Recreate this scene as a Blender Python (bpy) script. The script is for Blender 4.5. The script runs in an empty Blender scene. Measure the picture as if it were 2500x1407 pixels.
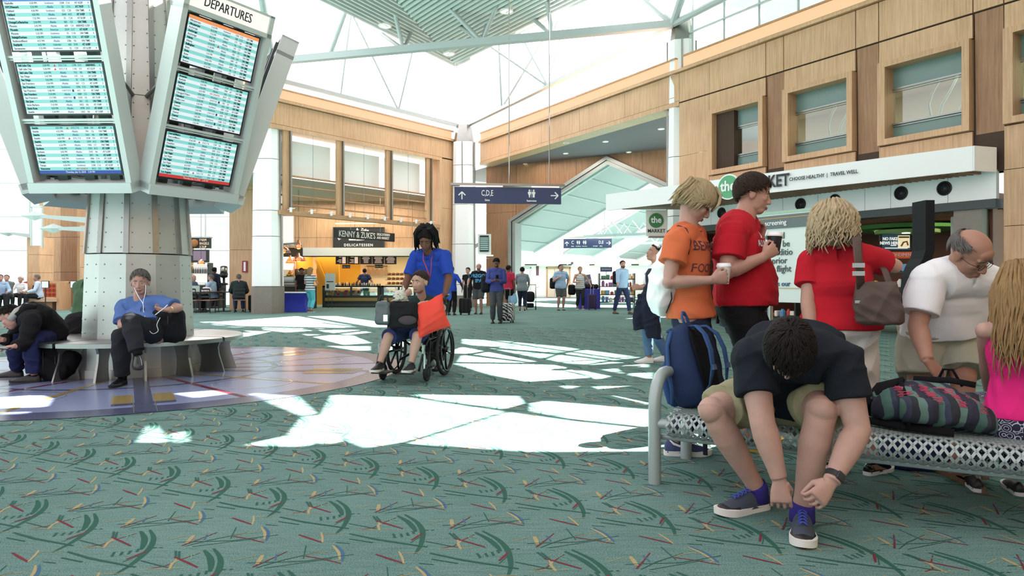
import bpy, bmesh, math, random
import numpy as np
from mathutils import Vector, Matrix, Quaternion
from mathutils.bvhtree import BVHTree
V = Vector
R = math.radians
PI = math.pi
rnd = random.Random(7)
SC = bpy.context.scene
COL = SC.collection
EYE = 1.09           # camera height (m); lens 24.5 mm on a 36 mm frame -> 1700 px focal length on 2500 px
UP = V((0, 0, 1))

def P(px, py, y):
    """the point that the survey of the photograph puts at pixel (px, py) and y metres in front of the camera"""
    return V(((px - 1250) / 1700 * y, y, EYE + (690 - py) / 1700 * y))

def F(px, py):
    y = 1700 * EYE / (py - 690)
    return V(((px - 1250) / 1700 * y, y, 0))

def lerp(a, b, t):
    return a + (b - a) * t

# ------------------------------------------------------------------ objects
def origin_of(o):
    p = V((0, 0, 0))
    while o is not None:
        p = p + o.location
        o = o.parent
    return p

def tag(o, label=None, cat=None, group=None, kind=None):
    if label: o['label'] = label
    if cat: o['category'] = cat
    if group: o['group'] = group
    if kind: o['kind'] = kind
    return o

def thing(name, label, cat, loc=(0, 0, 0), group=None):
    o = bpy.data.objects.new(name, None)
    o.empty_display_size = .1
    o.location = loc
    COL.objects.link(o)
    return tag(o, label, cat, group)

def link_mesh(name, me, parent=None, smooth=None):
    o = bpy.data.objects.new(name, me)
    COL.objects.link(o)
    if parent is not None:
        off = origin_of(parent)
        if off.length > 0:
            me.transform(Matrix.Translation(-off))
        o.parent = parent
    if smooth is not None and len(me.polygons):
        if smooth is True:
            me.polygons.foreach_set('use_smooth', [True] * len(me.polygons))
        elif smooth:
            me.polygons.foreach_set('use_smooth', [True] * len(me.polygons))
            try:
                me.set_sharp_from_angle(angle=R(smooth))
            except Exception:
                pass
    return o

def copy_tree(o, parent=None):
    c = o.copy()
    COL.objects.link(c)
    if parent is not None: c.parent = parent
    for ch in [x for x in o.children]:
        copy_tree(ch, c)
    return c

def frame(d, up=UP):
    """right, forward, up axes for a direction"""
    f = d.normalized()
    r = f.cross(up)
    if r.length < 1e-5: r = f.cross(V((0, 1, 0)))
    r.normalize()
    return r, f, r.cross(f).normalized()

class MB:
    """collects shapes into one mesh"""
    def __init__(self):
        self.v = []; self.f = []; self.m = []; self.cur = 0; self.T = None
    def mat(self, i):
        self.cur = i; return self
    def add(self, vs, fs):
        n = len(self.v)
        if self.T is not None: vs = [self.T @ V(p) for p in vs]
        self.v += [tuple(p) for p in vs]
        self.f += [tuple(i + n for i in q) for q in fs]
        self.m += [self.cur] * len(fs)
        return self
    def hexa(self, p):   # eight corners, bottom four then top four
        return self.add(p, [(3, 2, 1, 0), (4, 5, 6, 7), (0, 1, 5, 4), (1, 2, 6, 5), (2, 3, 7, 6), (3, 0, 4, 7)])
    def box(self, c, s, ax=None):
        c = V(c)
        a, b, d = ax if ax else (V((1, 0, 0)), V((0, 1, 0)), V((0, 0, 1)))
        a, b, d = a * s[0] / 2, b * s[1] / 2, d * s[2] / 2
        return self.hexa([c - a - b - d, c + a - b - d, c + a + b - d, c - a + b - d,
                          c - a - b + d, c + a - b + d, c + a + b + d, c - a + b + d])
    def b2(self, lo, hi):
        return self.box([(lo[i] + hi[i]) / 2 for i in range(3)], [hi[i] - lo[i] for i in range(3)])
    def rbox(self, c, s, r=.02, ax=None, n=3):
        """box with rounded vertical edges and bevelled rims"""
        c = V(c); ax = ax if ax else (V((1, 0, 0)), V((0, 1, 0)), V((0, 0, 1)))
        hx, hy, hz = s[0] / 2, s[1] / 2, s[2] / 2
        r = min(r, hx * .98, hy * .98, hz * .98)
        rings = []
        prof = []
        for k in range(n + 1):
            a = PI / 2 * k / n
            prof.append((-hz + r - r * math.cos(a), r - r * math.sin(a)))
        prof += [(-z, d) for z, d in reversed(prof)]
        for z, ins in prof:
            ring = []
            for (qx, qy, a0) in ((1, 1, 0), (-1, 1, 90), (-1, -1, 180), (1, -1, 270)):
                for k in range(n + 1):
                    a = R(a0 + 90 * k / n)
                    rr = max(r - ins, 0)
                    x = qx * (hx - r) + rr * math.cos(a)
                    y = qy * (hy - r) + rr * math.sin(a)
                    ring.append(c + ax[0] * x + ax[1] * y + ax[2] * z)
            rings.append(ring)
        return self.loft(rings)
    def loft(self, rings, cap=True, closed=True):
        n = len(rings[0]); vs = [p for r in rings for p in r]; fs = []
        for i in range(len(rings) - 1):
            for j in range(n if closed else n - 1):
                k = (j + 1) % n
                fs.append((i * n + j, i * n + k, (i + 1) * n + k, (i + 1) * n + j))
        if cap:
            fs.append(tuple(reversed(range(n)))); b = (len(rings) - 1) * n
            fs.append(tuple(range(b, b + n)))
        return self.add(vs, fs)
    def tube(self, pts, r, n=8, cap=True, flat=None, ref=None):
        """round (or flattened) tube through points; r is a number or one per point; flat=(ratio) squashes the section"""
        pts = [V(p) for p in pts]
        rs = r if isinstance(r, (list, tuple)) else [r] * len(pts)
        rings = []; x = None
        for i, p in enumerate(pts):
            a = pts[max(i - 1, 0)]; b = pts[min(i + 1, len(pts) - 1)]
            t = (b - a)
            if t.length < 1e-9: t = V((0, 0, 1))
            t.normalize()
            if ref is not None: x = V(ref) - t * t.dot(V(ref))
            elif x is None:
                x = t.orthogonal()
            else: x = x - t * t.dot(x)
            if x.length < 1e-6: x = t.orthogonal()
            x.normalize(); y = t.cross(x)
            k = flat if flat else 1
            rings.append([p + (x * math.cos(2 * PI * j / n) + y * k * math.sin(2 * PI * j / n)) * rs[i] for j in range(n)])
        return self.loft(rings, cap)
    def cyl(self, a, b, r, r2=None, n=16):
        return self.tube([a, b], [r, r if r2 is None else r2], n)
    def ell(self, c, r, ax=None, nu=16, nv=10):
        c = V(c); ax = ax if ax else (V((1, 0, 0)), V((0, 1, 0)), V((0, 0, 1)))
        if not isinstance(r, (tuple, list)): r = (r, r, r)
        vs = [c - ax[2] * r[2]]; fs = []
        for i in range(1, nv):
            th = PI * i / nv
            for j in range(nu):
                ph = 2 * PI * j / nu
                vs.append(c + ax[0] * (r[0] * math.sin(th) * math.cos(ph)) + ax[1] * (r[1] * math.sin(th) * math.sin(ph)) - ax[2] * (r[2] * math.cos(th)))
        vs.append(c + ax[2] * r[2])
        for j in range(nu): fs.append((0, 1 + (j + 1) % nu, 1 + j))
        for i in range(nv - 2):
            for j in range(nu):
                a = 1 + i * nu; k = (j + 1) % nu
                fs.append((a + j, a + k, a + nu + k, a + nu + j))
        a = 1 + (nv - 2) * nu
        for j in range(nu): fs.append((len(vs) - 1, a + j, a + (j + 1) % nu))
        return self.add(vs, fs)
    def lathe(self, c, prof, n=20, ax=None):
        """prof: list of (radius, height)"""
        c = V(c); ax = ax if ax else (V((1, 0, 0)), V((0, 1, 0)), V((0, 0, 1)))
        rings = [[c + (ax[0] * math.cos(2 * PI * j / n) + ax[1] * math.sin(2 * PI * j / n)) * max(r, 1e-4) + ax[2] * h for j in range(n)] for r, h in prof]
        return self.loft(rings)
    def prism(self, poly, o, a, b, d):
        """polygon (u,v) in the plane o,a,b extruded along vector d"""
        o, a, b, d = V(o), V(a), V(b), V(d)
        lo = [o + a * u + b * v for u, v in poly]; hi = [p + d for p in lo]; n = len(poly)
        return self.add(lo + hi, [tuple(reversed(range(n))), tuple(range(n, 2 * n))] + [(i, (i + 1) % n, n + (i + 1) % n, n + i) for i in range(n)])
    def disc(self, c, nrm, r, d=.01, n=24):
        x, f, y = frame(V(nrm))
        return self.prism([(r * math.cos(2 * PI * k / n), r * math.sin(2 * PI * k / n)) for k in range(n)], V(c), x, y, V(nrm).normalized() * d)
    def torus(self, c, nrm, R0, r, n=32, m=8):
        x, f, y = frame(V(nrm))
        c = V(c); vs = []; fs = []
        for i in range(n):
            a = 2 * PI * i / n; e = x * math.cos(a) + y * math.sin(a)
            for j in range(m):
                b = 2 * PI * j / m
                vs.append(c + e * (R0 + r * math.cos(b)) + f * (r * math.sin(b)))
        for i in range(n):
            for j in range(m):
                fs.append((i * m + j, i * m + (j + 1) % m, ((i + 1) % n) * m + (j + 1) % m, ((i + 1) % n) * m + j))
        return self.add(vs, fs)
    def mesh(self, name='m'):
        me = bpy.data.meshes.new(name)
        me.from_pydata(self.v, [], self.f)
        return me
    def build(self, name, mats, parent=None, smooth=None, fix=False):
        me = self.mesh(name)
        mats = mats if isinstance(mats, (list, tuple)) else [mats]
        for mm in mats: me.materials.append(mm)
        if len(mats) > 1: me.polygons.foreach_set('material_index', self.m)
        if fix:
            bm = bmesh.new(); bm.from_mesh(me); bmesh.ops.recalc_face_normals(bm, faces=bm.faces); bm.to_mesh(me); bm.free()
        me.update()
        return link_mesh(name, me, parent, smooth)

def struct(o):
    o['kind'] = 'structure'
    return o

def evaluated(o, name):
    dg = bpy.context.evaluated_depsgraph_get()
    me = bpy.data.meshes.new_from_object(o.evaluated_get(dg))
    me.name = name
    return me

def remeshed(mb, vox, smooth=3, fac=.5):
    """voxel union of overlapping closed shapes -> one smooth continuous mesh"""
    bm = bmesh.new(); me = mb.mesh('tmp'); bm.from_mesh(me)
    bmesh.ops.recalc_face_normals(bm, faces=bm.faces); bm.to_mesh(me); bm.free()
    o = bpy.data.objects.new('tmp', me); COL.objects.link(o)
    md = o.modifiers.new('r', 'REMESH'); md.mode = 'VOXEL'; md.voxel_size = vox; md.adaptivity = 0
    if smooth:
        ms = o.modifiers.new('s', 'SMOOTH'); ms.factor = fac; ms.iterations = smooth
    r = evaluated(o, 'body')
    bpy.data.objects.remove(o); bpy.data.meshes.remove(me)
    return r

def folds(me, amp, wl, seed, stretch=(1, 1, 1), fn=None):
    """cloth folds: displace along the normals with warped ridges"""
    n = len(me.vertices)
    if not n: return
    co = np.empty(n * 3); me.vertices.foreach_get('co', co); co = co.reshape(-1, 3)
    nr = np.empty(n * 3); me.vertex_normals.foreach_get('vector', nr); nr = nr.reshape(-1, 3)
    g = np.random.default_rng(seed); q = co * np.array(stretch)
    d = np.zeros(n)
    for k in range(5):
        w = g.normal(size=3); w /= np.linalg.norm(w); w2 = g.normal(size=3); w2 /= np.linalg.norm(w2)
        l = wl * (.6 + .9 * g.random())
        ph = 2 * PI * (q @ w) / l + 1.6 * np.sin(2 * PI * (q @ w2) / (l * 2.3) + g.random() * 6)
        d += (1 - np.abs(np.sin(ph / 2)) * 2) * (.5 + .5 * np.sin(2 * PI * (q @ w2) / (l * 3) + g.random() * 6))
    d = d * amp / 2 + amp * .35
    if fn is not None: d *= fn(co)
    co += nr * d[:, None]
    me.vertices.foreach_set('co', co.ravel()); me.update()

# ------------------------------------------------------------------ materials
MATS = {}
def s2l(c):
    c = c / 255
    return c / 12.92 if c <= .04045 else ((c + .055) / 1.055) ** 2.4
def rgb(r, g, b):
    return (s2l(r), s2l(g), s2l(b), 1)

def mat(name, col, rough=.6, metal=0, bump=0, bscale=200, var=0, vscale=5, vstretch=(1, 1, 1), emit=None, estr=1, coat=0, spec=.5, trans=0, ior=1.45, sub=0):
    """principled material; col is sRGB 0-255; var mottles the colour with noise, bump adds a fine relief"""
    if name in MATS: return MATS[name]
    m = bpy.data.materials.new(name); m.use_nodes = True
    nt = m.node_tree; b = nt.nodes['Principled BSDF']
    c = rgb(*col)
    b.inputs['Base Color'].default_value = c
    b.inputs['Roughness'].default_value = rough
    b.inputs['Metallic'].default_value = metal
    b.inputs['Specular IOR Level'].default_value = spec
    if coat: b.inputs['Coat Weight'].default_value = coat
    if trans:
        b.inputs['Transmission Weight'].default_value = trans; b.inputs['IOR'].default_value = ior
    if emit:
        b.inputs['Emission Color'].default_value = rgb(*emit); b.inputs['Emission Strength'].default_value = estr
    if var or bump:
        tc = nt.nodes.new('ShaderNodeTexCoord')
        mp = nt.nodes.new('ShaderNodeMapping'); mp.inputs['Scale'].default_value = vstretch
        nt.links.new(tc.outputs['Object'], mp.inputs['Vector'])
    if var:
        no = nt.nodes.new('ShaderNodeTexNoise'); no.inputs['Scale'].default_value = vscale; no.inputs['Detail'].default_value = 4
        nt.links.new(mp.outputs['Vector'], no.inputs['Vector'])
        mx = nt.nodes.new('ShaderNodeMix'); mx.data_type = 'RGBA'
        mx.inputs['A'].default_value = tuple(max(0, x * (1 - var)) for x in c[:3]) + (1,)
        mx.inputs['B'].default_value = tuple(min(1, x * (1 + var)) for x in c[:3]) + (1,)
        nt.links.new(no.outputs['Fac'], mx.inputs['Factor']); nt.links.new(mx.outputs['Result'], b.inputs['Base Color'])
    if bump:
        nb = nt.nodes.new('ShaderNodeTexNoise'); nb.inputs['Scale'].default_value = bscale; nb.inputs['Detail'].default_value = 3
        nt.links.new(mp.outputs['Vector'], nb.inputs['Vector'])
        bp = nt.nodes.new('ShaderNodeBump'); bp.inputs['Strength'].default_value = bump; bp.inputs['Distance'].default_value = .01
        nt.links.new(nb.outputs['Fac'], bp.inputs['Height']); nt.links.new(bp.outputs['Normal'], b.inputs['Normal'])
    MATS[name] = m
    return m

def banded(name, cols, widths, axis=2, rough=.85, warp=0, wscale=4):
    """stripes of given colours/widths (m) along an object axis, hard edged"""
    if name in MATS: return MATS[name]
    m = bpy.data.materials.new(name); m.use_nodes = True
    nt = m.node_tree; b = nt.nodes['Principled BSDF']; b.inputs['Roughness'].default_value = rough
    tc = nt.nodes.new('ShaderNodeTexCoord'); src = tc.outputs['Object']
    if warp:
        no = nt.nodes.new('ShaderNodeTexNoise'); no.inputs['Scale'].default_value = wscale
        nt.links.new(src, no.inputs['Vector'])
        ad = nt.nodes.new('ShaderNodeVectorMath'); ad.operation = 'MULTIPLY_ADD'
        ad.inputs[1].default_value = (warp,) * 3
        nt.links.new(no.outputs['Color'], ad.inputs[0]); nt.links.new(src, ad.inputs[2]); src = ad.outputs[0]
    sp = nt.nodes.new('ShaderNodeSeparateXYZ'); nt.links.new(src, sp.inputs[0])
    tot = sum(widths)
    mo = nt.nodes.new('ShaderNodeMath'); mo.operation = 'DIVIDE'; mo.inputs[1].default_value = tot; nt.links.new(sp.outputs[axis], mo.inputs[0])
    fr = nt.nodes.new('ShaderNodeMath'); fr.operation = 'FRACT'; nt.links.new(mo.outputs[0], fr.inputs[0])
    cr = nt.nodes.new('ShaderNodeValToRGB'); cr.color_ramp.interpolation = 'CONSTANT'
    el = cr.color_ramp.elements; pos = 0
    for i, (c, w) in enumerate(zip(cols, widths)):
        e = el[i] if i < 2 else el.new(pos / tot)
        e.position = pos / tot; e.color = rgb(*c); pos += w
    nt.links.new(fr.outputs[0], cr.inputs[0]); nt.links.new(cr.outputs[0], b.inputs['Base Color'])
    MATS[name] = m
    return m

def wood(name, c1, c2, axis=2, rough=.45, scale=26, gloss=.4):
    """straight-grained veneer; the grain runs along the given object axis"""
    if name in MATS: return MATS[name]
    m = bpy.data.materials.new(name); m.use_nodes = True
    nt = m.node_tree; b = nt.nodes['Principled BSDF']; b.inputs['Roughness'].default_value = rough; b.inputs['Specular IOR Level'].default_value = gloss
    tc = nt.nodes.new('ShaderNodeTexCoord'); mp = nt.nodes.new('ShaderNodeMapping')
    s = [scale] * 3; s[axis] = scale * .045
    mp.inputs['Scale'].default_value = s
    nt.links.new(tc.outputs['Object'], mp.inputs['Vector'])
    n1 = nt.nodes.new('ShaderNodeTexNoise'); n1.inputs['Scale'].default_value = 1; n1.inputs['Detail'].default_value = 6; n1.inputs['Roughness'].default_value = .65
    nt.links.new(mp.outputs['Vector'], n1.inputs['Vector'])
    n2 = nt.nodes.new('ShaderNodeTexNoise'); n2.inputs['Scale'].default_value = .7; nt.links.new(tc.outputs['Object'], n2.inputs['Vector'])
    ad = nt.nodes.new('ShaderNodeMath'); ad.operation = 'MULTIPLY_ADD'; ad.inputs[1].default_value = .55
    nt.links.new(n2.outputs['Fac'], ad.inputs[0]); nt.links.new(n1.outputs['Fac'], ad.inputs[2])
    cr = nt.nodes.new('ShaderNodeValToRGB'); cr.color_ramp.elements[0].position = .55; cr.color_ramp.elements[1].position = 1.0
    cr.color_ramp.elements[0].color = rgb(*c1); cr.color_ramp.elements[1].color = rgb(*c2)
    nt.links.new(ad.outputs[0], cr.inputs[0]); nt.links.new(cr.outputs[0], b.inputs['Base Color'])
    MATS[name] = m
    return m

def glass(name, tint=(235, 245, 240), fac=.12, rough=.02):
    """thin pane: mostly see-through with a sharp reflection"""
    if name in MATS: return MATS[name]
    m = bpy.data.materials.new(name); m.use_nodes = True
    nt = m.node_tree; nt.nodes.clear()
    o = nt.nodes.new('ShaderNodeOutputMaterial'); t = nt.nodes.new('ShaderNodeBsdfTransparent'); t.inputs[0].default_value = rgb(*tint)
    g = nt.nodes.new('ShaderNodeBsdfGlossy'); g.inputs['Roughness'].default_value = rough
    mx = nt.nodes.new('ShaderNodeMixShader'); mx.inputs[0].default_value = fac
    nt.links.new(t.outputs[0], mx.inputs[1]); nt.links.new(g.outputs[0], mx.inputs[2]); nt.links.new(mx.outputs[0], o.inputs[0])
    MATS[name] = m
    return m

# ------------------------------------------------------------------ lettering
FONTC = {}
def text_mesh(s, size, ext=.004, align='CENTER', bold=0, shear=0, space=1, width=1, line=1):
    cu = bpy.data.curves.new('txt', 'FONT'); cu.body = s; cu.size = size; cu.extrude = ext; cu.align_x = align; cu.align_y = 'CENTER'
    cu.offset = bold; cu.shear = shear; cu.space_character = space; cu.resolution_u = 2; cu.space_line = line
    o = bpy.data.objects.new('txt', cu); COL.objects.link(o)
    me = evaluated(o, 'lettering')
    bpy.data.objects.remove(o); bpy.data.curves.remove(cu)
    if width != 1: me.transform(Matrix.Scale(width, 4, V((1, 0, 0))))
    return me

def letters(name, s, size, o, ax, up, m, parent=None, **kw):
    """lettering standing on the plane through o with the axes ax (reading direction) and up"""
    me = text_mesh(s, size, **kw)
    ax = V(ax).normalized(); up = V(up).normalized(); nn = ax.cross(up)
    T = Matrix((ax, up, nn)).transposed().to_4x4(); T.translation = V(o)
    me.transform(T)
    me.materials.clear(); me.materials.append(m)
    return link_mesh(name, me, parent)

def on_surface(me, bvh, dirn, lift=.004):
    """wrap a flat mesh onto the surface behind it"""
    d = V(dirn).normalized()
    for v in me.vertices:
        h = bvh.ray_cast(v.co - d * .5, d)
        if h[0] is not None: v.co = h[0] - d * lift
    me.update()
# ------------------------------------------------------------------ people
def skin(name, col):
    return mat('skin ' + name, col, rough=.55, var=.1, vscale=22, bump=.08, bscale=260, spec=.35)
SK_PALE = skin('pale', (176, 141, 127)); SK_PINK = skin('pink', (178, 137, 121)); SK_TAN = skin('tan', (160, 118, 99))
SK_BROWN = skin('brown', (108, 72, 56)); SK_DARK = skin('dark', (70, 48, 40))

def cloth(name, col, rough=.9, bump=.25, bscale=350, var=.1, vscale=6):
    return mat('cloth ' + name, col, rough=rough, bump=bump, bscale=bscale, var=var, vscale=vscale, spec=.2)
def hairmat(name, col, var=.35):
    return mat('hair ' + name, col, rough=.65, var=var, vscale=60, vstretch=(1, 1, .25), bump=.3, bscale=140, spec=.15)
HAIR = dict(black=hairmat('black', (16, 15, 15)), dark=hairmat('dark', (28, 23, 21)), brown=hairmat('brown', (48, 37, 30)), grey=hairmat('grey', (98, 95, 92)),
            blond=hairmat('blond', (168, 150, 120)), ash=hairmat('ash blond', (162, 144, 112)), honey=hairmat('honey', (140, 112, 76)), white=hairmat('white', (196, 192, 186)), pinkish=hairmat('mauve', (170, 130, 170)))
EYEW = mat('eye white', (190, 184, 178), rough=.2); IRIS = mat('eye iris', (40, 32, 28), rough=.15); LIPS = mat('lip skin', (150, 96, 86), rough=.5)
WHITE_RUB = mat('white rubber', (222, 220, 214), rough=.7); BLACK_RUB = mat('black rubber', (26, 26, 27), rough=.7); GUM = mat('tan cork', (120, 92, 64), rough=.8)

ARM_R = [(0, .058), (.35, .052), (.8, .043), (1, .0415), (1.2, .0435), (1.45, .040), (1.8, .030), (2, .027)]
LEG_R = [(-.12, .092), (.15, .089), (.5, .077), (.85, .061), (1, .058), (1.15, .054), (1.35, .058), (1.6, .048), (1.85, .037), (2, .036)]

def along(a, b, c, t):
    return lerp(a, b, t) if t <= 1 else lerp(b, c, t - 1)
def rad(tab, t):
    for (t0, r0), (t1, r1) in zip(tab, tab[1:]):
        if t <= t1: return r0 + (r1 - r0) * max(0, (t - t0) / (t1 - t0))
    return tab[-1][1]

def ik(a, c, l1, l2, pole):
    d = c - a; L = d.length
    if L < 1e-6: return a + V(pole) * l1
    if L >= l1 + l2: return a + d * (l1 / (l1 + l2))
    x = (l1 * l1 - l2 * l2 + L * L) / (2 * L); h = math.sqrt(max(l1 * l1 - x * x, 0))
    u = d / L; p = V(pole) - u * u.dot(V(pole))
    if p.length < 1e-6: p = u.orthogonal()
    return a + u * x + p.normalized() * h

def ring(c, sx, fy, rx, ry, n=22, pw=2.4):
    out = []
    for j in range(n):
        a = 2 * PI * j / n; ca, sa = math.cos(a), math.sin(a)
        k = (abs(ca) ** pw + abs(sa) ** pw) ** (-1 / pw)
        out.append(c + sx * (rx * ca * k) + fy * (ry * sa * k))
    return out

#            frac    half-width  half-depth
TORSO_M = [(-.30, .120, .085), (-.14, .158, .112), (.02, .166, .116), (.2, .156, .108), (.42, .150, .104), (.66, .164, .116), (.86, .172, .116), (.97, .150, .098), (1.05, .105, .080), (1.12, .062, .062)]
TORSO_F = [(-.30, .125, .090), (-.14, .172, .118), (.02, .174, .118), (.2, .152, .102), (.42, .135, .096), (.66, .148, .118), (.86, .150, .108), (.97, .132, .090), (1.05, .090, .072), (1.12, .054, .056)]

def torso_at(J, t):
    p, c = J['pel'], J['chest']; m = J.get('mid', lerp(p, c, .5))
    if t <= 0: 
        d = (m - p).normalized(); return p + d * ((c - p).length * t), d
    if t >= 1:
        d = (J['neck'] - c).normalized(); e = (J['neck'] - c).length
        return c + d * (e * (t - 1) / .12), d
    q = lerp(lerp(p, m, t), lerp(m, c, t), t)
    return q, (lerp(m - p, c - m, t)).normalized()

def torso_rings(J, L, grow=0, t0=-.3, t1=1.12, flare=0, n=32, drape=0):
    s = L['s']; fat = L.get('fat', 0); belly = L.get('belly', 0)
    tab = TORSO_F if L.get('fem') else TORSO_M
    ts = sorted(set([t0, t1] + [q[0] for q in tab if t0 < q[0] < t1]))
    hs = (J['hR'] - J['hL']).normalized(); ss = (J['sR'] - J['sL']).normalized(); out = []
    for t in ts:
        for (a, b) in zip(tab, tab[1:]):
            if a[0] <= t <= b[0]:
                k = (t - a[0]) / (b[0] - a[0]); rx = a[1] + (b[1] - a[1]) * k; ry = a[2] + (b[2] - a[2]) * k; break
        else:
            e = tab[0] if t < tab[0][0] else tab[-1]; rx, ry = e[1], e[2]
        c, d = torso_at(J, t)
        w = max(0, 1 - ((t - .3) / .65) ** 2)
        rx = rx * (1 + .32 * fat * (.45 + .55 * w)) * s; ry = ry * (1 + .42 * fat * w) * s
        sd = lerp(hs, ss, min(max(t, 0), 1)); sd = (sd - d * d.dot(sd)).normalized(); fw = d.cross(sd)
        if belly:
            bw = max(0, 1 - ((t - .28) / .42) ** 2); bw = max(bw, drape) if t < .28 else bw; ry += belly * bw * s * .5; c = c + fw * (belly * bw * s * .5)
        fl = flare * max(0, (.35 - t) / .5)
        g = grow * (1 if t < .95 else .6)
        out.append(ring(c, sd, fw, rx + g + fl, ry + g + fl, n))
    return out

def arm(mb, J, sd, L, t0=0, t1=2, grow=0, gend=None, n=24):
    s = L['s']; w = 1 + .28 * L.get('fat', 0) - (.14 if L.get('fem') else 0)
    a, b, c = J['s' + sd], J['e' + sd], J['w' + sd]
    inner = lerp(J['chest'], a, .1)
    ts = sorted(set([t0, t1] + [q[0] for q in ARM_R if t0 < q[0] < t1])); pts, rs = [], []
    if t0 == 0:
        pts += [inner, lerp(inner, a, .6)]; rs += [.086 * s * w + grow, .078 * s * w + grow]
    for t in ts:
        p = along(a, b, c, t); r = rad(ARM_R, t) * s * w
        k = (t - t0) / max(t1 - t0, 1e-6)
        pts.append(p); rs.append(r + grow + ((gend - grow) * k if gend is not None else 0))
    mb.tube(pts, rs, n)
    if t0 == 0: mb.ell(a, (.060 * s * w + grow) * 1.0, nu=14, nv=9)
    if t0 < 1 < t1: mb.ell(b, (.0415 * s * w + grow + ((gend - grow) * .5 if gend is not None else 0)), nu=12, nv=8)

def leg(mb, J, sd, L, t0=-.12, t1=2, grow=0, gend=None, n=26):
    s = L['s']; w = 1 + .26 * L.get('fat', 0) + (.04 if L.get('fem') else 0)
    a, b, c = J['h' + sd], J['k' + sd], J['a' + sd]
    ts = sorted(set([t0, t1] + [q[0] for q in LEG_R if t0 < q[0] < t1])); pts, rs = [], []
    for t in ts:
        k = (t - t0) / max(t1 - t0, 1e-6)
        pts.append(along(a, b, c, t)); rs.append(rad(LEG_R, t) * s * (w if t < 1 else 1 + (w - 1) * .6) + grow + ((gend - grow) * k if gend is not None else 0))
    mb.tube(pts, rs, n)
    if t0 < 1 < t1: mb.ell(b, .0545 * s * (1 + (w - 1) * .6) + grow + ((gend - grow) * .5 if gend is not None else 0), nu=22, nv=14)

def hand(mb, w, d, n, right, curl=.4, s=1.0, thumb=.5, pinch=False):
    d = d.normalized(); n = (n - d * d.dot(n)).normalized(); t = d.cross(n) if right else n.cross(d)
    r = [(-.012, .026, .021), (.02, .029, .020), (.05, .038, .018), (.085, .042, .015), (.098, .039, .012)]
    mb.loft([ring(w + d * (y * s), t, n, a * s, b * s, 12) for y, a, b in r])
    for off, ln, rr in ((.0345, .066, .0084), (.0118, .076, .0088), (-.0115, .071, .0084), (-.034, .056, .0076)):
        p = w + d * (.088 * s) + t * (off * s * 1.02); pts = [p - d * .014 * s, p]; a = curl * .9 + abs(off) * 1.2
        for k, f in enumerate((.45, .32, .23)):
            q = (d + t * (off * (2.0 if not pinch else .4))).normalized()
            p = p + (q * math.cos(a) + n * math.sin(a)) * (ln * f * s); pts.append(p); a += curl * (1.15 if k == 0 else .8)
        mb.tube(pts, [rr * s * q for q in (1.0, 1.05, 1.0, .95, .8)], 8); mb.ell(pts[-1], rr * s * .82, nu=8, nv=6)
    b = w + d * (.022 * s) + t * (.022 * s); q1 = (d * .75 + t * (.75 - .35 * thumb) + n * (.25 + .5 * thumb)).normalized(); q2 = (d * 1.0 + t * (.25 - .5 * thumb) + n * (.25 + .45 * thumb)).normalized()
    p1 = b + q1 * .042 * s; p2 = p1 + q2 * .034 * s; p3 = p2 + q2 * .022 * s
    mb.tube([b, p1, p2, p3], [.0165 * s, .0125 * s, .0105 * s, .0085 * s], 8); mb.ell(p3, .0088 * s, nu=8, nv=6)

def foot(mb, a, toe, s):
    r, f, u = frame(V((toe.x, toe.y, 0)).normalized()); b = V((a.x, a.y, a.z - .075 * s))
    rows = [(-.055, .026, .030, .03), (0, .033, .052, .04), (.06, .037, .034, .034), (.12, .043, .022, .022), (.165, .042, .016, .016), (.195, .030, .011, .012)]
    mb.loft([ring(b + f * (y * s) + u * (z * s), r, u, w * s, h * s, 14) for y, w, h, z in rows])

def head_frame(J):
    f = J['hf'].normalized(); u = J.get('hu', UP); u = (u - f * f.dot(u)).normalized()
    return f.cross(u), f, u

def head(mb, J, hs, fem=False, jowl=0):
    r, f, u = head_frame(J); c = J['head']
    def E(x, y, z, a, b, d, **k): mb.ell(c + (r * x + f * y + u * z) * hs, (a * hs, b * hs, d * hs), (r, f, u), **k)
    E(0, -.012, .034, .077, .097, .084, nu=24, nv=16)
    E(0, .026, -.026, .063 + .006 * jowl, .066, .086, nu=20, nv=14)
    E(0, .050, -.088, .036 + .01 * jowl, .034, .026)
    E(0, .020, -.070, .055 + .012 * jowl, .055, .036)
    for sx in (-1, 1):
        E(sx * .040, .060, -.020, .023, .022, .020)
        E(sx * .079, -.010, -.008, .010, .021, .033); E(sx * .083, -.016, .006, .008, .018, .020)
        E(sx * .030, .074, .022, .026, .011, .010)
        E(sx * .012, .097, -.038, .009, .010, .008)
    E(0, .077, .020, .016, .012, .012); E(0, .066, .045, .048, .026, .034)
    k = .92 if fem else 1
    mb.tube([c + (f * y * k + u * z) * hs for y, z in ((.084, .014), (.094, -.006), (.104, -.022), (.109, -.034))], [.0085 * hs, .009 * hs, .0105 * hs, .010 * hs], 10)
    E(0, .107 * k, -.036, .011, .010, .009)
    E(0, .084, -.062, .024, .014, .010); E(0, .082, -.074, .020, .012, .009)

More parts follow.
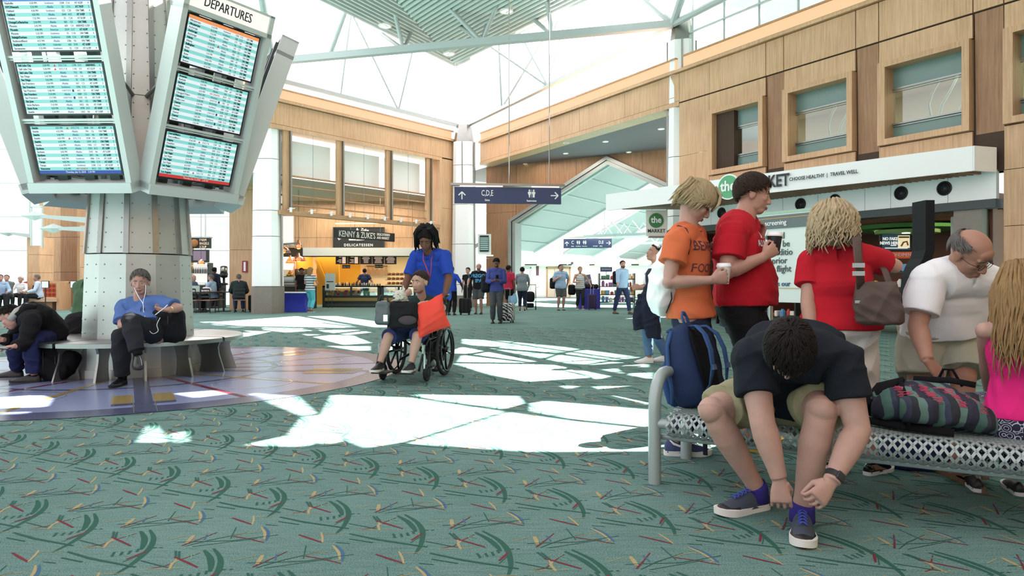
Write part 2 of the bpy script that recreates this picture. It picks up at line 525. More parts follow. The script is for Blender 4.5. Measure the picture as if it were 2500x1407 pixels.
def face_parts(J, hs, root, brow=None, lips=LIPS, closed=False, mous=None, skinm=None):
    r, f, u = head_frame(J); c = J['head']
    def pt(x, y, z): return c + (r * x + f * y + u * z) * hs
    for sx in (-1, 1):
        m = MB()
        if closed: m.ell(pt(sx * .031, .079, -.004), (.0135 * hs, .006 * hs, .0035 * hs), (r, f, u), 12, 8); m.build('eyelashes', IRIS, root, True)
        else:
            m.ell(pt(sx * .031, .0715, 0), (.0125 * hs, .0105 * hs, .0075 * hs), (r, f, u), 12, 8).mat(1).ell(pt(sx * .031, .0783, -.0005), (.0055 * hs, .0045 * hs, .006 * hs), (r, f, u), 10, 8)
            m.build('eye', [EYEW, IRIS], root, True)
        if brow:
            MB().tube([pt(sx * x, y, z) for x, y, z in ((.014, .089, .021), (.028, .087, .028), (.043, .078, .026), (.052, .067, .020))], [.0035 * hs, .0045 * hs, .004 * hs, .002 * hs], 8, flat=.6).build('eyebrow', brow, root, True)
    m = MB(); m.tube([pt(x, y, z) for x, y, z in ((-.025, .084, -.068), (-.012, .0955, -.0645), (0, .0975, -.0655), (.012, .0945, -.0645), (.025, .083, -.068))], [.0015 * hs, .003 * hs, .0035 * hs, .003 * hs, .0015 * hs], 8)
    m.tube([pt(x, y, z) for x, y, z in ((-.022, .084, -.070), (-.01, .0945, -.0745), (.01, .0945, -.0745), (.022, .084, -.070))], [.0015 * hs, .0038 * hs, .0038 * hs, .0015 * hs], 8); m.build('lips', lips, root, True)
    if mous:
        m = MB(); m.tube([pt(x, y, z) for x, y, z in ((-.034, .074, -.066), (-.02, .094, -.055), (0, .104, -.050), (.02, .094, -.055), (.034, .074, -.066))], [.004 * hs, .008 * hs, .009 * hs, .008 * hs, .004 * hs], 8)
        if mous[1]: m.ell(pt(0, .066, -.098), (.036 * hs, .030 * hs, .024 * hs), (r, f, u)); m.ell(pt(0, .02, -.07), (.069 * hs, .056 * hs, .034 * hs), (r, f, u))
        m.build('beard' if mous[1] else 'moustache', mous[0], root, True)

HAIRLINES = dict(   # unit-sphere height of the hairline at front, temple, above the ear, behind the ear, nape
    short=(.66, .44, -.06, -.48, -.70), crew=(.70, .56, .14, -.34, -.6), mop=(.28, .02, -.48, -.72, -.78), long=(.55, .25, -.2, -.55, -.7), receding=(.78, .62, .16, -.28, -.5), bald=(1.2, 1.05, .10, -.22, -.45))
def hair(J, hs, root, style, m, thick=.012, strand=.004, seed=1, sweep=0, extra=None, tufts=0, tl=.045, name='hair'):
    r, f, u = head_frame(J); c = J['head'] + (f * -.010 + u * .022) * hs
    hl = HAIRLINES[style]; g = np.random.default_rng(seed)
    nu, nv = (96, 56) if strand > .003 else (48, 30)
    ph0 = g.random(8) * 6
    mb = MB(); vs = []; fs = []
    for i in range(nv + 1):
        th = PI * i / nv
        for j in range(nu):
            a = 2 * PI * j / nu; x, y, z = math.sin(th) * math.sin(a), math.sin(th) * math.cos(a), math.cos(th)
            t = abs(math.atan2(x, y)) / PI * 4; k = min(int(t), 3); ln = hl[k] + (hl[k + 1] - hl[k]) * (t - k)
            ln += .05 * math.sin(a * 9 + ph0[0]) * .6 + .03 * math.sin(a * 23 + ph0[1])
            q = min(max((z - ln + .06) / .13, 0), 1); q = q * q * (3 - 2 * q)
            sw = a + sweep * z
            st = strand * min(1, math.sin(th) * 1.6) * (math.sin(sw * 31 + 3 * z + ph0[2]) * .5 + math.sin(sw * 47 + 5 * z * math.sin(a) + ph0[3]) * .5 + .6 * math.sin(7 * z + sw * 11 + ph0[4]))
            if style == 'bald' and z > .55: q = 0
            R1 = thick * (1 + .12 * math.sin(3 * a + ph0[5])) * (1 if style in ('mop', 'long') else .5 + .5 * max(z, 0) ** .6) + st
            ex = (.079 + R1) if q > 0 else .079
            k1 = .80 + (1 - .80) * q
            px, py, pz = x * (.080 + R1 * q) * k1, y * (.102 + R1 * q) * k1, z * (.098 + R1 * q) * k1
            vs.append(c + (r * px + f * py + u * pz) * hs)
    for i in range(nv):
        for j in range(nu):
            k = (j + 1) % nu; fs.append((i * nu + j, (i + 1) * nu + j, (i + 1) * nu + k, i * nu + k))
    mb.add(vs, fs)
    k = 0
    while k < tufts:     # short locks combed from the crown
        d = V(g.normal(size=3)).normalized(); ph = abs(math.atan2(d.x, d.y)) / PI * 4; q = min(int(ph), 3); ln = hl[q] + (hl[q + 1] - hl[q]) * (ph - q)
        if d.z < ln + .05 or (style == 'bald' and d.z > .5): continue
        k += 1; w = V((.05, -.45, .9)); fl = (d - w * d.dot(w) + V((sweep * .4, .35, 0))); fl = (fl - d * d.dot(fl)); fl = (fl.normalized() + V(g.normal(size=3)) * .22)
        pts = []
        for i in range(4):
            e = (d + fl * (tl / .1) * (i / 3 - .3)).normalized(); lift = thick * (1 if style == 'mop' else .5 + .5 * max(e.z, 0) ** .6) + .001 + .005 * (i == 3) * g.random() + .003 * math.sin(PI * i / 3)
            p = c + (r * (e.x * (.080 + lift)) + f * (e.y * (.102 + lift)) + u * (e.z * (.098 + lift))) * hs; pts.append(p)
        mb.tube(pts, [.0036 * hs, .0042 * hs, .0034 * hs, .0006], 5, flat=.7)
    if extra: extra(mb, lambda x, y, z: c + (r * x + f * y + u * z) * hs, (r, f, u), g)
    return mb.build(name, m, root, True)

def ik_fill(J, L):
    s = L['s']
    for sd in 'LR':
        k = 1 if sd == 'R' else -1
        side = (J['sR'] - J['sL']).normalized()
        if 'e' + sd not in J: J['e' + sd] = ik(J['s' + sd], J['w' + sd], .295 * s, .262 * s, J.get('ep' + sd, side * k * .6 - UP * .5 - J['fwd'] * .6))
        if 'k' + sd not in J: J['k' + sd] = ik(J['h' + sd], J['a' + sd], .44 * s, .43 * s, J.get('kp' + sd, J['fwd']))

def person(label, J, L, group=None, cat='person'):
    """L: H height, skin, hair, top, bottom, shoes ... -> Empty with body, clothing, hair, face and shoe children"""
    H = L.get('H', 1.75); s = L['s'] = H / 1.75; hs = L.get('hs', s ** .5); vox = L.get('vox', .009)
    J.setdefault('fwd', (J['hR'] - J['hL']).cross(UP) * -1)
    J['fwd'] = V(J['fwd']).normalized(); J.setdefault('hf', J['fwd']); ik_fill(J, L)
    root = thing('person', label, cat, (J['pel'].x, J['pel'].y, 0), group)
    mb = MB(); mb.loft(torso_rings(J, L)); hu = head_frame(J)[2]; hf = head_frame(J)[1]
    hb = J['head'] - hu * .055 * hs - hf * .014 * hs
    nr = (.050 if L.get('fem') else .058) * s * (1 + .18 * L.get('fat', 0))
    mb.tube([lerp(J['chest'], J['neck'], .3), J['neck'], lerp(J['neck'], hb, .55), hb, J['head'] - hf * .01], [nr * 1.35, nr * 1.1, nr, nr * .98, nr * .9], 16)
    head(mb, J, hs, L.get('fem'), L.get('jowl', 0))
    for sd in 'LR':
        arm(mb, J, sd, L); leg(mb, J, sd, L)
        d = J.get('hd' + sd, J['w' + sd] - J['e' + sd]); side = (J['sR'] - J['sL']).normalized() * (1 if sd == 'R' else -1)
        hand(mb, J['w' + sd], V(d), V(J.get('pn' + sd, -side)), sd == 'R', J.get('cu' + sd, .35), s * L.get('hand', 1), J.get('th' + sd, .4))
        if L.get('bare'): foot(mb, J['a' + sd], J.get('t' + sd, J['fwd']), s)
    me = remeshed(mb, vox, L.get('sm', 5)); me.materials.append(L['skin'])
    link_mesh('body', me, root, True)
    if L.get('face'): face_parts(J, hs, root, **L['face'])
    if L.get('hair'):
        hk = dict(L['hair']); hair(J, hs, root, hk.pop('style'), hk.pop('m'), **hk)
    cv = L.get('cvox', vox)
    def garment(name, mb, m, key, amp=.004, wl=.09, fn=None):
        me = remeshed(mb, cv, L.get('csm', 4))
        if amp and L.get('fold', 1): folds(me, amp * L.get('fold', 1), wl, hash(label) % 999 if False else len(label) * 7 + len(name), fn=fn)
        me.materials.append(m); return link_mesh(name, me, root, True)
    parts = {}
    b = L.get('bottom')
    if b:
        m = MB(); g = b.get('grow', .012)
        m.loft(torso_rings(J, L, g * .8, -.3, b.get("waist", (L["top"].get("hem", -.16) + .13) if L.get('top') else .16)))
        for sd in 'LR': leg(m, J, sd, L, .03, b.get('end', 1.93), g, b.get('gend', g + .012))
        parts['bottom'] = garment(b.get('name', 'trousers'), m, b['m'], 'b', b.get('amp', .004), b.get('wl', .10))
    t = L.get('top')
    if t:
        m = MB(); g = t.get('grow', .014)
        m.loft(torso_rings(J, L, g, t.get('hem', -.16), t.get('neck', 1.075), t.get('flare', .012), drape=.85))
        if t.get('sleeve', .6) > 0:
            for sd in 'LR': arm(m, J, sd, L, 0, t.get('sleeve', .6), g * 1.05, t.get('gend', g * 1.35))
        parts['top'] = garment(t.get('name', 'shirt'), m, t['m'], 't', t.get('amp', .004), t.get('wl', .11))
        if t.get('sleeve', .6) > 0:
            c, d = torso_at(J, 1.08); sd = (J['sR'] - J['sL']).normalized(); fw = d.cross(sd); q = MB()
            k = t.get('collar', .3)
            rings = []
            for dz, gr in ((0, .016), (.02, .012), (.036 * k, .010), (.036 * k, .004), (0, .002)):
                rings.append(ring(c + d * dz * s + fw * .008, sd, fw, nr * 1.2 + gr, nr * 1.2 + gr, 18, 2))
            q.loft(rings, cap=False); q.build('collar', t.get('cm', t['m']), root, True)
    sh = L.get('shoes')
    if sh:
        for sd in 'LR':
            if sd in sh.get('skip', ''): continue
            shoe(root, J['a' + sd], V(J.get('t' + sd, J['fwd'])), s * sh.get('k', 1), sh, J.get('fu' + sd))
    parts['root'] = root
    return parts

SOLE = [(-.062, 0), (-.055, .020), (-.035, .031), (0, .034), (.05, .037), (.10, .045), (.14, .048), (.17, .044), (.195, .034), (.212, .018), (.218, 0)]
def shoe(root, a, toe, s, sh, up=None):
    toe = V(toe)
    if up is None: toe.z = 0
    r, f, u = frame(toe.normalized(), up if up is not None else UP)
    b = a - u * (.085 * s); th = sh.get('sole_h', .024)
    if up is None: b.z = sh.get('z', 0)
    up_m = MB(); low = sh.get('low', .062)
    rows = [(-.058, .022, low * .9), (-.045, .032, low * 1.15), (-.01, .036, low * 1.1), (.025, .038, low * 1.2), (.055, .041, low * 1.15), (.09, .044, low * .92), (.13, .046, low * .72), (.165, .042, low * .58), (.195, .031, low * .45), (.210, .014, low * .3)]
    rings = []
    for y, w, h in rows:
        rg = []
        for k in range(14):
            an = PI * k / 13
            rg.append(b + f * (y * s) + r * (w * s * (math.cos(an) * (1 - .25 * math.sin(an) ** 2))) + u * ((th * .7 + h * abs(math.sin(an)) ** .8) * s))
        rings.append(rg)
    up_m.loft(rings)
    o = up_m.build(sh.get('name', 'shoe'), sh['m'], root, 50, fix=True)
    SO = [(p.x, max(p.y, 0)) for p in curve([V((y, w, 0)) for y, w in SOLE], 3)]; poly = [(w, y) for y, w in SO] + [(-w, y) for y, w in reversed(SO[1:-1])]
    sm = MB(); k = 1.06
    lo = [b + (r * x * k + f * y * k) * s + u * (.0 + .012 * max(0, (y - .14) / .08) ** 2) * s for x, y in poly]
    hi = [b + (r * x * k * 1.02 + f * y * k * 1.01) * s + u * (th + .010 * max(0, (y - .14) / .08)) * s for x, y in poly]
    sm.loft([lo, hi]); sm.build('sole', sh.get('sole', WHITE_RUB), o, 50, fix=True)
    if sh.get('laces'):
        lm = MB()
        for i in range(5):
            y = .035 + i * .021; h = (low * (1.2 - i * .09) + th * .7) * s
            for q in (-1, 1):
                lm.tube([b + f * (y * s) + r * (q * .017 * s) + u * h * .985, b + f * ((y + .009) * s) + u * (h + .004 * s), b + f * ((y + .02) * s) - r * (q * .017 * s) + u * h * .96], .0028 * s, 6)
        lm.build('laces', sh['laces'], o, True)
    if sh.get('cap'):
        cm = MB(); rg = []
        for y, w, h in rows[-4:]:
            rg.append([b + f * ((y + .003) * s) + r * ((w + .003) * s * math.cos(PI * k / 13) * (1 - .25 * math.sin(PI * k / 13) ** 2)) + u * ((th * .7 + (h * .8 if y < .18 else h * 1.06) * abs(math.sin(PI * k / 13)) ** .8) * s) for k in range(14)])
        cm.loft(rg); cm.build('toe_cap', sh['cap'], o, 50, fix=True)
    return o

def stand(x, y, face, H=1.75, wide=1.0, **kw):
    """joints of a standing or walking figure; face: 0 = towards the camera, 90 = to +X, 180 = away. overrides in local (right, forward, up) metres"""
    s = H / 1.75; a = R(face); f = V((math.sin(a), -math.cos(a), 0)); r = f.cross(UP); b = V((x, y, 0))
    def W(q): return b + (r * q[0] + f * q[1] + UP * q[2]) * s
    st = kw.pop('stride', 0); lean = kw.pop('lean', 0); J = dict(fwd=f)
    base = dict(pel=(0, 0, .93), chest=(0, lean, 1.40), neck=(0, lean * 1.05 + .005, 1.475), head=(0, lean * 1.1 + .03, 1.625),
                hL=(-.088, 0, .91), hR=(.088, 0, .91), aL=(-.10, st * .5 - .02, .085), aR=(.10, -st * .5 - .02, .085),
                sL=(-.185 * wide, lean, 1.405), sR=(.185 * wide, lean, 1.405), wL=(-.25 * wide, .06 - st * .3, .86), wR=(.25 * wide, .06 + st * .3, .86))
    for k, v in kw.items():
        if k in base or k[0] in 'ek' and len(k) == 2: base[k] = v
    for k, v in base.items(): J[k] = W(v)
    for k, v in kw.items():
        if k not in base:
            J[k] = v if not isinstance(v, tuple) else (r * v[0] + f * v[1] + UP * v[2])
    return J
def ax3(face):
    a = R(face); f = V((math.sin(a), -math.cos(a), 0)); return f.cross(UP), f

def drape(o, pts, lift=.005):
    bv = bvh_of(o); out = []
    for p in pts:
        q, n, i, d = bv.find_nearest(V(p)); out.append(q + n * lift)
    return out

def curve(pts, n=5):
    out = []
    for i in range(len(pts) - 1):
        a, b, c, d = pts[max(i - 1, 0)], pts[i], pts[i + 1], pts[min(i + 2, len(pts) - 1)]
        for k in range(n):
            t = k / n; out.append((b * 2 + (c - a) * t + (a * 2 - b * 5 + c * 4 - d) * t * t + (b * 3 - a - c * 3 + d) * t ** 3) * .5)
    return out + [pts[-1]]
# sun holes made in the unseen deck, shaped by the light patches they throw on the floor (survey pixels)
PATCHES = [
 [(815, 965), (1000, 972), (1225, 1006), (985, 1078), (900, 1092), (862, 1078), (790, 1015)],
 [(1005, 1082), (1240, 1008), (1400, 1030), (1590, 1050), (1604, 1100), (1300, 1102)],
 [(1010, 964), (1260, 968), (1275, 985), (1230, 998), (1060, 975)],
 [(1300, 985), (1330, 980), (1588, 1002), (1588, 1042), (1400, 1022), (1300, 1004)],
 [(612, 962), (720, 968), (766, 1010), (744, 1016)], [(745, 1018), (790, 1012), (830, 1078), (800, 1084), (712, 1060)],
 [(606, 1086), (705, 1064), (765, 1080), (745, 1090)], [(370, 1038), (405, 1080), (345, 1079)], [(424, 1060), (450, 1054), (450, 1080), (438, 1080)],
 [(1620, 1058), (1700, 1066), (1850, 1080), (1855, 1104), (1620, 1100)],
 [(1130, 828), (1250, 834), (1230, 848), (1130, 842)], [(1258, 836), (1420, 852), (1360, 862), (1222, 850)], [(1430, 853), (1570, 872), (1500, 880), (1380, 864)],
 [(1130, 848), (1210, 852), (1140, 864), (1090, 862)], [(1220, 854), (1350, 866), (1300, 884), (1160, 866)], [(1365, 867), (1480, 881), (1430, 890), (1320, 885)], [(1490, 884), (1580, 890), (1580, 897), (1440, 891)],
 [(1130, 868), (1280, 886), (1120, 884)], [(1110, 888), (1300, 890), (1440, 922), (1290, 932), (1200, 915)], [(1310, 890), (1500, 898), (1520, 912), (1460, 926), (1420, 912)],
 [(1540, 912), (1590, 910), (1588, 936), (1530, 928)], [(1370, 942), (1410, 944), (1390, 949)], [(1450, 944), (1590, 943), (1588, 952), (1470, 952)], [(1500, 966), (1590, 964), (1588, 988)],
 [(940, 830), (1000, 836), (960, 858), (930, 850)], [(740, 816), (860, 820), (905, 838), (840, 842)], [(800, 845), (900, 846), (900, 856), (870, 856)],
 [(640, 794), (720, 796), (760, 808), (700, 812), (645, 806)], [(760, 798), (840, 800), (905, 812), (850, 818), (790, 810)],
 [(430, 962), (520, 955), (562, 962), (480, 972)], [(0, 972), (90, 966), (120, 976), (105, 995), (0, 998)], [(0, 1010), (60, 1008), (60, 1012), (0, 1014)],
 [(465, 812), (560, 806), (660, 810), (600, 822), (470, 828)],
]
# ------------------------------------------------------------------ setting: materials
def glow(name, col, st):
    return mat('glow ' + name, tuple(c * .4 for c in col), emit=col, estr=st, rough=.5)
MAPLE = wood('maple veneer', (182, 142, 106), (216, 176, 138), 2, .42)
MAPLE_D = wood('maple veneer deep and shaded', (132, 94, 66), (170, 128, 94), 2, .42)  # deeper maple; also paints shade on the recess wall and a pier side
MAPLE_T = wood('maple trim', (160, 120, 86), (196, 154, 116), 0, .4)
SEAM = mat('dark seam', (70, 52, 40), .8)
WHITE = mat('white paint', (246, 246, 246), .55, bump=.02, bscale=60)
WHITE2 = mat('white wall', (232, 230, 222), .7, bump=.03, bscale=40)
OFFW = mat('off white panel', (214, 220, 216), .6)
STEEL = mat('brushed steel', (150, 152, 148), .34, 1, bump=.06, bscale=30, var=.08, vscale=3, vstretch=(1, 1, 6))
GALV = mat('galvanised sheet', (186, 190, 186), .42, .6, var=.10, vscale=4, bump=.03, bscale=18)
GREYP = mat('grey green paint', (196, 204, 201), .5, .1)
GREYD = mat('dark grey paint', (62, 70, 70), .55)
CHAR = mat('charcoal', (38, 42, 44), .6)
BLACK = mat('black plastic', (18, 19, 20), .45)
TRUSSM = mat('white truss paint', (178, 186, 186), .5)
STONE = mat('grey stone', (132, 124, 114), .6, var=.12, vscale=9)
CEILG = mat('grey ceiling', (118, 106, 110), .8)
PLAST = mat('tan plaster', (200, 186, 168), .8)
GLASS = glass('clear glass')
GLASSW = glass('window glass', (225, 238, 232), .15)
FROST = mat('frosted green glass', (112, 138, 132), .3, spec=.6)
TW = mat('white lettering', (240, 240, 238), .6); TD = mat('dark lettering', (40, 50, 54), .6)
NAVY = mat('navy sign', (52, 62, 98), .5)
GREEN = mat('green sign', (60, 128, 76), .6); GREENL = mat('light green sign', (96, 172, 124), .6)
COVE = mat('glow cove lamp', (40, 28, 20), emit=(255, 208, 160), estr=1.0)
LAMPW = glow('lamp', (255, 236, 210), 4)
LIT = glow('lit panel', (250, 244, 236), 1.0)

# ------------------------------------------------------------------ floor
GU, GV = V((.865, -.5, 0)), V((.5, .865, 0))
def carpet():
    m = bpy.data.materials.new('green carpet'); m.use_nodes = True; nt = m.node_tree; b = nt.nodes['Principled BSDF']
    b.inputs['Roughness'].default_value = .95; b.inputs['Specular IOR Level'].default_value = .1
    tc = nt.nodes.new('ShaderNodeTexCoord'); n1 = nt.nodes.new('ShaderNodeTexNoise'); n1.inputs['Scale'].default_value = 170; n1.inputs['Detail'].default_value = 3
    n2 = nt.nodes.new('ShaderNodeTexNoise'); n2.inputs['Scale'].default_value = .8
    mp = nt.nodes.new('ShaderNodeMapping'); mp.inputs['Rotation'].default_value = (0, 0, R(30)); mp.inputs['Scale'].default_value = (7, 60, 1)
    n3 = nt.nodes.new('ShaderNodeTexNoise'); n3.inputs['Scale'].default_value = 1; n3.inputs['Detail'].default_value = 3
    for n in (n1, n2): nt.links.new(tc.outputs['Object'], n.inputs['Vector'])
    nt.links.new(tc.outputs['Object'], mp.inputs['Vector']); nt.links.new(mp.outputs['Vector'], n3.inputs['Vector'])
    cr = nt.nodes.new('ShaderNodeValToRGB'); e = cr.color_ramp.elements
    e[0].position = .32; e[0].color = rgb(70, 102, 96); e[1].position = .68; e[1].color = rgb(116, 146, 139)
    a = nt.nodes.new('ShaderNodeMath'); a.operation = 'MULTIPLY_ADD'; a.inputs[1].default_value = .25
    a2 = nt.nodes.new('ShaderNodeMath'); a2.operation = 'MULTIPLY_ADD'; a2.inputs[1].default_value = .3
    s = nt.nodes.new('ShaderNodeMath'); s.operation = 'SUBTRACT'; s.inputs[1].default_value = .275
    nt.links.new(n2.outputs['Fac'], a.inputs[0]); nt.links.new(n1.outputs['Fac'], a.inputs[2])
    nt.links.new(n3.outputs['Fac'], a2.inputs[0]); nt.links.new(a.outputs[0], a2.inputs[2])
    nt.links.new(a2.outputs[0], s.inputs[0]); nt.links.new(s.outputs[0], cr.inputs[0]); nt.links.new(cr.outputs[0], b.inputs['Base Color'])
    bp = nt.nodes.new('ShaderNodeBump'); bp.inputs['Strength'].default_value = .35; bp.inputs['Distance'].default_value = .006
    nt.links.new(n1.outputs['Fac'], bp.inputs['Height']); nt.links.new(bp.outputs['Normal'], b.inputs['Normal'])
    return m
def yarn(n, c): return mat('carpet yarn ' + n, c, .95, var=.25, vscale=120, spec=.1)
DG, RD, TN, BL, LG = yarn('dark green', (50, 90, 78)), yarn('red', (112, 50, 60)), yarn('tan', (158, 146, 108)), yarn('blue', (70, 100, 126)), yarn('pale green', (98, 146, 126))
# one repeat of the woven pattern: (yarn, width in mm, points in the survey crop of the photograph)
MOTIF = [(0, 26, 'a', [(1080, 1062), (1108, 1110), (1105, 1160), (1085, 1205)]), (0, 26, 'a', [(1150, 1052), (1180, 1110), (1165, 1170), (1120, 1225), (1010, 1318), (880, 1398)]),
         (0, 16, 'd', [(880, 1222), (858, 1258)]), (0, 16, 'd', [(942, 1222), (925, 1248)]), (0, 16, 'd', [(1005, 1212), (985, 1240)]), (0, 15, 'd', [(1065, 1198), (1050, 1222)]),
         (1, 12, 'd', [(970, 1280), (1050, 1248), (1130, 1215)]), (0, 7, 'l', [(940, 1302), (1120, 1230)]),
         (1, 7, 't', [(640, 1190), (780, 1166), (880, 1130), (1050, 1080)]), (2, 13, 'd', [(797, 1192), (830, 1150), (882, 1128)]), (0, 13, 'd', [(884, 1124), (900, 1070)]),
         (2, 6, 't', [(620, 1192), (700, 1186), (910, 1180)]), (2, 13, 'a', [(1528, 908), (1545, 945), (1530, 990)]), (2, 6, 't', [(1530, 990), (1480, 1000)]), (3, 14, 'a', [(1552, 906), (1570, 950), (1540, 1000)]),
         (1, 9, 'l', [(1310, 970), (1420, 988), (1522, 1012)]), (2, 5, 't', [(1310, 968), (1400, 952), (1520, 940)]),
         (1, 13, 'd', [(1338, 846), (1400, 868), (1470, 892)]), (2, 11, 'd', [(1470, 892), (1488, 862), (1496, 832)]), (2, 5, 't', [(1500, 842), (1650, 836)]),
         (1, 12, 'd', [(1395, 1176), (1520, 1130)]), (1, 8, 'l', [(1520, 1130), (1670, 1072)]), (2, 20, 'd', [(1432, 1156), (1460, 1128), (1490, 1095)]), (2, 5, 't', [(1270, 1132), (1440, 1100)]),
         (2, 10, 'd', [(1308, 1350), (1322, 1318), (1362, 1272)]), (1, 12, 'd', [(1340, 1262), (1430, 1300), (1520, 1342)]), (0, 14, 'd', [(1350, 1215), (1352, 1262)]),
         (0, 7, 'l', [(1290, 985), (1350, 910)]), (0, 6, 'l', [(900, 1010), (1290, 1000), (1640, 960)]), (0, 6, 'l', [(1000, 1040), (1480, 985)]), (0, 6, 'l', [(1420, 1180), (1620, 1130), (1900, 1075)]),
         (0, 15, 'l', [(520, 1222), (700, 1275), (1040, 1340)]), (0, 12, 'l', [(470, 1268), (630, 1300)]), (0, 8, 'l', [(330, 1300), (430, 1310)]), (0, 9, 'l', [(1080, 1290), (1290, 1345)]),
         (0, 9, 'd', [(1175, 1192), (1205, 1190)]), (0, 9, 'd', [(1225, 1190), (1250, 1190)]), (3, 10, 'd', [(1590, 1090), (1570, 1130)]), (4, 7, 'd', [(560, 960), (540, 990)]), (4, 7, 'd', [(1460, 1190), (1500, 1200)]), (4, 7, 'd', [(1480, 1240), (1530, 1262)])]
def build_floor():
    mb = MB()
    mb.add([(-40, -14, 0), (40, -14, 0), (40, 62, 0), (-40, 62, 0)], [(0, 1, 2, 3)])
    lib = []
    for ci, w, kind, pts in MOTIF:
        q = [F(x / 3.147, 960 + y / 3.147) for x, y in pts]
        loc = [((p - V((-1.6, 3.07, 0))).dot(GU), (p - V((-1.6, 3.07, 0))).dot(GV)) for p in q]
        if kind == 'a' and len(loc) > 2:
            f = []
            for i in range(len(loc) - 1):
                a, b, c, d = loc[max(i - 1, 0)], loc[i], loc[i + 1], loc[min(i + 2, len(loc) - 1)]
                for k in range(4):
                    t = k / 4; f.append(tuple(.5 * (2 * b[e] + (c[e] - a[e]) * t + (2 * a[e] - 5 * b[e] + 4 * c[e] - d[e]) * t * t + (3 * b[e] - a[e] - 3 * c[e] + d[e]) * t ** 3) for e in (0, 1)))
            f.append(loc[-1]); loc = f
        lib.append((ci, w / 1000, kind, loc))
    z = .0006
    for j in range(-8, 32):
        for i in range(-44, 40):
            c = V((-1.6, 3.07, 0)) + GU * (.4325 * i - .02 * j) + GV * (.722 * j)
            if not (1.8 < c.y < 17 and abs(c.x) < .80 * c.y + 1.2): continue
            if (c - V((-4.6, 8.6, 0))).length < 2.7: continue
            for n, (ci, w, kind, loc) in enumerate(lib):
                if c.y > 11 and ci == 4: continue
                mb.mat(ci + 1); k = len(loc); vs = []
                for e, (u, v) in enumerate(loc):
                    a, b = loc[max(e - 1, 0)], loc[min(e + 1, k - 1)]
                    tx, ty = b[0] - a[0], b[1] - a[1]; ln = math.hypot(tx, ty) or 1
                    ww = w / 2 * (.35 + .65 * math.sin(PI * (e + .5) / k) if kind in 'at' else (.7 if e in (0, k - 1) else 1))
                    nx, ny = -ty / ln * ww, tx / ln * ww
                    zz = z + .00002 * n
                    vs += [c + GU * (u + nx) + GV * (v + ny) + UP * zz, c + GU * (u - nx) + GV * (v - ny) + UP * zz]
                mb.add(vs, [(2 * e, 2 * e + 1, 2 * e + 3, 2 * e + 2) for e in range(k - 1)])
    return struct(mb.build('floor', [carpet(), DG, RD, TN, BL, LG]))

AX = V((-4.603, 8.598, 0))      # axis of the flight display column
def build_terrazzo():
    T = mat('blue terrazzo', (128, 138, 172), .22, var=.22, vscale=160, spec=.4)
    T2 = mat('violet terrazzo', (146, 150, 178), .24, var=.2, vscale=160, spec=.4); T3 = mat('dark blue terrazzo', (74, 80, 108), .2, var=.2, vscale=160, spec=.4)
    GO = mat('gold terrazzo', (150, 132, 84), .14, var=.2, vscale=160); RE = mat('red terrazzo', (122, 56, 66), .12, var=.2, vscale=160); BR = mat('brass strip', (186, 180, 160), .3, .8)
    mb = MB(); n = 96
    def sect(r0, r1, a0, a1, z, m, k=None):
        k = k or max(2, int(abs(a1 - a0) / 4)); vs = []
        for i in range(k + 1):
            a = R(a0 + (a1 - a0) * i / k); e = V((math.sin(a), -math.cos(a), 0)); vs += [AX + e * r0 + UP * z, AX + e * r1 + UP * z]
        mb.mat(m).add(vs, [(2 * i, 2 * i + 1, 2 * i + 3, 2 * i + 2) for i in range(k)])
    sect(0, 3.18, 0, 360, .004, 0, n); sect(2.86, 3.2, 0, 360, .0045, 2, n); sect(1.55, 1.62, 0, 360, .005, 2, n)
    for k in range(6):
        a = 29 + 60 * k; e = V((math.sin(R(a)), -math.cos(R(a)), 0)); s = V((-e.y, e.x, 0))
        def q(r0, r1, x0, x1, z, m): mb.mat(m).add([AX + e * r0 + s * x0 + UP * z, AX + e * r1 + s * x0 + UP * z, AX + e * r1 + s * x1 + UP * z, AX + e * r0 + s * x1 + UP * z], [(0, 1, 2, 3)])
        q(.7, 3.1, -.075, .075, .0055, 2)
        q(2.1, 2.62, -.26, -.085, .006, 3); q(2.1, 2.62, .085, .26, .006, 3); q(2.62, 2.72, -.26, .26, .006, 2); q(2.83, 3.15, -.085, .085, .0062, 2)
        for w in (-.09, .085): q(2.6, 3.18, w, w + .008, .0065, 5)
        for da, r0, r1, m, w in ((17, .8, 2.86, 4, .03), (38, .8, 2.86, 3, .035)):
            ee = V((math.sin(R(a + da)), -math.cos(R(a + da)), 0)); ss = V((-ee.y, ee.x, 0))
            mb.mat(m).add([AX + ee * r0 - ss * w + UP * .0057, AX + ee * r1 - ss * w + UP * .0057, AX + ee * r1 + ss * w + UP * .0057, AX + ee * r0 + ss * w + UP * .0057], [(0, 1, 2, 3)])
        c = AX + V((math.sin(R(a + 30)), -math.cos(R(a + 30)), 0)) * 2.1; vs = []
        for i in range(33):
            b = 2 * PI * i / 32; u = V((math.cos(b), math.sin(b), 0)); vs += [c + u * .40 + UP * .006, c + u * .412 + UP * .006]
        mb.mat(5).add(vs, [(2 * i, 2 * i + 1, 2 * i + 3, 2 * i + 2) for i in range(32)])
    return struct(mb.build('floor_terrazzo', [T, T2, T3, GO, RE, BR]))

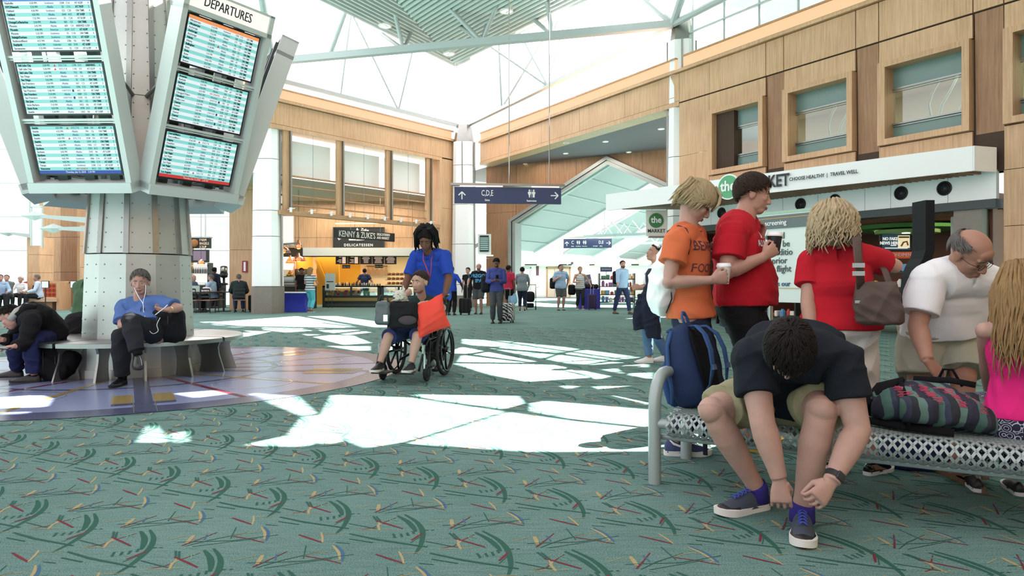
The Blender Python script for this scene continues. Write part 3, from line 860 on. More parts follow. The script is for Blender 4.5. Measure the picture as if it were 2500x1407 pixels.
# ------------------------------------------------------------------ walls
OR, DR, NR = V((-1.6, 31.8, 0)), V((.5193, -.8546, 0)), V((-.8546, -.5193, 0))
OL, DL, NL = V((-8.04, 24.4, 0)), V((.6228, .7824, 0)), V((.7824, -.6228, 0))
def WR(t, z, off=0): return OR + DR * t + NR * off + UP * z
def WL(t, z, off=0): return OL + DL * t + NL * off + UP * z
def wbox(mb, W, t0, t1, z0, z1, o0, o1):
    mb.hexa([W(t0, z0, o0), W(t1, z0, o0), W(t1, z0, o1), W(t0, z0, o1), W(t0, z1, o0), W(t1, z1, o0), W(t1, z1, o1), W(t0, z1, o1)])
def panels(mb, W, t0, t1, z0, z1, nt, nz, off=0, th=.05, gap=.012):
    for i in range(nt):
        for j in range(nz):
            a, b = t0 + (t1 - t0) * i / nt, t0 + (t1 - t0) * (i + 1) / nt; c, d = z0 + (z1 - z0) * j / nz, z0 + (z1 - z0) * (j + 1) / nz
            wbox(mb, W, a + gap / 2, b - gap / 2, c + gap / 2, d - gap / 2, off - th, off)

def build_right_wall():
    m = MB()
    # fascia between the corner column and the near column
    m.mat(1); wbox(m, WR, .3, 12.75, 6.42, 7.45, -.6, -.05); m.mat(0)
    panels(m, WR, .3, 12.75, 6.55, 7.38, 5, 1); wbox(m, WR, .3, 12.75, 6.40, 6.54, -.62, .02); wbox(m, WR, .3, 12.75, 7.39, 7.47, -.1, .10)
    o = struct(m.build('wall_fascia', [MAPLE, SEAM])); 
    m = MB()
    wins = [13.95 + 2.5 * k for k in range(5)]
    m.mat(1); wbox(m, WR, 12.75, 27, 3.27, 4.05, -.40, -.07); wbox(m, WR, 12.75, 27, 6.05, 7.45, -.40, -.07)
    for k, t in enumerate([12.15] + wins): wbox(m, WR, t + 1.83, t + 2.60, 4.0, 6.1, -.40, -.09)
    m.mat(0)
    for k, t in enumerate(wins):
        panels(m, WR, t - .02, t + 1.92, 3.27, 4.12, 1, 1); panels(m, WR, t - .02, t + 1.92, 5.99, 6.47, 1, 1); panels(m, WR, t - .02, t + 1.92, 6.50, 7.38, 1, 1); panels(m, WR, t + 1.93, t + 2.47, 6.50, 7.38, 1, 1)
        # tapered pilaster lying back in its niche
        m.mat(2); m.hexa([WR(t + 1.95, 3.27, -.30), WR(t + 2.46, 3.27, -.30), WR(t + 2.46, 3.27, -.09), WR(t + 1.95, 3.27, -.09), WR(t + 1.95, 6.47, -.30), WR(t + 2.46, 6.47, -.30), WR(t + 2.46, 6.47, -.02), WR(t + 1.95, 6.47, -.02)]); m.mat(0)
    panels(m, WR, 12.75, 13.93, 3.27, 6.47, 1, 2); panels(m, WR, 12.75, 13.93, 6.50, 7.38, 1, 1)
    wbox(m, WR, 27, 46, 0, 9.5, -.3, 0); m.b2((2, -9.3, 0), (24, -9, ROOFZ))  # unseen wall run and rear wall, added to lower the foreground light
    wbox(m, WR, 12.75, 27, 7.39, 7.47, -.1, .10)
    m.mat(1); wbox(m, WR, 21.42, 27, 0, 3.27, -.4, -.06); m.mat(0); panels(m, WR, 21.42, 27, 0, 3.27, 2, 3)
    struct(m.build('wall_right', [MAPLE, SEAM, MAPLE_D]))
    for k, t in enumerate(wins[:4]): window(k + 1, t)
    for t0, t1, nm in ((.3, 12.6, 'cove_light'), (12.9, 27, 'cove_light')):
        m = MB(); wbox(m, WR, t0, t1, 7.50, 7.83, -.5, -.02)
        r = thing(nm, 'warm glowing cove strip above the wood ' + ('between the two white columns' if t0 < 1 else 'wall over the upstairs windows'), 'light', WR((t0 + t1) / 2, 7.47), 'cove lights')
        m.build('diffuser', COVE, r); m = MB(); wbox(m, WR, t0, t1, 7.47, 7.50, -.30, .06); wbox(m, WR, t0, t1, 7.83, 7.88, -.6, .02); m.build('ledge', MAPLE_T, r)
    # recess behind the fascia
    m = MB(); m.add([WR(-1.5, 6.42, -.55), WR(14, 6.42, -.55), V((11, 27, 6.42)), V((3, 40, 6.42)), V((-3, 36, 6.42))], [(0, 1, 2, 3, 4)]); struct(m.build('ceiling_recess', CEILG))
    for k, (px, py) in enumerate(((1283, 400), (1381, 374), (1382, 348), (1478, 345), (1535, 371), (1614, 314))):
        y = 5.33 * 1700 / (690 - py); c = P(px, py, y)
        t = thing('downlight', 'small round downlight in the grey recess ceiling, %s from the corner column' % ('first', 'second', 'third', 'fourth', 'fifth', 'sixth')[k], 'light', c, 'recess downlights')
        MB().torus(c - UP * .012, UP, .10, .022, 20, 6).build('trim_ring', WHITE, t, True); MB().disc(c - UP * .004, -UP, .085, .003, 16).build('lamp', glow('downlight', (255, 240, 215), 2.2), t)

def window(k, t):
    w = struct(tagless('window_%d' % k, WR(t + .95, 4.14)))
    m = MB()
    for a, b, c, d in ((t, t + 1.9, 4.14, 4.27), (t, t + 1.9, 5.86, 5.98), (t, t + .17, 4.27, 5.86), (t + 1.76, t + 1.9, 4.27, 5.86)): wbox(m, WR, a, b, c, d, -.32, .10)
    m.build('window_frame', MAPLE, w)
    for a, b, nm in ((4.27, 4.62, 'frosted_pane'), (5.42, 5.86, 'frosted_pane')):
        m = MB(); wbox(m, WR, t + .17, t + 1.76, a, b, -.26, -.25); m.build(nm, FROST, w)
    m = MB(); wbox(m, WR, t + .17, t + 1.76, 4.62, 5.42, -.26, -.252); m.build('window_pane', GLASSW, w)
    for z in (4.62, 5.40):
        m = MB(); wbox(m, WR, t + .17, t + 1.76, z - .015, z + .02, -.25, -.20); wbox(m, WR, t + .17, t + 1.76, z - .06, z - .04, -.25, -.21); m.build('window_rail', STEEL, w)
    # lit gallery behind the glass
    m = MB(); m.add([WR(t - .3, 4.0, -3.2), WR(t + 2.2, 4.0, -3.2), WR(t + 2.2, 6.4, -3.2), WR(t - .3, 6.4, -3.2)], [(0, 1, 2, 3)]); wbox(m, WR, t - .3, t + 2.2, 6.0, 6.05, -3.2, -.35); wbox(m, WR, t - .3, t + 2.2, 4.0, 4.05, -3.2, -.35); m.build('gallery_wall', PLAST, w)
    if k in (2, 3, 4):
        m = MB()
        for q in range(7):
            a = t + .35 + q * .22 + rnd.uniform(-.05, .05); pts = [WR(a + .12 * math.sin(e * 1.1 + q) + .05 * e, 4.1 + e * .26, -1.2 - .2 * (q % 3)) for e in range(8)]
            m.tube(pts, .028, 6)
        m.build('curved_strut', OFFW, w, True)
    if k == 3:
        m = MB(); wbox(m, WR, t + 1.3, t + 1.75, 5.2, 5.28, -2.2, -1.6); m.build('ceiling_lamp', LAMPW, w)
    if k == 1:
        m = MB(); wbox(m, WR, t + .5, t + .95, 4.5, 4.85, -1.3, -1.25); m.build('monitor', BLACK, w)

def tagless(name, loc):
    o = bpy.data.objects.new(name, None); o.location = loc; COL.objects.link(o); return o

def build_left_wall():
    m = MB()
    m.mat(1); wbox(m, WL, -.6, 9.2, 6.5, 7.45, -.6, -.05); wbox(m, WL, 7.86, 9.6, 0, 6.5, -.5, -.05); m.mat(0)
    panels(m, WL, -.6, 9.0, 6.60, 7.38, 3, 1); wbox(m, WL, -.6, 7.95, 6.45, 6.59, -.62, .02); wbox(m, WL, -.6, 9.2, 7.39, 7.47, -.1, .10)
    panels(m, WL, 7.98, 9.2, 0, 6.55, 1, 3); wbox(m, WL, 7.80, 7.96, 0, 6.45, -.62, .02)
    struct(m.build('wall_left', [MAPLE, SEAM]))
    r = thing('cove_light', 'warm glowing cove strip above the wood wall over the delicatessen', 'light', WL(4, 7.47), 'cove lights')
    m = MB(); wbox(m, WL, -.6, 8.6, 7.50, 7.83, -.5, -.02); m.build('diffuser', COVE, r); m = MB(); wbox(m, WL, -.6, 8.7, 7.47, 7.50, -.28, .06); wbox(m, WL, -.6, 8.7, 7.83, 7.88, -.6, .02); m.build('ledge', MAPLE_T, r)
    # screen of posts and slats above the delicatessen
    s = thing('slatted_screen', 'open wood and steel screen of posts, slats and white blinds over the delicatessen front', 'screen', WL(3.9, 3.5))
    m = MB(); wbox(m, WL, -.15, 7.75, 3.47, 3.62, -.20, .12); m.build('ledge_beam', MAPLE_T, s)
    for t in (.08, 2.37, 4.8, 7.06):
        m = MB(); wbox(m, WL, t, t + .20, 3.55, 6.45, -.14, -.02); p = m.build('post', MAPLE, s)
        m = MB(); wbox(m, WL, t + .20, t + .26, 3.5, 6.45, -.02, .07); m.build('steel_channel', STEEL, p)
    for z in (4.90, 4.55, 4.20, 3.86):
        m = MB(); wbox(m, WL, .1, 7.2, z - .02, z + .02, -.26, -.12); m.build('slat', MAPLE_T, s)
    for a, b in ((.3, 2.36), (2.6, 4.78), (5.05, 7.05)):
        m = MB(); wbox(m, WL, a, b, 4.95, 6.22, -.50, -.46); bl = m.build('blind', mat('white blind', (240, 242, 240), .6), s)
        m = MB(); m.tube([WL((a + b) / 2, 3.5, -.1), WL((a + b) / 2, 6.45, -.1)], .008, 6); m.build('rod', STEEL, bl)
    for k in range(9):
        t = .2 + k * .86; l = thing('spotlight', 'small white track spotlight on the screen ledge, number %s from the near post' % ('one two three four five six seven eight nine'.split()[k]), 'light', WL(t, 3.6), 'ledge spotlights')
        MB().cyl(WL(t, 3.62, .02), WL(t, 3.68, .04), .015).tube([WL(t, 3.66, .03), WL(t, 3.68, .45)], .012, 6).build('arm', WHITE, l); MB().cyl(WL(t, 3.56, .20), WL(t, 3.72, .20), .045, .05).build('lamp_head', WHITE, l, 40)

def column(name, label_xy, w0, w1, z1, seams, stone, rot, strip):
    c = V((label_xy[0], label_xy[1], 0)); a = R(rot); ex, ey = V((math.cos(a), math.sin(a), 0)), V((-math.sin(a), math.cos(a), 0))
    o = struct(tagless(name, c)); m = MB()
    def oct(w, z, k=.62): h = w / 2; return [c + ex * x * h + ey * y * h + UP * z for x, y in ((-k, -1), (k, -1), (1, -k), (1, k), (k, 1), (-k, 1), (-1, k), (-1, -k))]
    zs = [stone] + [z for z in seams if z > stone] + [z1]
    W = lambda z: w0 + (w1 - w0) * z / z1
    for z0, zz in zip(zs, zs[1:]): m.loft([oct(W(z0), z0 + .01), oct(W(zz), zz - .01)])
    m.mat(1).loft([oct(w1 * .93, 0), oct(w1 * .93, z1)])
    m.build('column_cladding', [WHITE, SEAM], o)
    if stone: MB().loft([oct(w0 * 1.02, 0), oct(w0 * 1.02, stone - .01)]).build('column_base', STONE, o)
    m = MB(); m.loft([oct(w1 * .98, z1), oct(w1 * .70, z1 + .75)])
    m.build('column_cap', STEEL, o)
    m = MB()
    for sx in (-1, 1): m.box(c + ex * sx * (W(4) / 2 + .02) + UP * (z1 + stone) / 2, (.05, .16, z1 - stone), (ex, ey, UP))
    if strip: m.tube([c - ey * (w1 / 2 + .03) + ex * .02 + UP * (z1 - 2.3), c - ey * (w1 / 2 + .03) + UP * z1], .02, 8)
    m.build('column_strip', STEEL, o)

SUN_U = V((.8546, .5193, 0)); TANE = .953; ROOFZ = 10.3
def build_roof():
    off = SUN_U * (ROOFZ / TANE)
    from mathutils.geometry import delaunay_2d_cdt
    from mathutils import geometry
    outer = [V((6.0, -9)), V((5.5, 4)), V((-5.6, 22.6)), V((13.6, 22.6)), V((24, -9))]
    polys = [[(F(*p) + off).to_2d() for p in h] for h in PATCHES]
    pts = list(outer); edges = [(k, (k + 1) % 5) for k in range(5)]
    for h in polys:
        n = len(pts); pts += h; edges += [(n + k, n + (k + 1) % len(h)) for k in range(len(h))]
    vs, _, fs, _, _, _ = delaunay_2d_cdt(pts, edges, [], 0, 1e-5)
    def inside(c, poly):
        r = False
        for a, b in zip(poly, poly[1:] + poly[:1]):
            if (a.y > c.y) != (b.y > c.y) and c.x < (b.x - a.x) * (c.y - a.y) / (b.y - a.y) + a.x: r = not r
        return r
    keep = []
    for f in fs:
        c = sum((vs[k] for k in f), V((0, 0))) / len(f)
        if inside(c, outer) and not any(inside(c, h) for h in polys): keep.append(tuple(f))
    me = bpy.data.meshes.new('roof'); me.from_pydata([(v.x, v.y, ROOFZ) for v in vs], [], keep); me.materials.append(WHITE)
    o = link_mesh('ceiling_sun_blocker', me); struct(o)  # unseen deck added to block the sun; its holes shape the floor patches
    TR = bpy.data.materials.new('translucent roof'); TR.use_nodes = True; nt = TR.node_tree; nt.nodes.clear(); oo = nt.nodes.new('ShaderNodeOutputMaterial'); tl = nt.nodes.new('ShaderNodeBsdfTranslucent'); tl.inputs[0].default_value = (.30, .28, .28, 1); nt.links.new(tl.outputs[0], oo.inputs[0])
    m = MB(); m.add([V((x, y, 12.9)) for x, y in ((-16, 22.5), (-3, 24), (3.5, 26.5), (4.6, 29.5), (11, 30), (12, 40), (-16, 40))], [tuple(range(7))]); struct(m.build('ceiling_skylight', TR))  # translucent sheet added and shaped to keep direct sun off the left wall
    # louvred ceiling hanging over the corner of the hall
    A, B, C_, D_ = V((-6.6, 20.6, 10)), V((-2.2, 28.6, 10)), V((-1.0, 26.3, 10)), V((3.2, 20.6, 10))
    m = MB(); m.mat(1).add([p + UP * .2 for p in (A, B, C_, D_)], [(0, 1, 2, 3)]).mat(0)
    ridge0, ridge1 = V((-3.9, 20.6, 10)), B
    def clipped(p, d, poly):
        ts = []
        n = len(poly)
        for i in range(n):
            a, b = poly[i], poly[(i + 1) % n]; e = b - a; den = d.x * e.y - d.y * e.x
            if abs(den) < 1e-9: continue
            w = a - p; t = (w.x * e.y - w.y * e.x) / den; u = (w.x * d.y - w.y * d.x) / den
            if -1e-6 <= u <= 1 + 1e-6: ts.append(t)
        return (min(ts), max(ts)) if len(ts) >= 2 else None
    for poly, d in (((A, B, ridge0), (B - A).normalized()), ((ridge0, B, C_, D_), (C_ - D_).normalized())):
        nrm = V((d.y, -d.x, 0)); 
        for k in range(-40, 60):
            p = (A if poly[0] is A else C_) + nrm * (k * .21)
            r = clipped(p, d, list(poly))
            if r and r[1] - r[0] > .1:
                a, b = p + d * r[0], p + d * r[1]; m.hexa([a - nrm * .03 - UP * .1, b - nrm * .03 - UP * .1, b + nrm * .03 - UP * .1, a + nrm * .03 - UP * .1, a - nrm * .03 + UP * .08, b - nrm * .03 + UP * .08, b + nrm * .03 + UP * .08, a + nrm * .03 + UP * .08])
    struct(m.build('ceiling_louvers', [OFFW, CEILG]))
    # downlights between the louvres
    for k, (px, py) in enumerate(((940, 63), (1236, 27), (1096, 131))):
        y = 8.8 * 1700 / (690 - py); c = P(px, py, y); t = thing('downlight', 'round white canister light in the louvred ceiling, ' + ('at its side toward the display column', 'near the frame top', 'close to its pointed tip')[k], 'light', c, 'louvre downlights')
        MB().torus(c, UP, .20, .035, 24, 6).build('trim_ring', WHITE, t, True); MB().disc(c + UP * .02, -UP, .17, .003, 20).build('lamp', LAMPW, t)
    # steel roof frame
    CL, CC, CR = V((-8.45, 24.6, 8.9)), V((-2.2, 31.6, 8.15)), V((4.9, 21.2, 8.95))
    m = MB()
    def bar(a, b, w): m.tube([a, b], w, 8)
    top = lambda a, b, t: lerp(a, b, t)
    m.tube([CL, CR], .16, 4); m.tube([CC, CR], .10, 4); m.tube([CC, CL + V((0, 0, -.6))], .10, 4)
    nodes = [lerp(CL, CR, t) for t in (.16, .36, .56, .73)]
    ups = [(-6, 26, 11.2), (-3.4, 27, 12), (-.6, 26.5, 12.3), (2.2, 25, 11.6), (-4.4, 22.4, 12.4), (.6, 21.5, 12.4)]
    for n_, u1 in zip(nodes, ((0, 4), (0, 1, 4), (1, 2, 4, 5), (2, 3, 5))):
        for q in u1: bar(n_, V(ups[q]), .07)
    for t, us in ((.25, (2, 3)), (.5, (2, 3, 1)), (.75, (3,))):
        q = lerp(CC, CR, t)
        for e in us: bar(q, V(ups[e]), .04)
    for t, us in ((.4, (1, 0)), (.7, (0,))):
        q = lerp(CC, CL + V((0, 0, -.6)), t)
        for e in us: bar(q, V(ups[e]), .035)
    for e, g in ((0, 1), (1, 2), (2, 3), (0, 4), (4, 1), (2, 5), (3, 5), (4, 5)): bar(V(ups[e]), V(ups[g]), .06)
    bar(CL, V((-7.2, 18, 12.6)), .12); bar(CR, V((5.6, 17, 12.6)), .12); bar(CR, V((2.4, 22.8, 12)), .09); bar(CR + V((0, 0, .1)), V((6.4, 23, 12)), .07); bar(CR, V((5.2, 25, 11.5)), .07)
    bar(CR, V((10.5, 12.2, 9.6)), .10)
    struct(m.build('beam_frame', TRUSSM, None, 40))
    # clerestory glazing above the coves
    m = MB(); g = MB()
    for k in range(12):
        t = 12.9 + k * 1.22; m.box(WR(t, 8.75, -.40), (.05, .05, 1.8))
    for z in (8.62,): wbox(m, WR, 12.8, 26, z, z + .05, -.42, -.36)
    for k in range(8): m.box(WR(1.5 + k * 1.5, 8.0, -.45), (.03, .03, .3))
    struct(m.build('window_clerestory_frame', TRUSSM)); wbox(g, WR, 12.8, 26, 7.9, 9.6, -.41, -.405); struct(g.build('window_clerestory_pane', GLASS))
# ------------------------------------------------------------------ flight display column, panels, ring bench
SC_W = glow('screen white', (226, 238, 242), .95); SC_T = glow('screen teal', (140, 218, 212), .9); SC_B = glow('screen blue bar', (40, 66, 160), 1.0); SC_R = glow('screen red bar', (196, 50, 48), 1.0)
SC_O = glow('screen orange bar', (240, 150, 90), 1.0); SC_H = glow('screen header blue', (70, 130, 200), 1.0)
TX = mat('screen text dark', (24, 36, 50), .6); TXB = mat('screen text navy', (36, 52, 110), .6); TXR = mat('screen text red', (200, 40, 50), .6)
def addmesh(mb, me, T):
    n = len(mb.v); mb.v += [tuple(T @ v.co) for v in me.vertices]
    for p in me.polygons: mb.f.append(tuple(i + n for i in p.vertices)); mb.m.append(mb.cur)
    bpy.data.meshes.remove(me)

ROWS = {
 ('A', 0): ['Nashville|4:30 PM|Southwest|2208|C16|AT 4:25P|4', 'NYC/Newark|7:25 PM|Alaska|32|C11|AT 7:01P|3', 'Oakland|4:30 PM|Southwest|553|C20|ON TIME|4', 'Oakland|4:03 PM|Alaska|2644|A12|AT 3:42P|2', 'Omaha|7:25 PM|Southwest|32|C20|AT 8:10P|4', 'OrangeCo/SantaAna|3:54 PM|Alaska|583|C3|ON TIME|3', 'Phoenix|3:45 PM|Alaska|609|C4|ARRIVED 3:35P|3', 'Phoenix|4:46 PM|American|2319|C17|AT 4:54P|6', 'Phoenix|3:35 PM|Southwest|35|C18|ON TIME|4', 'Raleigh/Durham|4:30 PM|Southwest|2208|C16|AT 4:25P|4', 'Redmond/Bend|4:57 PM|Alaska|2386|A6|ON TIME|2', 'Reykjavik|6:15 PM|Icelandair|665|D10|AT 6:38P|', 'Sacramento|7:25 PM|Southwest|32|C20|AT 6:10P|4'],
 ('A', 1): ['Salt Lake City|3:50 PM|DELTA|1194|D11|ARRIVING|6', 'Salt Lake City|5:50 PM|DELTA|1142|D7|AT 5:51P|6', 'Salt Lake City|6:34 PM|Alaska|715|B5|ON TIME|3', 'San Diego|5:47 PM|Alaska|575|C6|AT 5:32P|3', 'San Diego|5:55 PM|Southwest|35|C18|ON TIME|4', 'San Francisco|3:54 PM|Alaska|367|C2|AT 3:59P|3', 'San Francisco|4:35 PM|Southwest|1296|C12|ON TIME|4', 'San Francisco|5:48 PM|UNITED|612|E1|AT 5:46P|10', 'San Francisco|7:10 PM|Alaska|1809|C3|ON TIME|3', 'San Francisco|7:17 PM|UNITED|2370|E3|AT 7:13P|10', 'San Jose|6:42 PM|Alaska|361|C2|ON TIME|3', 'Santa Barbara|7:10 PM|Alaska|3425|A6|AT 7:04P|2', 'Santa Rosa|4:59 PM|Alaska|3478|A12|AT 4:36P|2', 'Seattle|3:34 PM|Alaska|2363|A6|AT 3:50P|2'],
 ('A', 2): ['Seattle|4:31 PM|DELTA|4540|D9|AT 4:03P|6', 'Seattle|4:32 PM|Alaska|704|C6|ON TIME|3', 'Seattle|5:46 PM|Alaska|2661|A6|ON TIME|2', 'Seattle|6:01 PM|DELTA|3528|D3|AT 7:35P|6', 'Seattle|6:45 PM|Alaska|3359|A12|ON TIME|3', 'Seattle|6:56 PM|Alaska|1906|C7|ON TIME|3', 'Spokane|3:46 PM|Alaska|3355|A12|AT 3:38P|2', 'Spokane|5:02 PM|Alaska|2747|A6|AT 5:29P|2', 'Spokane|6:42 PM|Alaska|2871|A6|AT 6:40P|2', 'St. Louis|4:05 PM|Southwest|1806|C14|AT 3:55P|4', 'Tampa|4:05 PM|Southwest|1806|C14|AT 3:55P|4', 'Tampa|4:30 PM|Southwest|2208|C16|AT 4:25P|4', 'Vancouver|6:22 PM|AIR CANADA|8121|D2|ON TIME|7'],
 ('D', 0): ['Albuquerque|5:10 PM|Southwest|1296|C12|ON TIME|', 'Albuquerque|8:10 PM|Southwest|580|C12|ON TIME|', 'Anchorage|7:15 PM|Alaska|173|C8|ON TIME|', 'Anchorage|8:17 PM|jetBlue|96|C8|ON TIME|', 'Anchorage|9:08 PM|Alaska|143|C7|ON TIME|', 'Atlanta|10:10 PM|DELTA|2828|D2|ON TIME|', 'Atlanta|11:18 PM|Alaska|792|C2|ON TIME|', 'Bellingham|10:02 PM|Alaska|2282|A4|ON TIME|', 'Boise|5:35 PM|Alaska|3487|B1|ON TIME|', 'Boise|7:50 PM|Alaska|2601|A2|ON TIME|', 'Boise|10:02 PM|Alaska|3479|A7|ON TIME|', 'Boston|8:27 PM|jetBlue|96|C8|ON TIME|', 'Boston|10:10 PM|Alaska|172|C4|ON TIME|'],
 ('D', 1): ['Bozeman|4:48 PM|Alaska|2298|A2|ON TIME|', 'Burbank|3:54 PM|Alaska|3406|A7|ON TIME|', 'Burbank|6:50 PM|Alaska|436|C3|ON TIME|', 'Calgary|6:55 PM|AIR CANADA|8319|D2|ON TIME|', 'Charlotte|10:41 PM|American|1928|C17|ON TIME|', "Chicago/O'Hare|11:21 PM|UNITED|745|E3|ON TIME|", 'Cleveland|6:30 PM|FRONTIER|1422|D8|ON TIME|', 'Dallas Love|3:20 PM|Southwest|1883|C18|AT 3:40P|', 'Denver|5:00 PM|Southwest|3330|C20|AT 8:55P|', 'Denver|3:42 PM|UNITED|1070|E3|DEPARTED|', 'Denver|3:40 PM|Southwest|6661|C16|BOARDING|', 'Denver|5:05 PM|Southwest|2208|C14|ON TIME|', 'Denver|5:46 PM|UNITED|1108|E2|ON TIME|', 'Denver|7:25 PM|FRONTIER|764|C4|ON TIME|'],
 ('D', 2): ['Detroit/Metro|8:25 PM|Alaska|752|C8|ON TIME|', 'Detroit/Metro|10:46 PM|DELTA|1797|D6|ON TIME|', 'Eugene|10:52 PM|Alaska|2628|A12|ON TIME|', 'Frankfurt|5:00 PM|Condor|2091|D14|AT 6:10P|', 'Guadalajara|10:20 PM|volaris|3928|D14|ON TIME|', 'Honolulu|7:18 PM|Alaska|821|C4|ON TIME|', 'Las Vegas|4:50 PM|Alaska|620|C4|ON TIME|', 'Las Vegas|5:10 PM|Southwest|1296|C12|ON TIME|', 'Las Vegas|7:30 PM|spirit|293|D8|AT 8:30P|', 'Las Vegas|8:10 PM|Southwest|580|C12|ON TIME|', 'Las Vegas|8:45 PM|Alaska|604|C8|ON TIME|', 'Los Angeles|4:00 PM|DELTA|816|D3|ON TIME|', 'Los Angeles|4:35 PM|Southwest|554|C20|ON TIME|']}

def flight_panel(k):
    az = R(-1.3 + 60 * k); o = V((math.sin(az), -math.cos(az), 0)); x = V((math.cos(az), math.sin(az), 0)); tau = R(18.3)
    u = o * math.sin(tau) + UP * math.cos(tau); n = o * math.cos(tau) - UP * math.sin(tau)
    O = AX + o * 1.125 + UP * 2.258
    def Q(a, b, c=0): return O + x * a + u * b + n * c
    desc = {0: 'tall tilted flight display panel of arrivals screens facing the camera on the steel column', 1: 'tall tilted panel headed DEPARTURES with three flight screens on the steel column',
            2: 'display panel seen edge-on at the steel column, right beside the DEPARTURES panel', 3: 'display panel on the far side of the steel column, behind the DEPARTURES panel',
            4: 'display panel on the far side of the steel column, behind the arrivals panel', 5: 'display panel seen edge-on at the steel column, left beside the arrivals panel'}[k]
    t = thing('flight_display_panel', desc, 'display panel', O + n * 0, 'flight display panels')
    def bx(m, a0, a1, b0, b1, c0, c1): m.hexa([Q(a0, b0, c0), Q(a1, b0, c0), Q(a1, b0, c1), Q(a0, b0, c1), Q(a0, b1, c0), Q(a1, b1, c0), Q(a1, b1, c1), Q(a0, b1, c1)])
    m = MB()
    for s in (-1, 1): bx(m, s * .50 if s > 0 else -.56, .56 if s > 0 else -.50, -.16, 2.05, -.17, .05)
    bx(m, -.56, .56, -.20, -.09, -.17, .07); bx(m, -.56, .56, 1.79, 1.84, -.17, .05)
    f = m.build('frame', GREYP, t)
    for b in (.565, 1.194):
        m = MB(); bx(m, -.50, .50, b - .012, b + .012, -.03, .02); bx(m, -.50, .50, b - .035, b - .02, -.02, .01); m.build('crossbar', GREYP, t)
    for a in (-.3, 0, .28):
        m = MB(); bx(m, a - .055, a + .055, -.1, 2.0, -.20, -.14); m.build('back_rail', GREYD, t)
    m = MB(); bx(m, -.50, .50, 1.84, 2.025, -.10, .03); h = m.build('header_box', LIT if k < 2 else GREYP, t)
    m = MB(); bx(m, -.56, .56, 2.025, 2.05, -.17, .05); m.build('header_rim', GREYP, h)
    if k == 1: letters('header_lettering', 'DEPARTURES', .142, Q(-.03, 1.93, .034), x, u, TD, h, width=.72)
    if k == 0: letters('header_lettering', 'ARRIVALS', .142, Q(-.03, 1.93, .034), x, u, TD, h, width=.72)
    for b, zz in ((.1, 1.0), (1.1, 1.0)):
        for s in (-.45, .45):
            m = MB(); m.tube([Q(s, b, -.15), AX + o * (.52 - .1 * b) + x * s * .35 + UP * (2.25 + b * .95)], .022, 8); m.build('strut', STEEL, t)
    for row in range(3):
        b0 = (2 - row) * .629; w, hh = .886, .4995
        m = MB(); bx(m, -w / 2 - .018, w / 2 + .018, b0 - .018, b0 + hh + .018, -.075, -.006); sc = m.build('screen', BLACK, t)
        if k > 1: continue
        key = ('A' if k == 0 else 'D', row); rows = ROWS[key]; m = MB(); nr = len(rows); tot = nr + (1 if row == 0 else 0) + (1 if row == 2 else 0)
        rh = hh / tot; y = b0 + hh; bars = []
        if row == 0: bars.append((3 if k == 1 else 4, 'hd'))
        for i in range(nr): bars.append(((1 if (i % 2 == 0) ^ (row == 0) else 0), rows[i]))
        if row == 2: bars.append((5 if k == 0 else 2, 'ft'))
        tm = MB()
        for ci, r in bars:
            m.mat(ci); m.add([Q(-w / 2, y - rh, -.004), Q(w / 2, y - rh, -.004), Q(w / 2, y, -.004), Q(-w / 2, y, -.004)], [(0, 1, 2, 3)])
            T0 = Matrix((x, u, n)).transposed().to_4x4()
            def put(s, a, size, al='LEFT', mi=0, **kw):
                T = T0.copy(); T.translation = Q(a, y - rh * .5, -.002); tm.mat(mi); addmesh(tm, text_mesh(s, size, .0008, al, **kw), T)
            fs = rh * .78
            if r == 'ft': put('Thursday, July 12, 2018    3:39 PM', 0, rh * .8, 'CENTER', 3, width=.8)
            elif r == 'hd':
                for s, a in (('Arriving From' if k == 0 else 'Departing To', -.43), ('Scheduled', -.18), ('Airline', .0), ('Flight', .15), ('Gate', .23), ('Remarks', .32)): put(s, a, fs * .7, mi=3, width=.8)
            else:
                c = r.split('|'); bold = .004 if ci == 1 else .001
                put(c[0], -.425, fs, width=.85, bold=bold * .3); put(c[1], -.135, fs, 'CENTER', width=.8)
                if c[2] == 'DELTA':
                    tm.mat(2); p = Q(-.06, y - rh * .8, -.002); tm.add([p, p + x * .026, p + x * .013 + u * rh * .62], [(0, 1, 2)])
                    put('DELTA', .035, fs, 'CENTER', 1, space=1.35, width=.8)
                else: put(c[2], .025, fs * (1.05 if c[2] == 'Alaska' else .9), 'CENTER', 2 if c[2] == 'AIR CANADA' else 1, shear=.25 if c[2] in ('Alaska', 'FRONTIER', 'spirit') else 0, width=.85, space=1.3 if c[2] == 'UNITED' else 1)
                if c[2] == 'UNITED': tm.mat(1); p = Q(.085, y - rh * .85, -.002); tm.add([p, p + x * .02, p + x * .02 + u * rh * .7, p + u * rh * .7], [(0, 1, 2, 3)])
                put(c[3], .155, fs, 'CENTER', width=.8); put(c[4], .215, fs, 'CENTER', width=.8); put(c[5], .325, fs, 'CENTER', width=.78, bold=bold * .3)
                if c[6]: put(c[6], .42, fs, 'CENTER', width=.8)
            y -= rh
        pc = m.build('picture', [SC_W, SC_T, SC_R, SC_O, SC_H, SC_B], sc)
        tm.build('screen_text', [TX, TXB, TXR, TW], pc) if False else tag(tm.build('screen_text', [TX, TXB, TXR, TW], sc))

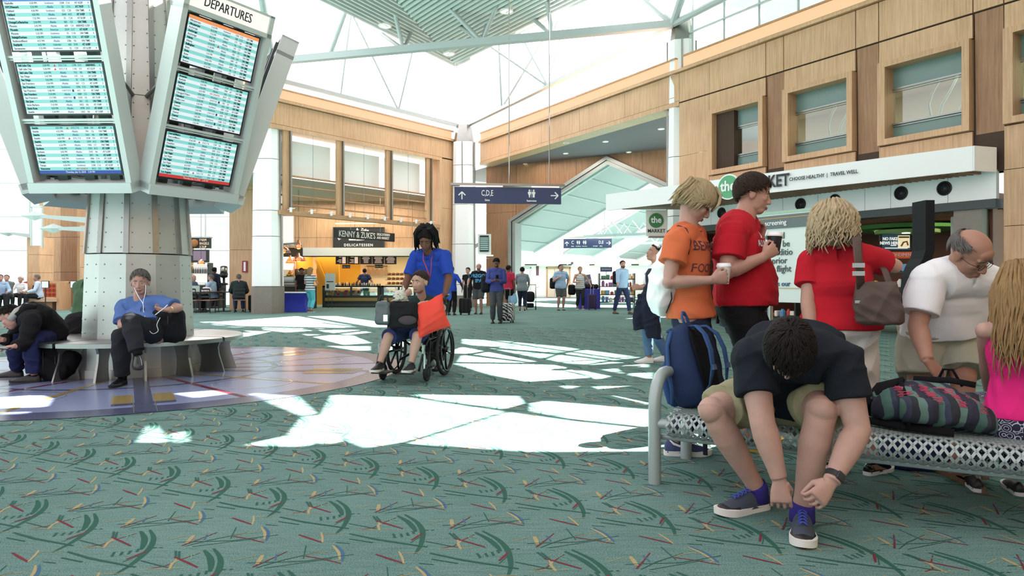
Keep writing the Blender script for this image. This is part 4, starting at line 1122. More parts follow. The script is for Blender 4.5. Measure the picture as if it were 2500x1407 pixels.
def build_column():
    o = thing('display_column', 'tapered riveted metal column carrying the flight display panels', 'column', AX)
    prof = [(.0, .77), (.36, .77)]
    n = 12
    def oct(r, z, k=0): return [AX + V((math.sin(2 * PI * (j + .5) / n), -math.cos(2 * PI * (j + .5) / n), 0)) * r + UP * z for j in range(n)]
    MB().loft([oct(.79, 0), oct(.79, .10)]).build('plinth', GALV, o); MB().loft([oct(.77, .10), oct(.76, .37)]).build('base_drum', GALV, o)
    m = MB(); m.loft([oct(.625, .40), oct(.59, 1.42)]); rv = []
    m.build('lower_cladding', GALV, o)
    m = MB(); zs = [(1.43, .59), (2.25, .53), (3.3, .47), (4.6, .41), (7.5, .30)]
    for (z0, r0), (z1, r1) in zip(zs, zs[1:]): m.loft([oct(r0, z0 + .004), oct(r1, z1 - .004)])
    m.build('upper_cladding', GALV, o)
    for j in range(n):
        a = 2 * PI * (j + .5) / n; e = V((math.sin(a), -math.cos(a), 0)); s = V((-e.y, e.x, 0))
        if e.y > .45: continue
        for (z0, r0), (z1, r1) in zip(zs, zs[1:]) if j % 1 == 0 else ():
            if z0 > 5: continue
            m = MB(); w = .028; A, B = AX + e * (r0 + .004) + UP * z0, AX + e * (r1 + .004) + UP * z1
            m.hexa([A - s * w - e * .03, A + s * w - e * .03, A + s * w + e * .012, A - s * w + e * .012, B - s * w - e * .03, B + s * w - e * .03, B + s * w + e * .012, B - s * w + e * .012]); 
            if j % 2 == 0 or True: m.build('rib', STEEL, o)
    m = MB()
    for j in range(n):
        a0, a1 = 2 * PI * (j - .5) / n, 2 * PI * (j + .5) / n
        for z in [.5 + .16 * k for k in range(6)] + [1.5 + .17 * k for k in range(20)]:
            r = .625 - (z - .4) * .034 if z < 1.42 else np.interp(z, [q[0] for q in zs], [q[1] for q in zs])
            c0 = AX + V((math.sin(a0), -math.cos(a0), 0)) * r; c1 = AX + V((math.sin(a1), -math.cos(a1), 0)) * r
            for t in (.2, .8):
                p = lerp(c0, c1, t) + UP * z; e = (p - AX); e.z = 0
                if e.y > .3: continue
                m.ell(p, .009, nu=6, nv=4)
    m.build('rivets', STEEL, o, True)['kind'] = 'stuff'
    b = thing('ring_bench', 'round steel bench ringing the flight display column', 'bench', AX)
    segs = 4
    for q in range(segs):
        m = MB(); a0, a1 = -14 + 90 * q + 1, 76 + 90 * q - 1; k = 24; rings = []
        for i in range(k + 1):
            a = R(a0 + (a1 - a0) * i / k); e = V((math.sin(a), -math.cos(a), 0))
            rings.append([AX + e * .60 + UP * .40, AX + e * 1.17 + UP * .40, AX + e * 1.20 + UP * .385, AX + e * 1.20 + UP * .43, AX + e * 1.185 + UP * .438, AX + e * .60 + UP * .438])
        m.loft(rings); m.build('seat', STEEL, b, 30, fix=True)
    for q in range(14):
        a = R(-20 + 360 / 14 * q); e = V((math.sin(a), -math.cos(a), 0)); s = V((-e.y, e.x, 0)); poly = [(.80, 0), (1.12, 0), (1.09, .10), (1.05, .22), (1.04, .31), (1.08, .40), (.72, .40), (.78, .31), (.82, .2), (.82, .1)]
        m = MB(); m.prism(poly, AX - s * .012, e, UP, s * .024); m.build('leg', STEEL, b, fix=True)
# ------------------------------------------------------------------ beyond the hall: concourse, delicatessen, far left
YEL = mat('yellow wall', (206, 150, 40), .7); CREAM = mat('cream wall', (214, 176, 140), .7); MENU = mat('menu board', (54, 44, 40), .6)
BLUEC = mat('blue cloth', (44, 56, 170), .8, var=.15, vscale=3); GOLDP = mat('gold panel', (150, 128, 62), .5); COUNTER = mat('dark green counter', (34, 44, 42), .5)
BREAD = mat('bread', (168, 112, 62), .8, var=.3, vscale=14); REDP = mat('red plastic', (170, 38, 44), .5); BOTTLE = mat('bottle', (52, 58, 52), .2)
AMBER = glow('amber lamp', (255, 190, 110), 3)
YL, YN = V((1, 0, 0)), V((0, -1, 0))
def wallbox(m, x0, x1, y0, y1, z0, z1): m.b2((x0, y0, z0), (x1, y1, z1))

def concourse():
    bd, bn = V((.853, -.522, 0)), V((.522, .853, 0)); B0 = V((-.39, 31.9, 0))
    def Q(s, z, n=0): return B0 + bd * s + bn * n + UP * z
    jl, jr, sa, ha, hj = .68, 9.66, 5.17, 6.04, 3.78
    m = MB()
    def sheet(poly): m.prism([(s, z) for s, z in poly], B0, bd, UP, bn * .25)
    top = 6.5; seams = [-.95, jl, 2.2, 3.7, sa, 6.7, 8.2, jr, 11.5]
    hz = lambda s: hj + (ha - hj) * (1 - abs(s - sa) / (sa - jl)) if jl < s < jr else 0
    for a, b in zip(seams, seams[1:]):
        a += .006; b -= .006
        if b <= jl or a >= jr: 
            for z0, z1 in ((0, 2.2), (2.21, 4.3), (4.31, top)): sheet([(a, z0), (b, z0), (b, z1), (a, z1)])
        else: sheet([(a, hz(a)), (b, hz(b)), (b, top), (a, top)])
    struct(m.build('wall_back', MAPLE_D, fix=True))  # same maple in a darker tone, painting in the shade of the recess
    # stainless portal
    m = MB()
    ins = [(jl, 0), (jl, hj), (sa, ha), (jr, hj), (jr, 0)]; k = .34
    outs = [(jl - k, 0), (jl - k, hj + .14), (sa, ha + .34), (jr + k, hj + .14), (jr + k, 0)]
    for (a, b), (c, d) in zip(zip(ins, ins[1:]), zip(outs, outs[1:])):
        for kk, (e0, e1, n0, n1) in enumerate(((0, .48, -.10, .45), (.52, 1, -.16, .20))):
            L = lambda p, q, t: (p[0] + (q[0] - p[0]) * t, p[1] + (q[1] - p[1]) * t)
            p = [L(a, c, e0), L(b, d, e0), L(b, d, e1), L(a, c, e1)]
            m.hexa([Q(s, z, n0) for s, z in p] + [Q(s, z, n1) for s, z in p])
    struct(m.build('trim_1', STEEL, fix=True))
    # sloped white ceiling bays with skylight gaps
    m = MB(); rib = MB()
    for n0, n1 in ((.3, 6.0), (9.5, 13.5), (17, 21)):
        for s0, z0, s1, z1 in ((jl - 2.5, hj - 1.0, sa, ha + .25), (sa, ha + .25, jr + 2.5, hj - 1.0)):
            m.hexa([Q(s0, z0, n0), Q(s1, z1, n0), Q(s1, z1, n1), Q(s0, z0, n1), Q(s0, z0 + .1, n0), Q(s1, z1 + .1, n0), Q(s1, z1 + .1, n1), Q(s0, z0 + .1, n1)])
            for t in np.linspace(.12, 1, 6): rib.tube([Q(s0 + (s1 - s0) * t, z0 + (z1 - z0) * t - .03, n0), Q(s0 + (s1 - s0) * t, z0 + (z1 - z0) * t - .03, n1)], .035, 4)
            for n in (n0, n1): rib.tube([Q(s0, z0 - .04, n), Q(s1, z1 - .04, n)], .07, 4)
    struct(m.build('ceiling_concourse', mat('ceiling panel', (168, 160, 160), .7))); struct(rib.build('beam_concourse', TRUSSM))
    m = MB()
    for n in (7.0, 8.6, 15):
        m.tube([Q(jl, hj - .2, n), Q(jr, hj - .2, n)], .09, 4)
        for k in range(8): a = lerp(jl, jr, k / 8); m.tube([Q(a, hj - .2, n), Q(a + .56, hj + .5, n), Q(a + 1.12, hj - .2, n)], .035, 5)
    struct(m.build('beam_truss', TRUSSM))
    # far white wall with its ledge
    m = MB(); wallbox(m, -1.5, 22, 51, 51.3, 0, 2.45); wallbox(m, -1.5, 22, 51.9, 52.2, 2.45, 3.7); wallbox(m, -1.5, 22, 50.5, 51.9, 2.30, 2.46); wallbox(m, -1.5, 22, 50.6, 52.2, 3.7, 5.2); struct(m.build('wall_far', WHITE2))
    m = MB(); wallbox(m, -1.5, 9, 50.97, 51, 0, .12); struct(m.build('baseboard_far', GREYP))
    for k, (a, b, dk) in enumerate(((1276, 1294, 1), (1336, 1390, 0))):
        x0, x1 = (a - 1250) / 1700 * 51, (b - 1250) / 1700 * 51; d = struct(tagless('door_%d' % (k + 1), V(((x0 + x1) / 2, 51, 0))))
        m = MB(); wallbox(m, x0 - .08, x0, 50.9, 51.05, 0, 2.2); wallbox(m, x1, x1 + .08, 50.9, 51.05, 0, 2.2); wallbox(m, x0 - .08, x1 + .08, 50.9, 51.05, 2.12, 2.22); m.build('door_frame', GREYP if dk else MAPLE_T, d)
        for q in range(1 if dk else 3):
            w = (x1 - x0) / (1 if dk else 3); m = MB(); wallbox(m, x0 + q * w + .02, x0 + (q + 1) * w - .02, 50.93, 51, .02, 2.1); lf = m.build('door_leaf', OFFW if dk else PLAST, d)
            if not dk: m = MB(); wallbox(m, x0 + q * w + .1, x0 + q * w + w * .55, 50.9, 50.93, 1.1, 1.7); m.build('notice', WHITE, lf)
    for k, x in enumerate((1425, 1500)):
        c = V(((x - 1250) / 1700 * 48, 48, 0)); o = struct(tagless('column_far_%d' % (k + 1), c)); MB().cyl(c, c + UP * 3.6, .38, n=20).build('shaft', WHITE2, o, 40)
    for k, (a, b) in enumerate(((1281, 1311), (1368, 1396), (1432, 1452), (1496, 1515), (1542, 1560))):
        m = MB(); wallbox(m, (a - 1250) / 1700 * 50.4, (b - 1250) / 1700 * 50.4, 50.45, 50.5, 2.33, 2.42)
        tag(m.build('air_vent', BLACK), 'black slot vent in the far white ledge, %s from the steel portal' % ('first', 'second', 'third', 'fourth', 'fifth')[k], 'vent', 'ledge vents')
    e = thing('exit_sign', 'small green sign over the far doors behind the man in the pale blue shirt', 'sign', V((3.6, 50.8, 2.45))); MB().b2((3.42, 50.75, 2.15), (3.78, 50.8, 2.42)).build('sign_box', mat('exit green', (60, 120, 70), emit=(60, 130, 70), estr=.3), e)
    p = thing('wall_poster', 'tall narrow dark and white notice board on the far white wall', 'poster', V((1.86, 50.9, .6)))
    MB().b2((1.72, 50.92, .75), (2.0, 50.98, 2.35)).build('board', OFFW, p); MB().b2((1.76, 50.9, 1.6), (1.96, 50.92, 2.3)).build('picture', mat('maroon print', (96, 52, 60), .6), p)
    c = thing('security_camera', 'white dome security camera on a bracket at the far ledge', 'camera', V((4.2, 49.6, 2.3))); MB().tube([V((3.95, 50.55, 2.35)), V((4.3, 50.0, 2.6))], .04, 6).build('bracket', WHITE, c); MB().ell(V((4.32, 50.0, 2.48)), .10).build('dome', GREYD, c, True)

def sign_blade(name, label, x0, x1, y0, y1, zb, zt, rods, items, lampx=True):
    """hanging navy direction sign between two points in plan"""
    a, b = V((x0, y0, 0)), V((x1, y1, 0)); ax = (b - a).normalized(); n = ax.cross(UP); L = (b - a).length; h = zt - zb
    t = thing(name, label, 'sign', lerp(a, b, .5) + UP * zb)
    MB().box(lerp(a, b, .5) + UP * (zb + zt) / 2, (L, .10, h), (ax, n, UP)).build('sign_panel', NAVY, t)
    m = MB(); m.box(lerp(a, b, .5) + UP * (zt + h * .12), (L * 1.07, .22, h * .08), (ax, n, UP)); m.box(lerp(a, b, .5) + UP * (zt + h * .22), (L * 1.07, .06, h * .06), (ax, n, UP)); m.build('light_rail', STEEL, t)
    m = MB()
    for f0, f1 in ((.05, .45), (.72, .98)): m.box(lerp(a, b, (f0 + f1) / 2) + UP * (zt + h * .05) + n * .06, (L * (f1 - f0), .05, h * .06), (ax, n, UP))
    m.build('lamp_tube', glow('sign tube', (255, 230, 215), 1.6), t)
    for r in rods:
        m = MB(); m.tube([lerp(a, b, r) + UP * (zt + h * .1), lerp(a, b, r) + UP * (zt + 7.5)], .014, 6); m.build('hanger_rod', STEEL, t)
    def at(f, g): return lerp(a, b, f) + UP * (zb + h * g) + n * .056
    for it in items:
        k = it[0]
        if k == 'txt': letters('lettering', it[1], it[2] * h, at(it[3], it[4]), ax, UP, TW, t, bold=.004 * h, width=it[5] if len(it) > 5 else .8)
        elif k == 'arrow':
            d = it[1]; c = at(it[2], it[3]); e1 = UP if d == 'up' else ax; e2 = ax if d == 'up' else UP; s = h * .22; m = MB()
            def bar(p, q, w):
                dd = (q - p).normalized(); m.box(lerp(p, q, .5), ((q - p).length, w, .006), (dd, n.cross(dd), n))
            bar(c - e1 * s, c + e1 * s, s * .30); 
            for sg in (-1, 1): bar(c + e1 * s * 1.1, c + e1 * s * .15 + e2 * sg * s * .95, s * .32)
            m.build('arrow', TW, t)
        else:
            c = at(it[1], it[2]); s = h * it[3]; m = MB()
            for q in (-1, 1):
                p = c + ax * q * s * .55; m.disc(p + UP * s * .85, n, s * .22, .006, 14)
                m.box(p + UP * s * .1, (s * .55, s * .95, .008), (ax, UP, n)); m.box(p - UP * s * .6, (s * (.3 if q < 0 else .5), s * .7, .008), (ax, UP, n)); m.box(p + UP * s * .2, (s * .85, s * .45, .006), (ax, UP, n))
            m.box(c, (s * .08, s * 2.0, .006), (ax, UP, n)); m.build('restroom_symbol', TW, t)
    return t

def deli():
    m = MB(); m.mat(1).b2((-11.5, 32.86, 2.3), (-2.6, 33.0, 5.0)).mat(0)
    xs = [-11.5, -10.2, -9.2, -8.3, -7.4, -6.5, -5.6, -4.7, -3.8, -2.6]
    for a, b in zip(xs, xs[1:]):
        for c, d in ((2.72, 3.2), (3.2, 4.9)): m.b2((a + .006, 32.8, c + .006), (b - .006, 32.86, d - .006))
    struct(m.build('wall_delicatessen', [MAPLE, SEAM]))
    m = MB(); m.b2((-9.8, 32.62, 2.34), (-2.6, 32.86, 2.72)); struct(m.build('beam_delicatessen', OFFW))
    m = MB(); m.add([V((-12, 33, 4.9)), V((-2.4, 33, 4.9)), WL(8, 4.9, -.6), WL(-1, 4.9, -.6), V((-12, 25, 4.9))], [(0, 1, 2, 3, 4)]); struct(m.build('ceiling_delicatessen', PLAST))
    m = MB()
    for a, b, i in ((722, 764, 0), (764, 799, 1), (799, 880, 0), (880, 1010, 1)): m.mat(i).b2(((a - 1250) / 1700 * 36.5, 36.5, 0), ((b - 1250) / 1700 * 36.5, 36.6, 2.6))
    m.mat(0).b2((-10.6, 33.0, 2.5), (-4.6, 36.6, 2.58)); m.mat(1).b2((-11.5, 33, 0), (-11.35, 36.5, 2.6)); m.mat(0).b2((-9.7, 34.6, 0), (-8.6, 34.75, 2.5)); m.mat(0).prism([(-8.9, .2), (-8.75, .2), (-9.6, 2.2), (-9.75, 2.2)], V((0, 34.4, 0)), YL, UP, V((0, .15, 0)))
    struct(m.build('wall_kitchen', [YEL, CREAM], fix=True))
    # big dark sign on the wood wall
    t = thing('delicatessen_sign', 'large dark square sign with a knife and the word DELICATESSEN on the wood wall', 'sign', V((-7.2, 32.7, 2.7)))
    MB().b2((-8.36, 32.66, 2.70), (-6.02, 32.78, 3.67)).build('sign_board', CHAR, t)
    m = MB(); m.b2((-8.40, 32.64, 2.68), (-5.98, 32.70, 2.71)); m.b2((-8.40, 32.64, 3.66), (-5.98, 32.70, 3.69)); m.b2((-8.40, 32.64, 2.7), (-8.36, 32.70, 3.67)); m.b2((-6.02, 32.64, 2.7), (-5.98, 32.70, 3.67)); m.build('frame', GREYD, t)
    letters('lettering', 'DELICATESSEN', .17, (-7.2, 32.65, 2.84), YL, UP, TW, t, space=1.25, bold=.004)
    for s, x, z, r in (('K', -8.1, 3.14, 35), ('&', -7.25, 3.57, 0), ('Zuke', -6.9, 3.55, -8)): letters('lettering', s, .18, (x, 32.65, z), V((math.cos(R(r)), 0, math.sin(R(r)))), V((-math.sin(R(r)), 0, math.cos(R(r)))), TW, t, bold=.004)
    m = MB(); m.prism([(-7.65, 3.06), (-7.3, 3.06), (-7.3, 3.16), (-7.65, 3.16)], V((0, 32.64, 0)), YL, UP, V((0, .02, 0))); m.prism([(-7.28, 3.05), (-6.95, 3.07), (-6.8, 3.12), (-6.9, 3.15), (-7.28, 3.15)], V((0, 32.64, 0)), YL, UP, V((0, .02, 0))); m.build('knife_picture', OFFW, t, fix=True)
    m = MB(); m.tube([V((-8.2, 32.3, 3.82)), V((-6.2, 32.3, 3.84))], .03, 6); m.build('lamp_tube', glow('warm tube', (255, 214, 170), 2), t)
    a, b = V((-7.26, 28.5, 0)), V((-5.32, 31.4, 0)); ax = (b - a).normalized(); n = ax.cross(UP)
    t = thing('hanging_sign', 'long dark hanging sign lettered KENNY & ZUKES in front of the big square sign', 'sign', lerp(a, b, .5) + UP * 2.92)
    MB().box(lerp(a, b, .5) + UP * 3.11, ((b - a).length, .08, .38), (ax, n, UP)).build('sign_panel', CHAR, t)
    m = MB()
    for f in (.25, .75): m.tube([lerp(a, b, f) + UP * 3.3, lerp(a, b, f) + UP * 4.9], .008, 6)
    m.build('hanger_wire', STEEL, t)
    letters('lettering', "KENNY & ZUKE'S", .36, lerp(a, b, .35) + UP * 3.10 + n * .05, ax, UP, TW, t, width=.76, bold=.004)
    letters('lettering', 'DELICATESSEN\nAND MARKET', .15, lerp(a, b, .675) + UP * 3.12 + n * .05, ax, UP, TW, t, align='LEFT', width=.82, bold=.004)
    for k in range(5):
        x = -8.13 + k * .585; t = thing('menu_board', 'dark menu board with pale lettering over the deli counter, %s from the display column' % ('first', 'second', 'third', 'fourth', 'fifth')[k], 'menu', V((x, 33.2, 2.0)), 'deli menu boards')
        MB().b2((x - .28, 33.2, 1.96), (x + .28, 33.24, 2.44)).build('board', MENU, t); m = MB()
        for r in range(6):
            if k < 2 and r == 0: m.b2((x + .04, 33.19, 2.0), (x + .2, 33.2, 2.4))
            w = rnd.uniform(.10, .22); 
            if r != 3 or k > 1: m.b2((x - w, 33.19, 2.03 + r * .065), (x + (w if k > 1 else 0), 33.2, 2.055 + r * .065))
        m.build('menu_text', glow('menu text', (250, 216, 190), .8), t)
    def case(x0, x1, lab, seed, right=False):
        t = thing('deli_case', lab, 'counter', V(((x0 + x1) / 2, 30.6, 0)))
        m = MB(); m.b2((x0, 30.45, 0), (x1, 31.3, .52)); m.b2((x0, 30.4, 0), (x0 + .10, 31.3, .95)); m.b2((x1 - .10, 30.4, 0), (x1, 31.3, .95)); m.b2((x0, 30.4, .88), (x1, 31.3, .95)); m.b2(((x0 + x1) / 2 - .04, 30.4, .5), ((x0 + x1) / 2 + .04, 30.5, .9)); m.build('body', COUNTER, t)
        m = MB(); m.b2((x0 + .1, 30.42, .28), (x1 - .1, 30.45, .42)); m.build('front_panel', GOLDP, t); m = MB(); m.b2((x0 + .1, 30.43, .05), (x1 - .1, 30.45, .16)); m.build('kick_panel', GREYD, t)
        m = MB(); m.b2((x0 + .1, 30.42, .52), (x1 - .1, 30.43, .88)); m.build('glass_front', GLASS, t); m = MB(); m.b2((x0 + .12, 30.8, .85), (x1 - .12, 30.86, .87)); m.build('case_lamp', LAMPW, t)
        g = random.Random(seed); k = 0
        for row, (y, z) in enumerate(((30.52, .53), (30.75, .60))):
            x = x0 + .2
            while x < x1 - .2:
                w = g.uniform(.10, .16); h = g.uniform(.08, .16); col = g.choice([(214, 190, 120), (190, 80, 50), (226, 214, 190), (120, 140, 60), (214, 150, 70), (180, 60, 60)])
                mm = mat('food %d %d %d' % col, col, .5); m = MB(); m.rbox(V((x, y, z + h / 2)), (w, .14, h), .02, n=2)
                tag(m.build('food_tub', mm), 'small packed tub of food in the chilled ' + ('case beside the wheelchair' if right else 'deli case behind the poster stand'), 'food', 'food tubs in the ' + ('second' if right else 'first') + ' case'); x += w + .03
        return t
    case(-8.28, -5.78, 'long dark green deli case with a gold band behind the poster stand', 3); case(-5.7, -4.2, 'shorter dark green deli case behind the wheelchair', 4, True)
    g = random.Random(5)
    for k in range(26):
        x = -8.1 + k * .09; col = g.choice([(230, 226, 220), (190, 60, 60), (222, 200, 150), (90, 110, 70), (60, 60, 70)]); h = g.uniform(.09, .17); m = MB(); m.lathe(V((x, 30.9 + g.uniform(-.1, .1), .95)), [(.028, 0), (.032, h * .6), (.014, h * .8), (.014, h)], 8)
        tag(m.build('jar', mat('jar %d' % col[1], col, .4), None, True), 'small jar or bottle standing on top of the long deli case', 'jar', 'jars on the deli case')
    for k in range(3):
        z = .98 + k * .22; t = thing('bread_shelf', 'wooden shelf of loaves at the right of the deli kitchen, %s of three' % ('lowest', 'middle one', 'topmost')[k], 'shelf', V((-5.1, 33, z)), 'bread shelves')
        MB().b2((-6.0, 33.0, z), (-4.1, 33.5, z + .03)).build('board', MAPLE_D, t)
        for q in range(9):
            m = MB(); m.ell(V((-5.85 + q * .2, 33.15, z + .08)), (.10, .13, .06), nu=10, nv=6); tag(m.build('bread_loaf', BREAD, None, True), 'brown loaf on a wooden bread shelf of the deli kitchen', 'bread', 'loaves on the bread shelves')
    t = thing('board_rack', 'dark rail with hooks on the cream kitchen wall', 'rack', V((-7, 36.3, 2.0))); MB().tube([V((-7.6, 36.35, 1.95)), V((-6.5, 36.35, 1.95))], .02, 6).build('rail', BLACK, t)
    for k in range(5):
        x = -7.5 + k * .235; m = MB(); m.prism([(-.08, 0), (.08, 0), (.085, .28), (.03, .36), (.022, .5), (-.022, .5), (-.03, .36), (-.085, .28)], V((x, 36.3, 1.44)), YL, UP, V((0, .03, 0)))
        tag(m.build('cutting_board', MAPLE_D, fix=True), 'wooden cutting board hung on the kitchen rail, %s from the yellow wall' % ('first', 'second', 'third', 'fourth', 'fifth')[k], 'board', 'hanging cutting boards')
    for x, z, s in ((-8.1, 1.85, 'Order Here'), (-6.5, 1.87, 'Order Here')):
        t = thing('small_sign', 'little black hanging sign in the deli kitchen ' + ('on the yellow side' if x < -7 else 'before the cutting boards'), 'sign', V((x, 34, z))); MB().b2((x - .2, 34, z - .07), (x + .2, 34.03, z + .09)).tube([V((x, 34, z)), V((x, 34, 2.45))], .006, 5).build('board', BLACK, t); letters('lettering', s, .09, (x, 33.99, z), YL, UP, TW, t)
    for x, w, s in ((-11.0, .32, 'ORDER'), (-9.85, .36, 'CONDIMENTS')):
        t = thing('small_sign', 'black square sign on the ' + ('yellow' if x < -10.5 else 'cream') + ' kitchen wall behind the coffee bar', 'sign', V((x, 36.3, 1.4))); MB().b2((x - w, 36.35, 1.4 if x < -10.5 else 1.55), (x + w, 36.4, 1.8)).build('board', BLACK, t); letters('lettering', s, .10, (x, 36.34, 1.68), YL, UP, TW, t)
    # coffee bar
    t = thing('coffee_bar', 'black coffee bar counter behind the blue draped table', 'counter', V((-9.2, 29, 0)))
    m = MB(); m.b2((-10.2, 28.8, 0), (-8.3, 29.6, .92)); m.build('body', CHAR, t); m = MB(); m.b2((-10.25, 28.75, .92), (-8.25, 29.65, .97)); m.build('worktop', STONE, t)
    t = thing('espresso_machine', 'chrome espresso machine on the black coffee bar', 'machine', V((-9.3, 29.1, .97)))
    m = MB(); m.rbox(V((-9.35, 29.15, 1.2)), (.62, .4, .30), .04); m.rbox(V((-9.35, 29.15, 1.02)), (.66, .44, .09), .02); m.build('body', STEEL, t, 40); m = MB(); m.lathe(V((-9.3, 29.15, 1.35)), [(.17, 0), (.15, .1), (.06, .19), (.03, .2), (.03, .25)], 14); m.build('dome', mat('brass dome', (190, 150, 80), .25, 1), t, True)
    for k in range(9):
        x = -10.05 + k * .075 if k < 5 else -8.95 + (k - 5) * .12; m = MB(); m.lathe(V((x, 29.0, .97)), [(.035, 0), (.035, .17), (.012, .24), (.012, .29)], 8); tag(m.build('syrup_bottle', BOTTLE, None, True), 'slim dark bottle on the black coffee bar', 'bottle', 'bottles on the coffee bar')
    for k, (px, py, nm) in enumerate(((692, 613, 'tilted ring-shaped'), (729, 603, 'tall narrow'), (708, 640, 'bell-shaped'), (729, 634, 'wide flared'))):
        c = P(px, py, 28.1 + .45 * k); t = thing('pendant_lamp', nm + ' glowing copper pendant lamp over the coffee bar', 'lamp', c, 'pendant lamps')
        MB().ell(c, .10, nu=12, nv=8).build('bulb', AMBER, t, True); m = MB(); w = (.30, .16, .20, .32)[k]; m.lathe(c, [(w, -.06), (w * .7, .10), (.07, .16), (.05, .28)], 16); m.build('lamp_shade', glass('copper shade', (214, 150, 110), .35, .2), t, True); MB().tube([c + UP * .25, V((c.x, c.y, 4.9))], .008, 5).build('cord', BLACK, t)
    # draped table
    t = thing('draped_table', 'table with white top and blue stretch cover in front of the coffee bar', 'table', V((-8.3, 25.8, 0))); x0, x1 = P(652, 0, 25.8).x, P(752, 0, 25.8).x
    m = MB(); m.b2((x0 - .03, 25.6, .70), (x1 + .03, 26.3, .74)); m.build('table_top', WHITE, t)
    m = MB(); k = 12; rings = []
    for i in range(k + 1):
        z = .70 * i / k; w = .10 * math.sin(PI * i / k); rings.append([V((x0 + w, 25.62 + w, z)), V((x1 - w, 25.62 + w, z)), V((x1 - w, 26.28 - w, z)), V((x0 + w, 26.28 - w, z))])
    m.loft(rings); m.build('cover', BLUEC, t)
    t = thing('poster_stand', 'tall poster stand with a pale menu poster before the long deli case', 'sign', V((-7.7, 29.4, 0)))
    a, b = P(794, 668, 29.4), P(818, 709, 29.4); m = MB(); m.b2((a.x, 29.38, b.z), (b.x, 29.42, a.z)); m.build('poster', mat('pale poster', (196, 212, 208), .5), t); m = MB(); m.b2((a.x + .06, 29.37, b.z + .34), (b.x - .06, 29.38, b.z + .38)); m.b2((a.x + .06, 29.37, b.z + .08), (a.x + .16, 29.38, b.z + .26)); m.build('print', TD, t)
    for x in (a.x + .13, b.x - .13): MB().tube([V((x, 29.42, 0)), V((x, 29.42, b.z + .05))], .012, 6).build('leg', GREYD, t)

